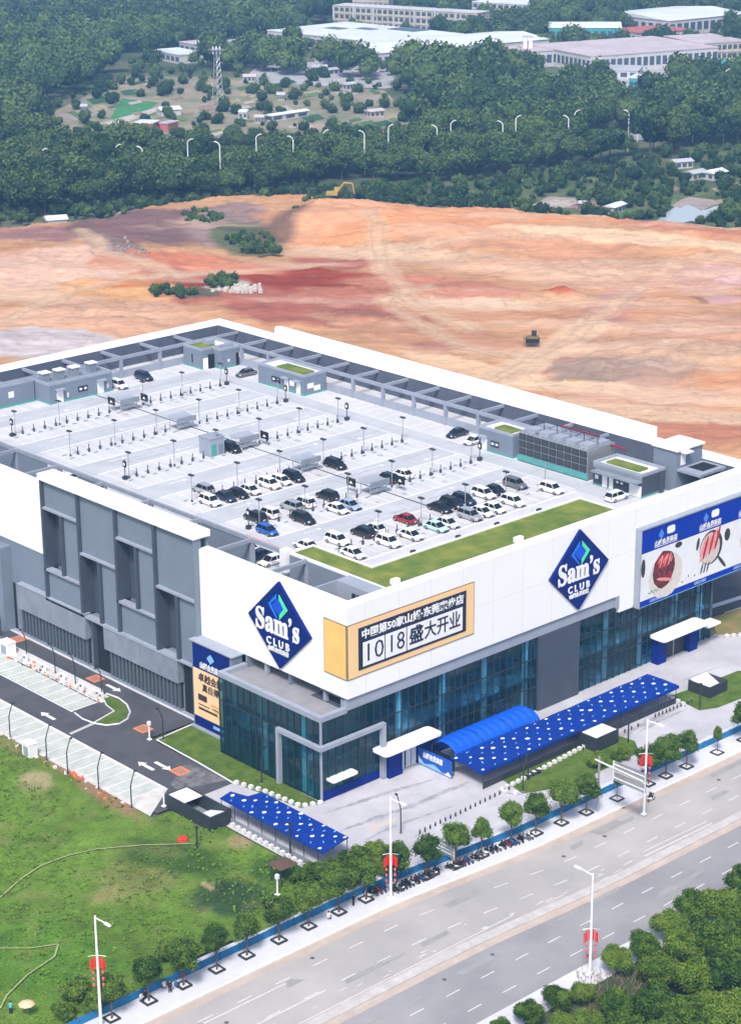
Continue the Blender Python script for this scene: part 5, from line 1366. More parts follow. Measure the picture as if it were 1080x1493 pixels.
# low white electric cabinets and chargers
def cabinet(x, y, w_, d, h, lab):
    t = thing('electric_cabinet', (x, y, 0), lab, 'cabinet')
    MB().box(-w_ / 2, -d / 2, 0, w_ / 2, d / 2, h).build('case', WHITEP, t); MB().box(-w_ / 2 - .02, -d * .3, .2, -w_ / 2, d * .3, h * .8).build('door', GREYL, t); MB().box(-w_ / 2 - .08, -d / 2 - .08, h, w_ / 2 + .08, d / 2 + .08, h + .1).build('lid', WHITEP, t)
cabinet(-7.0, 76.6, 1.6, 2.6, 2.2, 'big white electric cabinet at the far left end of the charging stalls')
cabinet(-26.3, 41.5, 1.4, 2.0, 2.1, 'white electric cabinet on the edge of the green field behind the lower stalls')
c0 = thing('charging_post', (-7.1, 50.0, 0), 'x', 'charger', 'white chargers along the upper stalls')
MB().box(-.25, -.3, 0, .25, .3, 1.5).box(-.35, -.4, 0, .35, .4, .2).build('body', WHITEP, c0); MB().box(-.27, -.2, .9, -.251, .2, 1.3).build('screen', BLACK, c0); MB().tube([(-.2, .3, 1.1), (-.5, .6, .6), (-.4, .3, .3)], .04, 4).build('cable', BLACK, c0)
for k in range(6):
    lab = '%s white charging post from the right along the upper stalls' % ORD[k]
    if k == 0: c0['label'] = lab
    else: dup(c0, (-7.1, 50 + 5.3 * k, 0), 0, lab)
for (x, y, lab) in ((-10.1, 33.6, 'white barrier post at the tip of the planting strip by the wall'), (-21.9, 14.6, 'white barrier post at the front end of the lower stalls'), (-26.5, -15.5, 'white post next to the brown garden shelter'), (-9, 33.9, '')):
    if not lab: continue
    t = thing('barrier_post', (x, y, 0), lab, 'post')
    MB().tube([(0, 0, 0), (0, 0, 2.4)], .12, 6).build('column', WHITEP, t); MB().box(-.22, -.22, 2.4, .22, .22, 3.0).build('camera_box', WHITEP, t); MB().box(-.3, -.3, 0, .3, .3, .15).build('foot', WHITEP, t)
# bent-top path lamps
bl = thing('path_lamp', (0, 0, 0), 'x', 'lamp', 'dark path lamps with bent tops')
MB().tube([(0, 0, 0), (0, 0, 3.6), (.25, 0, 4.4), (.75, .0, 5.6)], [.10, .09, .08, .07], 6).build('pole', CHAR, bl)
MB().box(.68, -.12, 5.5, 1.1, .12, 5.72).build('lamp_head', CHAR, bl); MB().box(-.2, -.2, 0, .2, .2, .12).build('foot', GREYC, bl)
first = True
for (x, y, rz, lab) in ((-25.2, 48.4, 0, 'bent dark lamp furthest back on the edge of the green field'), (-25.6, 38.1, 0, 'bent dark lamp on the field edge beside the white cabinet'), (-26.0, 32.2, 0, 'short-looking bent lamp beside the orange mesh on the field edge'), (-25.6, 25.1, 0, 'bent dark lamp on the field edge between the orange mesh and the last one'), (-25.7, 17.1, 0, 'bent dark lamp closest to the charcoal enclosure on the field edge'), (-8.8, 31.9, pi, 'bent dark lamp at the tip of the planting strip'),
    (-6.2, 72.2, pi, 'bent lamp in the charger strip near the far end'), (-6.2, 64.0, pi, 'bent lamp second from the far end of the charger strip'), (-6.2, 58.4, pi, 'tall grey bent lamp in the middle of the charger strip'), (-5.9, 51.6, pi, 'bent lamp at the grass island end of the charger strip'), (-3.8, 83.5, pi, 'bent lamp at the far left beside the second poster'), (-3.2, -14.2, pi / 2, 'bent dark lamp on the plaza behind the hedge'), (18.0, -17.2, 0, 'dark lamp in the corner of the front lawn'), (-7.4, 10.5, 0, 'thin lamp standing in the planting strip by the pavilion'), (-4.8, -.9 + 3.4, 0, 'thin lamp near the pavilion corner')):
    if lab.startswith('thin lamp near'): continue
    if first: bl.location = (x, y, 0); bl.rotation_euler.z = rz; bl['label'] = lab; first = False
    else: dup(bl, (x, y, 0), rz, lab)
# plain dark posts
dp = thing('dark_post', (-26.2, 1.6, 0), 'short straight dark post standing on the green field', 'post')
MB().tube([(0, 0, 0), (0, 0, 3.1)], .12, 6).build('shaft', CHAR, dp); MB().box(-.2, -.2, 3.1, .2, .2, 3.3).build('cap', CHAR, dp)
for (x, y, sc_, lab) in ((-18.6, -8.9, 1.6, 'tall straight dark post beside the navy side canopy'), (41.3, -16.9, 1.4, 'straight dark post on the lawn corner right of the charcoal box'), (58.8, -16.5, 1.3, 'straight dark post in front of the open charcoal enclosure'), (21.3, -15.1, .9, 'dark post with a seat on the front lawn')):
    dup(dp, (x, y, 0), 0, lab, sc=(1, 1, sc_))
t = thing('garden_bench', (23.0, -14.6, 0), 'low dark bench on the front lawn', 'bench')
MB().box(-1.4, -.4, .4, 1.4, .4, .5).build('seat', CHAR, t)
for x in (-1.1, 1.1): MB().box(x - .1, -.3, 0, x + .1, .3, .4).build('leg', CHAR, t)
# row of small studs across the plaza
st = thing('plaza_bollard', (0, 0, 0), 'x', 'bollard', 'small dark bollards across the plaza')
MB().tube([(0, 0, 0), (0, 0, .55)], .12, 6).build('post', CHAR, st); MB().tube([(0, 0, .55), (0, 0, .62)], .15, 6).build('cap', GREYC, st)
pa, pb_ = g(612, 1216), g(742, 1152); pc, pd_ = g(955, 1046), g(1008, 1024)
L = (pb_ - pa).length; n = int(L / 1.0); first = True
for k in range(n + 1):
    p = pa.lerp(pb_, k / n); lab = '%s small dark bollard from the left in the row crossing the plaza' % ORD[k]
    if first: st.location = (p.x, p.y, 0); st['label'] = lab; first = False
    else: dup(st, (p.x, p.y, 0), 0, lab)
n = 11
for k in range(n):
    p = pc.lerp(pd_, k / (n - 1)); dup(st, (p.x, p.y, 0), 0, '%s small bollard from the left in the row beside the right corner lawn' % ORD[k])
for k in range(9):
    p = g(850, 1095).lerp(g(930, 1060), k / 8); dup(st, (p.x, p.y, 0), 0, '%s small bollard from the left in the row right of the closed charcoal box' % ORD[k])
# orange mesh and red heap on the field
t = thing('orange_mesh', (-25.7, 31.0, 0), 'crumpled orange safety mesh lying at the field edge', 'safety mesh')
b = MB(); pv = []
for k in range(12): pv.append([(.25 * sin(k), -2 + .36 * k, 0), (.3 * sin(k * 1.3) + .1, -2 + .36 * k, .55 + .25 * sin(k * 2.1)), (.3 * sin(k * 1.3) + .2, -2 + .36 * k, .5 + .25 * sin(k * 2.1)), (.25 * sin(k) + .2, -2 + .36 * k, 0)])
b.loft(pv); b.build('mesh_sheet', mat('safety_orange', (0.72, 0.12, 0.05), .8, var=.2, scale=3), t)
t = thing('red_tarp_heap', (-26.2, 4.8, 0), 'small bright red heap on the green field', 'tarp')
b = MB(); b.loft([[(cos(a) * r_, sin(a) * r_ * .8, z) for a in [q * pi / 4 for q in range(8)]] for r_, z in ((.9, 0), (.75, .35), (.3, .6))]); b.build('sheet', mat('tarp_red', (0.60, 0.03, 0.02), .7, var=.2, scale=3), t)
# worn pale track on the field
tr = MB()
P_ = [g(0, 1312), g(30, 1285), g(60, 1265), g(100, 1250), g(140, 1241), g(210, 1235), g(285, 1233)]
for a, c in zip(P_, P_[1:]): ln(tr, a.x, a.y, c.x, c.y, .30, .22)
P_ = [g(0, 1386), g(45, 1386), g(85, 1380), g(80, 1398), g(40, 1425), g(10, 1455), g(0, 1475)]
for a, c in zip(P_, P_[1:]): ln(tr, a.x, a.y, c.x, c.y, .32, .22)
struct(tr.build('worn_track', mat('worn_grass', (0.30, 0.34, 0.16), .95, var=.2, scale=2)))
# pale stones littered along the upper stalls and the field edge
lt = MB()
for k in range(110):
    x, y = (rnd.uniform(-8.3, -6.0), rnd.uniform(50, 92)) if k % 2 else (rnd.gauss(-25.8, .5), rnd.uniform(17, 60))
    s = rnd.uniform(.07, .24); lt.box(x - s, y - s, .0, x + s, y + s * rnd.uniform(.5, 1), s * rnd.uniform(.6, 1.3) + .1, rnd.choice((STONE, WHITEP, ORNG, BARK, BRICKR)))
stuff(lt.build('building_rubble'))

# ------------------------------------------------------------------ street: lamps, flags, gantry signs, fence
def street_lamp(x, y, arm, lab, H=14.6, flags=True, ln_=2.4, lant=False):
    t = thing('street_lamp', (x, y, 0.1), lab, 'street lamp', 'white street lamps along the road')
    MB().tube([(0, 0, 0), (0, 0, H * .5), (0, 0, H)], [.19, .15, .11], 8).build('pole', WHITEP, t)
    MB().tube([(0, 0, H - .25), (0, arm * ln_ * .5, H - .15), (0, arm * ln_, H - .1)], [.09, .08, .07], 6).build('arm', WHITEP, t)
    MB().box(-.16, arm * ln_ - .5, H - .22, .16, arm * ln_ + .5, H - .02).build('lamp_head', WHITEP, t)
    MB().box(-.3, -.3, 0, .3, .3, .25).build('foot', WHITEP, t)
    if flags:
        z = H * .54 if not lant else H * .34
        for s in (-1, 1):
            pts = []
            b = MB()
            for k in range(6):
                u = s * (.2 + k * .13); w_ = .10 * sin(k * 1.4 + s)
                b.poly([(u * .7, u * .7 * -1 * .9 + w_, z + .0 - .08 * k), (u * .7 + s * .09, -(u + s * .13) * .63 + w_, z - .08 * (k + 1)), (u * .7 + s * .09, -(u + s * .13) * .63 + w_, z + 1.5 - .10 * (k + 1)), (u * .7, -u * .63 + w_, z + 1.5 - .10 * k)])
            for_ = b.build('flag', RED, t)
            MB().tube([(0, 0, z + 1.6), (s * .75, -s * .7, z + 1.45)], .03, 4).build('flag_rod', STEEL, t)
        for k in range(3):
            zz = z - .9 - k * .8
            for s in (-1, 1): MB().loft([[(s * .42 + r_ * cos(a), -s * .35 + r_ * sin(a), zz + q) for a in [v * pi / 3 for v in range(6)]] for r_, q in ((.06, 0), (.16, .12), (.16, .28), (.06, .40))]).build('lantern', mat('lantern_pink', (0.62, 0.10, 0.12), .6), t)
    return t
street_lamp(-61.2, -24.8, -1, 'tall white street lamp with red flags in the lower left corner')
street_lamp(-16.6, -26.4, -1, 'tall white street lamp with red ribbons between the street trees in the middle', flags=True, lant=True)
p3 = g(944, 1050, 14.6); street_lamp(p3.x, p3.y, -1, 'tall white street lamp with red flags behind the trees near the right road sign')
street_lamp(-11.5, -56.0, 1, 'tall white street lamp on the far side of the road by the bushes', H=13.6, lant=True)
def road_sign(x, y, ys0, ys1, z0, z1, lab, arm=True):
    t = thing('road_sign', (x, y, 0), lab, 'road sign', 'grey backs of road signs over the pavement')
    MB().tube([(0, 0, 0), (0, 0, z1 - .3)], .17, 8).build('post', STEEL, t)
    MB().box(-.02, ys0 - y, z0, .06, ys1 - y, z1).build('sign_panel', STEEL, t)
    for z in (z0 + .5, (z0 + z1) / 2, z1 - .5): MB().box(-.12, ys0 - y + .1, z - .06, -.021, ys1 - y - .1, z + .06).build('rail', STONE, t)
    for (a, c) in ((ys0, ys0 + .12), (ys1 - .12, ys1)): MB().box(-.14, a - y, z0 + .002, .07, c - y, z1 - .002).build('frame', STONE, t)
    if arm: MB().tube([(-.2, 0.6, z1 - .9), (-.2, ys0 - y + .3, z1 - 1.2)], .12, 6).build('arm', STONE, t)
road_sign(21.1, -28.6, -37.0, -31.2, 5.9, 8.9, 'large grey road sign panel on an arm over the road, right of the front lawn')
road_sign(-4.57, -25.6, -26.1, -20.9, 1.1, 3.1, 'smaller grey road sign panel standing among the street trees', arm=False)
# blue hoarding along the pavement
fn = thing('blue_fence', (0, 0, 0), 'low bright blue fence running along the whole pavement', 'fence')
x = -75.0; k = 0
while x < 130:
    a, c = (x, FEN(x)), (x + 2.95, FEN(x + 2.95))
    MB().prism([(a[0], a[1] - .04), (c[0], c[1] - .04), (c[0], c[1] + .04), (a[0], a[1] + .04)], .12, 1.15).build('panel', FENCEB, fn)
    MB().box(a[0] - .07, a[1] - .12, .1, a[0] + .02, a[1] + .1, 1.25).build('fence_post', FENCEB, fn)
    x += 3.0

# ------------------------------------------------------------------ trees
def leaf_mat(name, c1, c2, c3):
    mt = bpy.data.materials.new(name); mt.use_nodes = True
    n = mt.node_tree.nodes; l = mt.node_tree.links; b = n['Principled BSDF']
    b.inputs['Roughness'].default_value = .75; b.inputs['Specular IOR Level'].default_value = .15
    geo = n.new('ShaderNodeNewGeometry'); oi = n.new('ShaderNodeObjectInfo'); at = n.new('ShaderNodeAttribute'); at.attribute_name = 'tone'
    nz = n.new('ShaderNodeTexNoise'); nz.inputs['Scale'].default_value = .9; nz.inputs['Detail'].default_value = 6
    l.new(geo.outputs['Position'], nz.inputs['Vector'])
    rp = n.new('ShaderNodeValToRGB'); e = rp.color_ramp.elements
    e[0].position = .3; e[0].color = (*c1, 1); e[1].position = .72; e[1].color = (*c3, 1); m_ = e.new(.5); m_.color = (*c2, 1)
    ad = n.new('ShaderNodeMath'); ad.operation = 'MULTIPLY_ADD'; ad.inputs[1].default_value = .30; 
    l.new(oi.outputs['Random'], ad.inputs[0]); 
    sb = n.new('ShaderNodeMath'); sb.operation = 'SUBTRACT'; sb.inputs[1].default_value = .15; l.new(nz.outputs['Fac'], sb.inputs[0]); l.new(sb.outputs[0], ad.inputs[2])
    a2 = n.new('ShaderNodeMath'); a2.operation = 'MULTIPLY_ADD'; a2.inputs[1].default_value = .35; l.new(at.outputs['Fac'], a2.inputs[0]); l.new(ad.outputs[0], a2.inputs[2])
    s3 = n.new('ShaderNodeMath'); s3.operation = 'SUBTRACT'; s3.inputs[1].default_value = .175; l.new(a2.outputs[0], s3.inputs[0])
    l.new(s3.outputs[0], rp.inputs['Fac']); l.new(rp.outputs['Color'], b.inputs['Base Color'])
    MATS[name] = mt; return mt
LEAF_S = leaf_mat('street_tree_leaves', (.016, .046, .007), (.050, .105, .014), (.11, .18, .026))
LEAF_F = leaf_mat('forest_leaves', (.010, .030, .011), (.036, .075, .022), (.095, .145, .038))
LEAF_B = leaf_mat('bush_leaves', (.012, .038, .005), (.048, .105, .011), (.13, .20, .024))
def leafy(name, lobes, nleaf, ls, seed, m_, core=.80, sub=2):
    """crown: dark lumpy cores plus many leaf sprays spread over and around the lobes"""
    rr = np.random.RandomState(seed); V = []; F_ = []; T = []
    ico = bmesh.new(); bmesh.ops.create_icosphere(ico, subdivisions=sub, radius=1); iv = np.array([v.co[:] for v in ico.verts]); ifc = [tuple(v.index for v in f.verts) for f in ico.faces]; ico.free()
    for (cx_, cy_, cz_, rx, ry, rz_) in lobes:
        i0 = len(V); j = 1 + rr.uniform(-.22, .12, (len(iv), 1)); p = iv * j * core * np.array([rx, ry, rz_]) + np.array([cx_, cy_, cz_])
        V += p.tolist(); F_ += [tuple(i0 + q for q in f) for f in ifc]; T += [.15] * len(iv)  # cores toned dark: inner shade of the crown put into the colour
    vol = np.array([a[3] * a[4] for a in lobes]); vol /= vol.sum()
    pick = rr.choice(len(lobes), nleaf, p=vol)
    for q in pick:
        cx_, cy_, cz_, rx, ry, rz_ = lobes[q]
        d = rr.normal(size=3); d /= np.linalg.norm(d)
        if d[2] < -.55: d[2] = -d[2]
        r_ = rr.uniform(.74, 1.10) if rr.rand() > .12 else rr.uniform(1.05, 1.22)
        c = np.array([cx_, cy_, cz_]) + d * r_ * np.array([rx, ry, rz_])
        nrm = d + rr.normal(size=3) * .55; nrm /= np.linalg.norm(nrm)
        u = np.cross(nrm, rr.normal(size=3)); u /= np.linalg.norm(u); v = np.cross(nrm, u)
        s = ls * rr.uniform(.6, 1.35); i0 = len(V)
        V += [(c + u * s).tolist(), (c + v * s * .62 + nrm * s * .15).tolist(), (c - u * s).tolist(), (c - v * s * .62 + nrm * s * .15).tolist()]
        F_.append((i0, i0 + 1, i0 + 2, i0 + 3)); tn = float(np.clip(.30 + .5 * (r_ - .74) / .4 + .2 * d[2] + rr.uniform(-.25, .3), 0, 1)); T += [tn] * 4  # inner leaves darker, upper ones lighter: crown shading put into the tone
    me = bpy.data.meshes.new(name); me.from_pydata([tuple(v) for v in V], [], F_)
    at = me.color_attributes.new('tone', 'FLOAT_COLOR', 'POINT'); cc = np.ones((len(V), 4), dtype=np.float32); cc[:, :3] = np.array(T, dtype=np.float32)[:, None]
    at.data.foreach_set('color', cc.ravel()); me.materials.append(m_)
    me.polygons.foreach_set('use_smooth', [len(f) == 3 for f in F_]); me.update(); return me
def lobes_round(R_, H_, z0, n, seed, sp=.55):
    rr = random.Random(seed); out = [(0, 0, z0 + H_ * .5, R_ * .72, R_ * .72, H_ * .46)]
    for k in range(n):
        a = k * 2.4 + rr.uniform(-.4, .4); z = z0 + H_ * rr.uniform(.25, .82); q = R_ * sp * rr.uniform(.7, 1.1) * (1 - .5 * max(0, (z - z0) / H_ - .5))
        s = R_ * rr.uniform(.36, .52); out.append((q * cos(a), q * sin(a), z, s, s * rr.uniform(.85, 1.1), s * rr.uniform(.75, 1.0)))
    return out
# street trees: slim trunk in a dark planted square
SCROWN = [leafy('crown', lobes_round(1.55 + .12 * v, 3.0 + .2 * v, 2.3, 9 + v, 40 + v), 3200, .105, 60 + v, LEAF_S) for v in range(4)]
def trunk_mesh(h, r, limbs, seed, name='trunk'):
    rr = random.Random(seed); b = MB(); b.tube([(0, 0, 0), (rr.uniform(-.08, .08), rr.uniform(-.08, .08), h * .5), (0, 0, h)], [r, r * .8, r * .55], 6)
    for k in range(limbs):
        a = k * 2.3 + rr.random(); b.tube([(0, 0, h * .62 + .1 * k), (cos(a) * .5, sin(a) * .5, h * .85 + .2 * k), (cos(a) * .9, sin(a) * .9, h * 1.15 + .2 * k)], [r * .5, r * .35, r * .15], 4)
    return b.mesh(name, BARK)
STR = [trunk_mesh(3.1, .11, 4, 70 + v) for v in range(2)]
pit = MB()
for q in ((-.75, -.75, .75, -.55), (-.75, .55, .75, .75), (-.75, -.55, -.55, .55), (.55, -.55, .75, .55)): pit.box(q[0], q[1], 0, q[2], q[3], .22)
pitm = pit.mesh('planter_frame', CHAR); soilm = MB().box(-.55, -.55, 0, .55, .55, .10).mesh('pale_soil', STONE)
TB = [(-59.4, -24.4, 1), (-54.0, -24.4, .95), (-48.9, -24.5, 1.15), (-43.8, -24.5, .85), (-39.1, -24.5, .95), (-33.9, -24.5, 1.1), (-29.0, -24.5, 1.0), (-23.9, -24.5, 1.1), (-19.2, -24.5, 1.1), (-14.2, -25.0, 1.15), (-9.4, -25.6, 1.0), (-4.6, -26.2, 1.0), (.0, -26.5, .75), (5.6, -26.7, 1.0), (9.9, -27.2, 1.0), (14.7, -27.6, 1.15), (19.5, -27.9, 1.15), (25.9, -28.0, .5), (32.6, -28.1, 1.05), (36.4, -28.2, 1.1), (41.0, -28.3, .95), (48.0, -28.4, .45), (54.2, -28.5, 1.0)]
TLAB = {0: 'street tree standing beside the flagged lamp in the lower left corner', 12: 'thin sparse street tree right of the smaller road sign', 17: 'stunted street tree right under the large road sign', 21: 'nearly bare small street tree near the right edge', 22: 'street tree cut by the right edge of the picture'}
for k, (x, y, s) in enumerate(TB):
    lab = TLAB.get(k, 'round street tree in a dark square pit, %s from the left' % ORD[k])
    t = thing('street_tree', (x, y, .14), lab, 'tree', 'street trees along the blue fence', rz=rnd.uniform(0, 6))
    t.scale = (s * 1.2, s * 1.2, .95 + .16 * s) if s > .6 else (s, s, .8)
    put('trunk', STR[k % 2], t); put('crown', SCROWN[k % 4], t); q_ = 1.05 / t.scale[0]; o = put('planter_frame', pitm, t, rz=-t.rotation_euler.z, sc=(q_, q_, 1)); put('pale_soil', soilm, o)
# hedge of bushy shrubs between field, plaza and fence
BUSH = [leafy('foliage', lobes_round(1.5, 2.0, .1, 8, 90 + v, .7), 2400, .11, 95 + v, LEAF_B) for v in range(3)]
BSTEM = trunk_mesh(1.2, .08, 2, 99, 'stem')
BS = [(440, 1290, 1.0), (462, 1283, 1.15), (486, 1276, 1.1), (508, 1270, 1.2), (530, 1262, 1.2), (552, 1256, 1.15), (575, 1252, 1.0), (512, 1294, .9), (560, 1278, .9), (240, 1402, 1.0), (262, 1412, .8), (110, 1462, 1.2), (140, 1478, 1.1), (95, 1488, 1.0), (870, 1120, .9), (905, 1108, .9)]
for k, (px, py, s) in enumerate(BS):
    p = g(px, py); t = thing('garden_shrub', (p.x, p.y, 0.05), 'leafy green shrub behind the blue fence, %s as they run from the pale canopy corner' % ORD[k], 'shrub', 'shrubs behind the blue fence', rz=rnd.uniform(0, 6)); t.scale = (s, s, s)
    put('foliage', BUSH[k % 3], t); put('stem', BSTEM, t)
# dense bushes and trees in the lower right corner
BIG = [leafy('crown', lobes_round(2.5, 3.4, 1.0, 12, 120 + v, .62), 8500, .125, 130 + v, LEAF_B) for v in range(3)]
BTR = trunk_mesh(2.6, .16, 4, 140)
BR = [(730, 1500, .55, 0), (770, 1478, .75, 0), (812, 1458, .70, 0), (850, 1450, .65, 0), (900, 1400, .78, 0), (940, 1385, .85, 0), (1010, 1325, 1.05, 0), (975, 1350, .95, 0), (1050, 1325, 1.15, 0), (1085, 1290, 1.1, 0), (1000, 1380, 1.1, 0), (1040, 1375, 1.2, 0), (1080, 1350, 1.2, 0), (960, 1415, 1.0, 0), (1010, 1430, 1.1, 0), (1060, 1420, 1.25, 0), (900, 1470, .9, 0), (950, 1465, 1.0, 0), (1000, 1480, 1.1, 0), (1050, 1475, 1.2, 0), (1085, 1400, 1.2, 0), (1090, 1470, 1.2, 0), (860, 1495, .8, 0), (820, 1500, .7, 0), (910, 1505, 1.0, 0), (970, 1510, 1.0, 0), (1030, 1515, 1.0, 0), (1085, 1520, 1.1, 0), (780, 1520, .7, 0), (1075, 1260, .8, 0)]
BLAB = {4: 'clipped round bush closest to the white lamp base in the lower right', 0: 'bush poking in at the bottom edge left of the lower right thicket', 29: 'bush at the right edge highest in the lower right thicket'}
for k, (px, py, s, _) in enumerate(BR):
    p = g(px, py, 2.6 * s)
    if p.y > -56.5: p.y = -56.5 - rnd.random() * .6
    t = thing('roadside_bush', (p.x, p.y, 0), BLAB.get(k, 'bright green bushy tree, %s in the lower right thicket' % (['leftmost at the bottom edge','second from the left','third from the left','fourth from the left','','just right of the clipped bush','on the upper slope','between clipped bush and upper slope','big, near the upper right edge','big, cut by the right edge'][k] if k < 10 else 'number %s towards the corner' % ORD[k - 10])), 'bush', 'bushy trees in the lower right thicket', rz=rnd.uniform(0, 6)); t.scale = (s, s, s)
    put('crown', BIG[k % 3], t); put('trunk', BTR, t)
b = MB(); rr = random.Random(3)
for k in range(500):
    p = g(rr.uniform(840, 960), rr.uniform(1420, 1500)); s = rr.uniform(.1, .4); z = rr.uniform(.05, .8)
    b.tube([(p.x, p.y, 0.05), (p.x + rr.uniform(-.8, .8), p.y + rr.uniform(-.8, .8), z + .3)], .03, 3)
stuff(b.build('dry_brush', mat('dry_twigs', (0.20, 0.15, 0.10), .9, var=.3, scale=2)))

# ------------------------------------------------------------------ scooters, bicycles and people
def scooter_proto():
    r = thing('parked_scooter', (0, 0, 0), 'x', 'scooter', 'scooters and bicycles parked on the pavement')
    MB().loft([[(-.7, -.10, .55), (-.7, .10, .55), (-.65, .09, .75), (-.65, -.09, .75)], [(-.25, -.16, .35), (-.25, .16, .35), (-.25, .14, .78), (-.25, -.14, .78)], [(.1, -.16, .28), (.1, .16, .28), (.1, .14, .36), (.1, -.14, .36)], [(.42, -.14, .28), (.42, .14, .28), (.40, .12, .40), (.40, -.12, .40)]]).build('body', PAINT['white'], r)
    MB().loft([[(.36, -.15, .3), (.46, -.15, .3), (.46, .15, .3), (.36, .15, .3)], [(.28, -.14, .95), (.36, -.14, .98), (.36, .14, .98), (.28, .14, .95)]]).build('front_shield', PAINT['white'], r)
    MB().box(-.68, -.14, .76, -.05, .14, .86).build('seat', BLACK, r)
    MB().tube([(.28, -.34, 1.02), (.33, 0, .98), (.28, .34, 1.02)], .03, 4).build('handlebar', BLACK, r)
    MB().tube([(.33, 0, .95), (.55, 0, .28)], .04, 4).build('fork', CHAR, r)
    for x in (-.55, .58):
        w_ = MB(); w_.tube([(x, -.05, .25), (x, .05, .25)], .25, 10); w_ = w_.build('wheel', TIRE, r); MB().tube([(x, -.06, .25), (x, .06, .25)], .13, 6).build('rim', RIM, w_)
    return r
sc0 = scooter_proto()
cols = ['white', 'black', 'red', 'blue', 'silver', 'black', 'grey', 'white', 'navy', 'black']
runs = [(g(536, 1310), g(566, 1298), 5, 'left of the middle lamp'), (g(574, 1303), g(636, 1275), 14, 'between the middle lamp and the road sign'), (g(655, 1270), g(692, 1256), 7, 'right of the smaller road sign'), (g(700, 1250), g(772, 1224), 12, 'between the thin tree and the next round trees')]
first = True; cc = 0
for (a, c, n, where) in runs:
    for k in range(n):
        p = a.lerp(c, k / max(1, n - 1)); colr = cols[cc % 10]; cc += 1
        lab = '%s scooter, %s from the left %s' % (colr, ORD[k], where)
        rz = pi / 2 + rnd.uniform(-.35, .35)
        mp = {PAINT['white']: PAINT[colr]} if colr != 'white' else None
        r = dup(sc0, (p.x + rnd.uniform(-.1, .1), min(p.y, FEN(p.x) - 1.0), .15), rz, lab, matmap=mp)
kill(sc0)
def person(name_lab, loc, rz, top, bottom, pose='stand', cat='person', hair=True, hat=None):
    t = thing('person', loc, name_lab, cat, rz=rz)
    sit = pose != 'stand'
    hip = .92 if not sit else .50
    J = {'pelvis': (0, 0, hip), 'chest': (.03 if not sit else .12, 0, hip + .38), 'neck': (.04 if not sit else .16, 0, hip + .56), 'head': (.06 if not sit else .2, 0, hip + .70)}
    vs = [J['pelvis'], J['chest'], J['neck'], J['head']]; es = [(0, 1), (1, 2), (2, 3)]; rs = [.14, .15, .06, .10]
    for s in (-1, 1):
        i = len(vs)
        if not sit: vs += [(0, s * .10, hip - .06), (.05 * s, s * .11, .48), (0.02 * s, s * .12, .08), (.14, s * .13, .03)]
        else: vs += [(0.05, s * .12, hip), (.42, s * .16, hip + .02), (.36, s * .16, .10), (.48, s * .16, .05)]
        es += [(0, i), (i, i + 1), (i + 1, i + 2), (i + 2, i + 3)]; rs += [.10, .075, .05, .04]
        j = len(vs); sh_ = J['chest'][0]
        if pose == 'ride': vs += [(sh_, s * .19, hip + .48), (sh_ + .22, s * .25, hip + .28), (sh_ + .42, s * .26, hip + .36)]
        else: vs += [(sh_, s * .19, hip + .48), (sh_ + .04, s * .24, hip + .22), (sh_ + .18, s * .22, hip + .02)]
        es += [(1, j), (j, j + 1), (j + 1, j + 2)]; rs += [.06, .045, .035]
    me = bpy.data.meshes.new('body'); me.from_pydata(vs, es, []); o = put('body', me)
    o.modifiers.new('s', 'SKIN'); o.modifiers['s'].use_smooth_shade = True
    for k, v in enumerate(me.skin_vertices[0].data): v.radius = (rs[k], rs[k]); v.use_root = (k == 0)
    dg = bpy.context.evaluated_depsgraph_get(); m2 = bpy.data.meshes.new_from_object(o.evaluated_get(dg)); bpy.data.objects.remove(o)
    m2.name = 'body'; m2.materials.clear(); m2.materials.append(SKIN); m2.materials.append(top); m2.materials.append(bottom)
    for p in m2.polygons:
        z = p.center.z; p.material_index = 0 if z > hip + .54 else (1 if z > hip - .02 and (abs(p.center.x) < .35 or not sit) else 2)
    put('body', m2, t)
    hx, hz = J['head'][0], J['head'][2]
    hd = bmesh.new(); bmesh.ops.create_icosphere(hd, subdivisions=2, radius=.115); hm = bpy.data.meshes.new('hair'); bmesh.ops.translate(hd, verts=hd.verts, vec=(hx - .02, 0, hz + .035)); hd.to_mesh(hm); hd.free(); hm.materials.append(hat or BLACK); put('hair', hm, t)
    return t
CW, CK, CT, CR, CB = mat('cloth_white', (.6, .6, .62), .9), mat('cloth_black', (.02, .02, .025), .9), mat('cloth_teal', (.10, .42, .46), .9), mat('cloth_red', (.5, .03, .04), .9), mat('cloth_blue', (.04, .10, .25), .9)
person('person in teal shirt and dark trousers standing on the field in the lower left corner', (*g(16, 1480)[:2], .1), .8, CT, CK)
t = thing('parasol', (*g(40, 1484)[:2], .1), 'pale peach parasol opened on the field in the lower left corner', 'parasol')
MB().loft([[(r_ * cos(a), r_ * sin(a), z) for a in [q * pi / 4 for q in range(8)]] for r_, z in ((1.0, 1.7), (.6, 1.95), (.05, 2.1))]).build('canopy', mat('peach_cloth', (.66, .46, .30), .9), t)
MB().tube([(0, 0, 0), (0, 0, 1.95)], .03, 5).build('pole', STEEL, t)
PP = [(205, 1462, CW, CK, 'person in white top squatting on the pavement nearest the flagged lamp'), (214, 1458, CK, CK, 'person in black sitting beside the squatting one in white near the flagged lamp'), (240, 1445, CW, CB, 'leftmost sitting person in the group around the third street tree'), (248, 1449, CK, CK, 'person in black bending in the group around the third street tree'), (256, 1444, CB, CK, 'person in dark blue in the group around the third street tree'), (268, 1436, CR, CW, 'person in red jacket at the right end of the group around the third street tree'), (478, 1344, CW, CB, 'person in white sitting on the pavement kerb left of the scooters'), (515, 1322, CK, CK, 'person in black beside the street tree left of the scooters')]
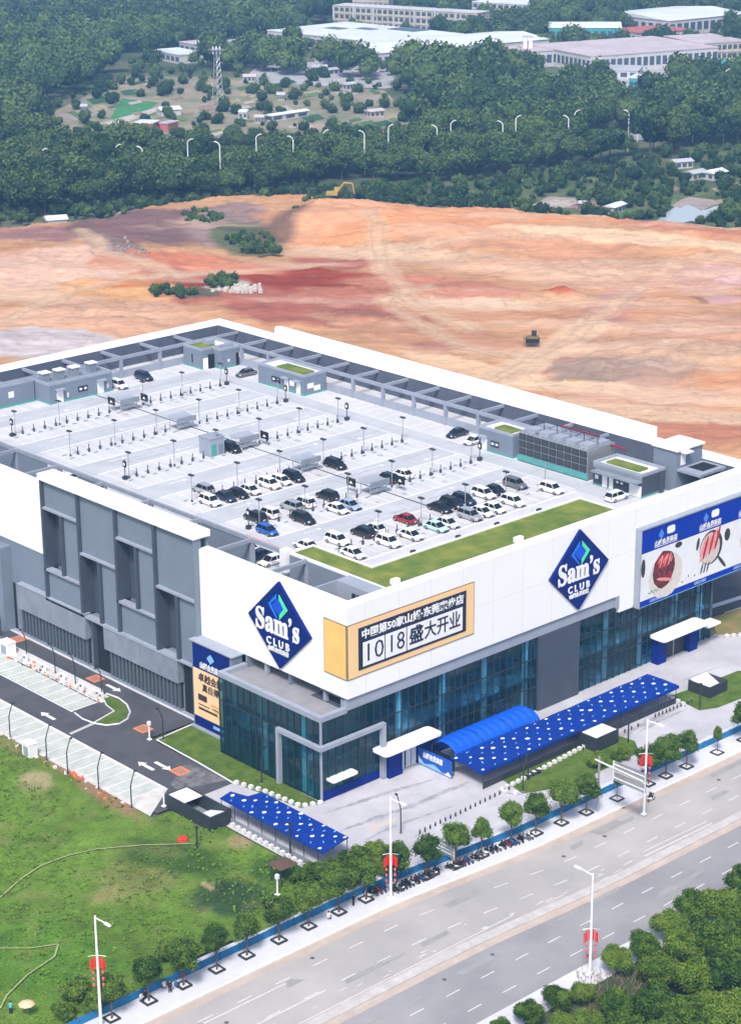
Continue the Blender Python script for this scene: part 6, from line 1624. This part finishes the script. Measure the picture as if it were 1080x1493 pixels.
for k, (px, py, a, c, lab) in enumerate(PP):
    p = g(px, py); person(lab, (p.x, min(p.y, FEN(p.x) - .6), .14), rnd.uniform(0, 6), a, c, 'stand' if k in (3, 5, 7) else 'sit')
p = g(949, 1168)
CACHE.clear(); sc1 = scooter_proto(); sc1.name = 'moving_scooter'; sc1.location = (p.x, p.y, 0.0); sc1.rotation_euler.z = 0.0; sc1['label'] = 'white scooter with a rider on the carriageway below the large road sign'
if 'group' in sc1: del sc1['group']
person('scooter rider in black with white helmet on the road below the large sign', (p.x - .3, p.y, .38), 0.0, CK, CK, 'ride', hat=WHITEP)

# ------------------------------------------------------------------ earth-moving machines on the dirt field
def excavator(px, py, s, lab):
    p = g(px, py); t = thing('excavator', (p.x, p.y, 2.4), lab, 'excavator', rz=-.85); t.scale = (s, s, s)
    for y in (-1.3, 1.3):
        b = MB(); b.loft([[(-2 + .0, y - .3, .1), (-2, y + .3, .1), (-1.9, y + .3, .9), (-1.9, y - .3, .9)], [(2, y - .3, .1), (2, y + .3, .1), (1.9, y + .3, .9), (1.9, y - .3, .9)]]); b.build('track', BLACK, t)
    MB().box(-2.2, -1.4, 1.1, 1.2, 1.4, 2.1).build('upper_body', YELL, t); c = MB().box(.1, .4, 2.1, 1.4, 1.4, 3.3).build('cab', YELL, t); MB().box(1.405, .5, 2.3, 1.44, 1.3, 3.1).build('windscreen', CARGL, c)
    MB().tube([(1.0, 0, 2.0), (3.2, 0, 4.8), (5.6, 0, 4.6)], [.35, .35, .25], 5).build('boom', YELL, t); MB().tube([(5.6, 0, 4.6), (6.2, 0, 1.6)], [.25, .18], 5).build('arm', YELL, t)
    MB().prism([(5.6, -.6), (6.6, -.6), (6.6, .6), (5.6, .6)], .6, 1.6).build('bucket', CHAR, t)
excavator(487, 299, 1.15, 'yellow excavator on the far edge of the raised orange earth')
p = g(776, 505); t = thing('bulldozer', (p.x, p.y, 1.2), 'small dark bulldozer in the middle of the orange earth behind the store', 'bulldozer', rz=2.3)
for y in (-1.1, 1.1): MB().box(-1.8, y - .3, 0, 1.8, y + .3, 1.0).build('track', BLACK, t)
MB().box(-1.5, -.8, .8, 1.6, .8, 1.7).build('engine_body', mat('muddy_yellow', (.20, .15, .07), .8, var=.3, scale=1), t); MB().box(-1.0, -.75, 1.7, .3, .75, 2.9).build('cab', CHAR, t)
MB().box(2.1, -1.7, .1, 2.3, 1.7, 1.4).build('blade', MATS['muddy_yellow'], t); MB().tube([(1.0, -.9, .6), (2.1, -.9, .6)], .1, 4).build('push_arm', CHAR, t)

# grass tufts on the field
nt_ = 12000; rr_ = np.random.RandomState(5); xs_ = rr_.uniform(-110, -19.5, nt_); ys2 = rr_.uniform(-22, 60, nt_)
ok_ = ((xs_ < -25.6) | (ys2 < 12)) & (fbm(xs_, ys2, 7, 160) > .42)
xs_, ys2 = xs_[ok_], ys2[ok_]; V = []; F_ = []; T = []
for x, y in zip(xs_, ys2):
    a = rnd.uniform(0, 6.28); s_ = rnd.uniform(.12, .38); i0 = len(V); h_ = s_ * rnd.uniform(.6, 1.3); z = .08
    V += [(x, y, z), (x + s_ * cos(a), y + s_ * sin(a), z + h_), (x + s_ * cos(a + 1.3), y + s_ * sin(a + 1.3), z + h_ * .8), (x + s_ * cos(a + 3.4), y + s_ * sin(a + 3.4), z + h_ * .9), (x + s_ * cos(a + 4.5), y + s_ * sin(a + 4.5), z + h_)]
    F_ += [(i0, i0 + 1, i0 + 2), (i0, i0 + 3, i0 + 4)]; q = rnd.uniform(.9, 1.6); T += [(.075 * q + .03 * rnd.random(), .16 * q, .022)] * 5
me = bpy.data.meshes.new('grass_tufts'); me.from_pydata(V, [], F_); at = me.color_attributes.new('tone', 'FLOAT_COLOR', 'POINT'); at.data.foreach_set('color', np.array([(*t_, 1) for t_ in T], dtype=np.float32).ravel()); me.materials.append(LAWNM); me.update(); stuff(put('grass_tufts', me))

# ------------------------------------------------------------------ background: far buildings
def gp(lst, z=0): return [tuple(g(a, b_, z)[:2]) for a, b_ in lst]
ROOFW = mat('far_white_roof', (0.62, 0.66, 0.68), .6, var=.10, scale=.05)
ROOFG2 = mat('far_grey_roof', (0.40, 0.42, 0.46), .7, var=.12, scale=.05)
ROOFP = mat('far_pinkish_roof', (0.48, 0.42, 0.44), .7, var=.12, scale=.06)
WALLP = mat('far_pale_wall', (0.50, 0.50, 0.52), .8, var=.08, scale=.1)
WALLC = mat('far_cream_wall', (0.48, 0.43, 0.38), .8, var=.12, scale=.1)
WALLT = mat('far_teal_wall', (0.06, 0.36, 0.40), .6, var=.08)
WIND = mat('far_window', (0.07, 0.09, 0.12), .3, var=.1)
ROOFR = mat('far_red_roof', (0.42, 0.12, 0.12), .7, var=.15, scale=.2)
ZONES = []; FRONT = []
def far_building(nl, nr, depth, h, roof, wall, lab, rows=1, cols=0, parapet=True, base=True, skylights=(), pil=0, cat='building'):
    """corners given at ground (base) level; windows on the two sides that face the town"""
    a, c = g(*nl, 0 if base else h), g(*nr, 0 if base else h)
    a.z = c.z = 0; u = (c - a); L = u.length; u.normalize(); v = Vector((-u.y, u.x, 0))
    if v.dot(Vector((CAM_F.x, CAM_F.y, 0))) < 0: v = -v
    ang = atan2(u.y, u.x)
    t = thing('far_building', (a.x, a.y, -.35), lab, cat, rz=ang)
    MB().box(0, 0, 0, L, depth, h).build('wall', wall, t)
    r = MB()
    if parapet:
        r.box(-.3, -.3, h, L + .3, depth + .3, h + .5)
    else:
        r.loft([[(-.5, -.5, h), (-.5, depth / 2, h + min(2.2, depth * .18)), (-.5, depth + .5, h), (-.5, depth / 2, h - .1)], [(L + .5, -.5, h), (L + .5, depth / 2, h + min(2.2, depth * .18)), (L + .5, depth + .5, h), (L + .5, depth / 2, h - .1)]])
    rf = r.build('roof', roof, t)
    for (x, y, w_, d) in skylights: MB().box(x * L, y * depth, h + .5, x * L + w_, y * depth + d, h + .75).build('roof_light', WIND, rf)
    if cols:
        ch = h / rows; cw = L / cols
        wm = MB().box(-cw * .34, -.12, -ch * .26, cw * .34, -.02, ch * .26).mesh('window', WIND)
        for i in range(cols):
            for j in range(rows): put('window', wm, t, ((i + .5) * cw, 0, (j + .52) * ch))
        dc = max(1, int(depth / cw)); wm2 = MB().box(-.12, -cw * .3, -ch * .24, -.02, cw * .3, ch * .24).mesh('window', WIND)
        for i in range(dc):
            for j in range(rows): put('window', wm2, t, (0, (i + .5) * depth / dc, (j + .52) * ch))
        for j in range(1, rows): MB().box(-.2, -.35, j * ch - .25, L + .2, -.02, j * ch + .1).build('floor_band', wall, t)
    if pil:
        for i in range(pil + 1): MB().box(L * i / pil - .5, -.8, 0, L * i / pil + .5, -.02, h + .4).build('pilaster', WALLP, t)
    P_ = [a - u * 4 - v * 4, a + u * (L + 4) - v * 4, a + u * (L + 4) + v * (depth + 4), a - u * 4 + v * (depth + 4)]
    ZONES.append([(p.x, p.y) for p in P_])
    if L > 14 or h > 3.2:
        fr = 50 if h < 10 else 60; P2 = [a - u * 8, a + u * (L + 8), a + u * (L + 8) - v * fr, a - u * 8 - v * fr]; FRONT.append([(p.x, p.y) for p in P2])
    return t
far_building((65, 12), (134, 19), 22, 11, ROOFW, WALLP, 'pale far building with rows of small windows at the upper left edge', 3, 12)
far_building((0, 12), (24, 14), 18, 7, ROOFW, WALLP, 'white low building cut by the upper left corner', 1, 3)
far_building((100, 45), (132, 52), 12, 7, ROOFG2, WALLP, 'small pale house among trees in the upper left', 2, 4)
far_building((222, 84), (262, 92), 16, 4.5, ROOFW, WALLP, 'low white roofed yard building left of the lattice mast', 1, 6)
far_building((262, 76), (300, 84), 14, 6, ROOFP, WALLP, 'pinkish roofed low building left of the lattice mast', 1, 5)
far_building((312, 84), (345, 90), 18, 9, ROOFG2, WALLP, 'grey roofed hall right behind the lattice mast', 1, 5)
far_building((390, 64), (560, 84), 62, 8, ROOFW, WALLP, 'wide white flat roof hall with dark roof lights in front of the apartment row', 1, 14, skylights=((.18, .45, 12, 8), (.34, .62, 12, 7), (.50, .78, 22, 14)))
far_building((487, 37), (696, 50), 14, 12.5, WALLP, WALLC, 'long three storey apartment row with white pilasters at the top centre', 3, 26, pil=7)
far_building((514, 31), (566, 32), 14, 17, WALLP, WALLC, 'taller block rising behind the left end of the apartment row', 4, 7)
far_building((688, 30), (780, 36), 26, 12, ROOFW, WALLP, 'white stepped office block at the top right of centre', 3, 10)
far_building((760, 24), (836, 22), 30, 8, ROOFW, WALLP, 'pale block at the top edge right of centre', 2, 9)
far_building((530, 104), (800, 80), 48, 9, ROOFW, WALLP, 'very long white roof warehouse behind the dark tall trees', 1, 20, parapet=False)
far_building((764, 98), (856, 92), 26, 8, ROOFP, WALLP, 'pinkish low factory building with white chimneys', 1, 9)
far_building((860, 106), (1046, 92), 60, 8.5, ROOFP, WALLP, 'broad pale factory with a band of dark windows at the upper right', 1, 20)
far_building((846, 112), (930, 114), 20, 4, ROOFG2, WALLP, 'low grey annex in front of the broad pale factory', 1, 6)
far_building((1020, 88), (1090, 84), 40, 9, ROOFP, WALLC, 'cream factory wing cut by the right edge', 2, 9)
far_building((800, 60), (905, 60), 26, 8, ROOFW, WALLT, 'long white roof shed with teal end wall at the upper right', 1, 10, parapet=False)
far_building((935, 64), (1010, 58), 30, 6, ROOFR, WALLP, 'pinkish red roofed shed between two white roofs at the upper right', 1, 8)
far_building((975, 52), (1090, 40), 60, 9, ROOFW, WALLP, 'large white roof hall in the upper right corner', 1, 12, parapet=False)
far_building((916, 134), (940, 135), 14, 7, ROOFW, WALLT, 'small bright teal fronted kiosk building below the broad factory', 1, 3)
far_building((1046, 112), (1095, 106), 20, 5, WALLT, WALLP, 'green roofed canopy building at the right edge', 1, 5)
far_building((196, 190), (222, 191), 9, 3.4, ROOFW, mat('hoarding_red', (0.55, 0.02, 0.04), .7), 'bright red walled shed by the fields at the upper left', 1, 0)
far_building((233, 190), (245, 191), 8, 3.4, ROOFP, ROOFR, 'small pink walled shed right of the red one', 1, 0)
far_building((236, 168), (264, 166), 7, 2.6, ROOFW, WALLP, 'white tunnel-like shed behind the red shed', 1, 0, parapet=False)
far_building((348, 172), (360, 172), 6, 3, ROOFW, WALLP, 'tiny white hut right of the lattice mast', 1, 2)
for k, (px, py) in enumerate(((765, 66), (773, 66))):
    p = g(px, py + 26); t = thing('chimney', (p.x, p.y, -.35), '%s white chimney on the left end of the pinkish factory' % ('left' if k == 0 else 'right'), 'chimney')
    MB().tube([(0, 0, 0), (0, 0, 14)], 1.1, 8).build('stack', WHITEP, t); MB().tube([(0, 0, 14), (0, 0, 14.8)], 1.3, 8).build('rim', WALLP, t)
for k, (a, c, d) in enumerate((((0, 108), (10, 108), 6), ((372, 178), (384, 178), 5), ((396, 176), (450, 168), 4), ((404, 145), (414, 145), 6), ((505, 130), (520, 128), 5), ((540, 170), (560, 168), 5), ((1040, 262), (1060, 258), 6), ((1010, 262), (1030, 258), 5), ((985, 245), (1010, 243), 5), ((845, 306), (856, 306), 4), ((895, 312), (912, 306), 4), ((55, 128), (66, 128), 6), ((118, 162), (126, 162), 5), ((355, 118), (372, 118), 6), ((400, 96), (425, 98), 6), ((455, 104), (476, 104), 6), ((480, 108), (500, 106), 5), ((715, 145), (740, 143), 6), ((745, 148), (765, 150), 6), ((790, 128), (806, 128), 5), ((610, 122), (636, 125), 5), ((640, 128), (652, 130), 5), ((70, 326), (98, 324), 6))):
    far_building(a, c, d, 2.6 if k < 22 else 1.5, [ROOFG2, ROOFP, ROOFW, ROOFG2][k % 4], WALLC if k % 2 else WALLP, 'small pale farm hut %s' % ('at the far left edge', 'left of the sand coloured tunnels', 'long like a tunnel among the farm plots', 'in the middle of the farm plots', 'under the dark trees near the wide white hall', 'behind the row of roadside lamps at centre', 'at the right edge above the pond, larger', 'at the right edge above the pond, middle', 'at the right edge above the pond, smallest', 'white and triangular by the scrub edge', 'white by the scrub edge left of the pond', 'under trees at far left', 'white between trees left of the green field', 'right of the mast among trees', 'under the wide white hall, left', 'under the wide white hall, middle', 'under the wide white hall, right', 'with pale flat roof right of centre', 'with grey roof beside the pale flat roof', 'near the teal kiosk', 'below the very long warehouse, left', 'below the very long warehouse, right', 'pale and ruined at the left edge of the orange earth')[k], 1, 3 if k < 22 else 0, parapet=False, cat='hut')
# lattice mast
p = g(318, 152); t = thing('lattice_mast', (p.x, p.y, -.35), 'tall steel lattice mast with a square platform standing in the fields', 'mast')
b = MB(); Hm = 25.0
for sx in (-1, 1):
    for sy in (-1, 1): b.tube([(sx * 2.0, sy * 2.0, 0), (sx * .9, sy * .9, Hm * .8), (sx * .8, sy * .8, Hm)], .18, 4)
b.build('leg', STEEL, t); b = MB()
for k in range(9):
    z0, z1 = Hm * k / 9, Hm * (k + 1) / 9; w0, w1 = 2.0 - 1.15 * k / 9, 2.0 - 1.15 * (k + 1) / 9
    for (ax, ay, bx, by) in ((-1, -1, 1, -1), (1, -1, 1, 1), (1, 1, -1, 1), (-1, 1, -1, -1)): b.tube([(ax * w0, ay * w0, z0), (bx * w1, by * w1, z1)], .1, 3); b.tube([(bx * w0, by * w0, z0), (ax * w1, ay * w1, z1)], .1, 3)
b.build('brace', STEEL, t); MB().box(-2.4, -2.4, Hm, 2.4, 2.4, Hm + .5).build('platform', STEEL, t)
for k in range(6): MB().box(1.9 * cos(k) - .2, 1.9 * sin(k) - .2, Hm - 1.6, 1.9 * cos(k) + .2, 1.9 * sin(k) + .2, Hm + 1.6).build('antenna_panel', WHITEP, t)
# farm plots, road, pond
def plot(nm, m_, pts, z=-.25): o = flat(nm, m_, gp(pts), z); return o
plot('green_field', mat('crop_green', (0.05, 0.20, 0.07), .9, var=.2, scale=.2), [(160, 172), (178, 142), (232, 148), (215, 160), (180, 174)])
plot('bare_plot', mat('bare_soil', (0.30, 0.25, 0.22), .9, var=.2, scale=.1), [(70, 172), (130, 155), (162, 157), (120, 174)], -.2)
plot('farm_track', mat('pale_track', (0.42, 0.39, 0.36), .9, var=.15, scale=.2), [(150, 178), (240, 152), (246, 155), (165, 184)], -.15)
plot('farm_ground', mat('farm_soil', (0.13, 0.16, 0.08), .95, col2=(0.34, 0.27, 0.21), scale=.035, bump=.4), [(70, 196), (80, 160), (190, 108), (360, 112), (560, 130), (620, 190), (480, 205), (240, 205)], -.32)
plot('scrub_ground', mat('scrub_soil', (0.035, 0.07, 0.025), .95, col2=(0.13, 0.15, 0.06), scale=.06, bump=.4), [(620, 285), (700, 258), (1120, 190), (1140, 330), (900, 325), (650, 302)], -.30)
plot('bare_hillside', MATS['bare_soil'], [(770, 300), (800, 285), (850, 288), (835, 302)], -.2)
plot('pond', WATER, [(958, 321), (966, 312), (978, 305), (984, 300), (992, 302), (1001, 298), (1010, 299), (1016, 303), (1023, 306), (1032, 304), (1040, 300), (1048, 299), (1045, 304), (1036, 310), (1030, 317), (1021, 323), (1008, 321), (992, 325), (974, 325)], -.1)
plot('bare_bank', MATS['bare_soil'], [(978, 300), (990, 291), (1005, 286), (1022, 288), (1040, 290), (1050, 296), (1036, 300), (1024, 306), (1010, 298), (994, 301)], -.12)
plot('factory_yard', mat('yard_concrete', (0.36, 0.36, 0.38), .85, var=.12, scale=.1), [(740, 140), (800, 108), (1120, 88), (1120, 120), (940, 142)], -.2)
plot('factory_yard', MATS['yard_concrete'], [(350, 118), (380, 90), (560, 88), (620, 120), (560, 128)], -.2)
plot('earth_track', mat('light_track', (0.46, 0.42, 0.38), .9, var=.12, scale=.2), [(165, 318), (175, 309), (340, 296), (345, 303), (230, 318)], .35)
rd = MB(); c0_, c1_ = g(-200, 290), g(1200, 158)
rp_ = [g(-150, 292), g(0, 276), g(200, 258), g(400, 238), g(600, 226), g(800, 213), g(1000, 190), g(1200, 168)]
for a, c in zip(rp_, rp_[1:]): ln(rd, a.x, a.y, c.x, c.y, -.1, 15)
struct(rd.build('far_road', mat('far_asphalt', (0.25, 0.26, 0.27), .85, var=.1)))
PLM = [mat('plot_%s' % n_, c_, .95, var=.3, scale=.3) for n_, c_ in (('leaf', (.06, .15, .04)), ('soil', (.25, .18, .13)), ('straw', (.32, .28, .16)), ('dark_green', (.03, .09, .03)), ('pale', (.38, .34, .30)), ('grass', (.12, .18, .05)))]
ra = random.Random(21)
for k in range(80):
    px, py = ra.uniform(90, 600), ra.uniform(118, 195); u_, v_ = ra.uniform(8, 26), ra.uniform(2, 7)
    plot('garden_plot', PLM[k % 6], [(px, py), (px + u_, py - u_ * .22), (px + u_ + v_ * 1.6, py - u_ * .22 + v_), (px + v_ * 1.6, py + v_)], -.19 + .0015 * k)
for k in range(26):
    px, py = ra.uniform(640, 1090), ra.uniform(262, 318); u_, v_ = ra.uniform(14, 40), ra.uniform(3, 9)
    plot('garden_plot', PLM[(k * 5) % 6], [(px, py), (px + u_, py - u_ * .22), (px + u_ + v_ * 1.6, py - u_ * .22 + v_), (px + v_ * 1.6, py + v_)], -.19 + .0015 * k)
# cars on the far road, lorries in yards
for k, (px, py, c) in enumerate(((912, 204, 'white'), (940, 207, 'white'), (905, 199, 'silver'))):
    pass
# lamps along the far road
fl = thing('far_road_lamp', (0, 0, 0), 'x', 'street lamp', 'thin grey lamps along the far road')
MB().tube([(0, 0, 0), (0, 0, 15.2), (-.35, .4, 16.0), (-1.0, 1.1, 16.5)], [.26, .20, .18, .22], 5).build('pole', WHITEP, fl); MB().box(-1.5, .9, 16.4, -.8, 1.6, 16.65).build('lamp_head', WHITEP, fl)
first = True
NEAR = [(92, 220), (207, 213), (320, 206), (427, 198), (531, 190), (637, 182), (733, 176), (829, 168), (917, 160), (1012, 148)]
FARL = [(60, 216), (168, 210), (273, 202), (373, 195), (471, 189), (566, 181), (657, 175), (752, 168), (838, 160), (931, 152), (1058, 100)]
for j, (lst, nm) in enumerate(((NEAR, 'nearer'), (FARL, 'farther'))):
    for k, (px, py) in enumerate(lst):
        p = g(px, py, 16.4); lab = '%s lamp from the left in the %s row along the far road' % (ORD[k], nm); rz = 0 if j == 0 else pi
        if first: fl.location = (p.x, p.y, -.1); fl['label'] = lab; first = False
        else: dup(fl, (p.x, p.y, -.1), rz, lab)

# ------------------------------------------------------------------ background: forest
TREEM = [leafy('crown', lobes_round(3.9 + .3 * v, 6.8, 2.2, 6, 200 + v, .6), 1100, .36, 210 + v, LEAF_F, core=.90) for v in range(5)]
TRUNKM = trunk_mesh(4.5, .22, 2, 230)
FARM_ = [leafy('far', [(0, 0, 5.2, 3.5, 3.5, 3.6), (1.8, 1.2, 6.0, 2.3, 2.2, 2.3), (-1.6, 1.0, 4.4, 2.5, 2.4, 2.4)], 190, .52, 240 + v, LEAF_F, core=.94, sub=1) for v in range(5)]
DENSE = gp([(-90, 322), (0, 318), (100, 310), (220, 298), (330, 288), (430, 279), (520, 265), (640, 268), (760, 252), (900, 236), (1180, 200), (1300, -40), (-150, -40)])
SPARSE = gp([(50, 205), (50, 160), (190, 100), (360, 104), (565, 118), (650, 182), (480, 212), (240, 210)])
SCRUBZ = gp([(520, 285), (640, 268), (760, 252), (900, 236), (1180, 200), (1200, 345), (900, 322), (640, 303)])
LOWZ = gp([(40, 200), (90, 240), (620, 228), (640, 190), (560, 196), (300, 208)])
TALL = gp([(560, 150), (780, 140), (790, 118), (640, 112), (560, 124)])
NOTREE = [gp(q) for q in ([(150, 180), (172, 138), (240, 144), (215, 168), (180, 180)], [(60, 176), (130, 152), (166, 155), (120, 178)], [(955, 328), (985, 283), (1056, 286), (1040, 318), (1000, 330)], [(745, 136), (800, 104), (1120, 86), (1120, 112), (940, 136)], [(765, 303), (800, 283), (855, 286), (838, 305)], [(865, 232), (985, 214), (985, 184), (872, 198)], [(185, 194), (225, 194), (250, 196), (262, 186), (200, 180)])]
rr = random.Random(11); trees = []
def near_zone(x, y): return any(inpoly(x, y, z_) for z_ in ZONES)
cen = Vector((CAM_F.x, CAM_F.y)).normalized(); prp = Vector((cen.y, -cen.x))
d = 380.0
while d < 1640:
    st = 8.0 + (d - 380) * .0040
    half = d * .205 + 60; s_ = -half
    while s_ < half:
        x = CAM_O.x + cen.x * (d + rr.uniform(-.45, .45) * st) + prp.x * (s_ + rr.uniform(-.45, .45) * st)
        y = CAM_O.y + cen.y * (d + rr.uniform(-.45, .45) * st) + prp.y * (s_ + rr.uniform(-.45, .45) * st)
        s_ += st
        kind = None
        if inpoly(x, y, SPARSE): kind = 'shrub' if rr.random() < .55 else None; 
        elif inpoly(x, y, DENSE): kind = 'tree'
        elif inpoly(x, y, SCRUBZ): kind = 'shrub'
        if kind == 'tree' and min(abs((y - a_.y) * (c_.x - a_.x) - (x - a_.x) * (c_.y - a_.y)) / (c_ - a_).length if min(a_.x, c_.x) - 5 < x < max(a_.x, c_.x) + 5 else 99 for a_, c_ in zip(rp_, rp_[1:])) < 8: kind = None
        if kind and (any(inpoly(x, y, q) for q in NOTREE) or near_zone(x, y)): kind = None
        if kind is None: continue
        v = float(vnoise(np.array([x / 60.]), np.array([y / 60.]), 5)[0])
        s = (rr.uniform(.8, 1.5) + .35 * v) if kind == 'tree' else rr.uniform(.25, .8)
        s *= 1 + max(0, d - 500) * .00035
        if kind == 'tree' and rr.random() < .05: s *= 1.25
        if any(inpoly(x, y, q) for q in FRONT):
            if rr.random() < .55: continue
            s *= .42 if rr.random() < .85 else .9
        if kind == 'tree' and inpoly(x, y, LOWZ): s *= .55
        if kind == 'tree' and inpoly(x, y, TALL): s *= 1.2
        trees.append((d, x, y, s, kind, v))
    d += st * .92
for k in range(520):
    p = g(rr.uniform(500, 1110), rr.uniform(240, 330))
    if inpoly(p.x, p.y, SCRUBZ) and not any(inpoly(p.x, p.y, q) for q in NOTREE) and not near_zone(p.x, p.y): trees.append((600, p.x, p.y, rr.uniform(.2, .6), 'shrub', rr.random()))
for k in range(700):
    p = g(rr.uniform(-60, 620), 292 + rr.uniform(-22, 32))
    if not inpoly(p.x, p.y, EARTH) and not near_zone(p.x, p.y): trees.append((600, p.x, p.y, rr.uniform(.2, .6), 'shrub', rr.random()))
def pxy(x, y, z=0):
    q = Vector((x, y, z)) - CAM_O; k = FPX / q.dot(CAM_F); return 540 + k * q.dot(CAM_R), 746.5 - k * q.dot(CAM_U)
trees.sort(key=lambda t_: t_[0] - (120 if t_[4] == 'tree' else 0))
ind = [t_ for t_ in trees if -10 < pxy(t_[1], t_[2])[0] < 1090 and t_[4] == 'tree'][:250]
inds = set(id(t_) for t_ in ind)
rowc = {}
for k, t_ in enumerate(ind):
    d, x, y, s, kind, v = t_; px, py = pxy(x, y, 6)
    t = thing('forest_tree', (x, y, -.35), 'dark green forest tree, %s, %s' % (ORD[k % 69] + (' of the front rank', ' of the second rank', ' of the third rank', ' of the fourth rank')[k // 69], 'at far left' if px < 200 else 'left of centre' if px < 450 else 'around centre' if px < 640 else 'right of centre' if px < 880 else 'at far right'), 'tree', 'trees at the near edge of the wood', rz=rr.uniform(0, 6))
    t.scale = (s, s, s * rr.uniform(.85, 1.1)); put('crown', TREEM[k % 5], t); put('trunk', TRUNKM, t)
# the rest of the wood reads as one mass: joined leaf geometry
def arr(me):
    n = len(me.vertices); co = np.empty(n * 3, dtype=np.float32); me.vertices.foreach_get('co', co); at = np.empty(n * 4, dtype=np.float32); me.color_attributes['tone'].data.foreach_get('color', at)
    lt_ = np.empty(len(me.polygons), dtype=np.int32); me.polygons.foreach_get('loop_total', lt_); lv = np.empty(len(me.loops), dtype=np.int32); me.loops.foreach_get('vertex_index', lv)
    return co.reshape(-1, 3), at.reshape(-1, 4), lt_, lv
AR = [arr(m_) for m_ in FARM_]
def merged(name, lst, m_):
    VV, TT, LT, LV = [], [], [], []; o = 0
    for i, (d, x, y, s, kind, v) in enumerate(lst):
        co, at, lt_, lv = AR[i % 5]; a = rr.uniform(0, 6.28); R_ = np.array([[cos(a), -sin(a), 0], [sin(a), cos(a), 0], [0, 0, rr.uniform(.85, 1.15)]], dtype=np.float32)
        c = co @ R_.T * s + np.array([x, y, -.4 if kind == 'tree' else -.9 * s * 3], dtype=np.float32)
        tt = at.copy(); tt[:, :3] = np.clip(tt[:, :3] + rr.uniform(-.45, .45) + (v - .5) * .9, 0, 1.3)
        VV.append(c); TT.append(tt); LT.append(lt_); LV.append(lv + o); o += len(c)
    V = np.concatenate(VV); T = np.concatenate(TT); LTc = np.concatenate(LT); LVc = np.concatenate(LV)
    me = bpy.data.meshes.new(name); me.vertices.add(len(V)); me.vertices.foreach_set('co', V.ravel()); me.loops.add(len(LVc)); me.loops.foreach_set('vertex_index', LVc.astype(np.int32))
    me.polygons.add(len(LTc)); me.polygons.foreach_set('loop_start', np.concatenate([[0], np.cumsum(LTc)[:-1]]).astype(np.int32))
    try: me.polygons.foreach_set('loop_total', LTc)
    except Exception: pass
    a_ = me.color_attributes.new('tone', 'FLOAT_COLOR', 'POINT'); a_.data.foreach_set('color', T.ravel()); me.materials.append(m_); me.update(calc_edges=True)
    return put(name, me)
rest = [t_ for t_ in trees if id(t_) not in inds]
print('TREES', len(trees))
stuff(merged('distant_wood', [t_ for t_ in rest if t_[4] == 'tree'], LEAF_F))
stuff(merged('scrub_bushes', [t_ for t_ in rest if t_[4] != 'tree'], LEAF_F))
# shrubs growing on the orange earth
DS = []
for (cx_, cy_, rx, ry, n) in ((295, 322, 32, 9, 26), (362, 358, 34, 14, 46), (390, 372, 20, 5, 12), (325, 419, 32, 6, 26), (250, 434, 34, 6, 22), (15, 326, 30, 5, 14), (150, 318, 40, 5, 18), (470, 300, 30, 8, 10), (440, 315, 20, 8, 8)):
    for k in range(n):
        a, q = rr.uniform(0, 6.28), sqrt(rr.random()); p = g(cx_ + rx * q * cos(a), cy_ + ry * q * sin(a)); DS.append((0, p.x, p.y, rr.uniform(.18, .42), 'shrub', rr.random()))
o = merged('earth_scrub', DS, LEAF_F); o.location.z = 1.2; stuff(o)
b = MB()
for k in range(120):
    if k % 3: p = g(rr.gauss(345, 16), rr.gauss(425, 4))
    else: p = g(rr.gauss(180, 26), rr.gauss(366, 5))
    s = rr.uniform(.3, .9); b.loft([[(p.x + s * cos(a) * r_, p.y + s * sin(a) * r_ * .8, z * s + 1.2) for a in [q * pi / 3 + k for q in range(6)]] for r_, z in ((1, -.8), (.8, .5), (.2, .8))], MATS['light_track'] if k % 3 else MATS['bare_soil'])
stuff(b.build('rubble_heap'))

# ------------------------------------------------------------------ haze
hz = MB().box(-700, -700, -1.5, 2600, 2600, 150).build('haze')
hm = bpy.data.materials.new('haze'); hm.use_nodes = True; n = hm.node_tree.nodes; n.remove(n['Principled BSDF'])
pv = n.new('ShaderNodeVolumePrincipled'); pv.inputs['Color'].default_value = (0.26, 0.56, 1.0, 1); pv.inputs['Density'].default_value = 0.00022; pv.inputs['Anisotropy'].default_value = 0.0
hm.node_tree.links.new(pv.outputs[0], n['Material Output'].inputs['Volume']); hz.data.materials.clear(); hz.data.materials.append(hm); stuff(hz)
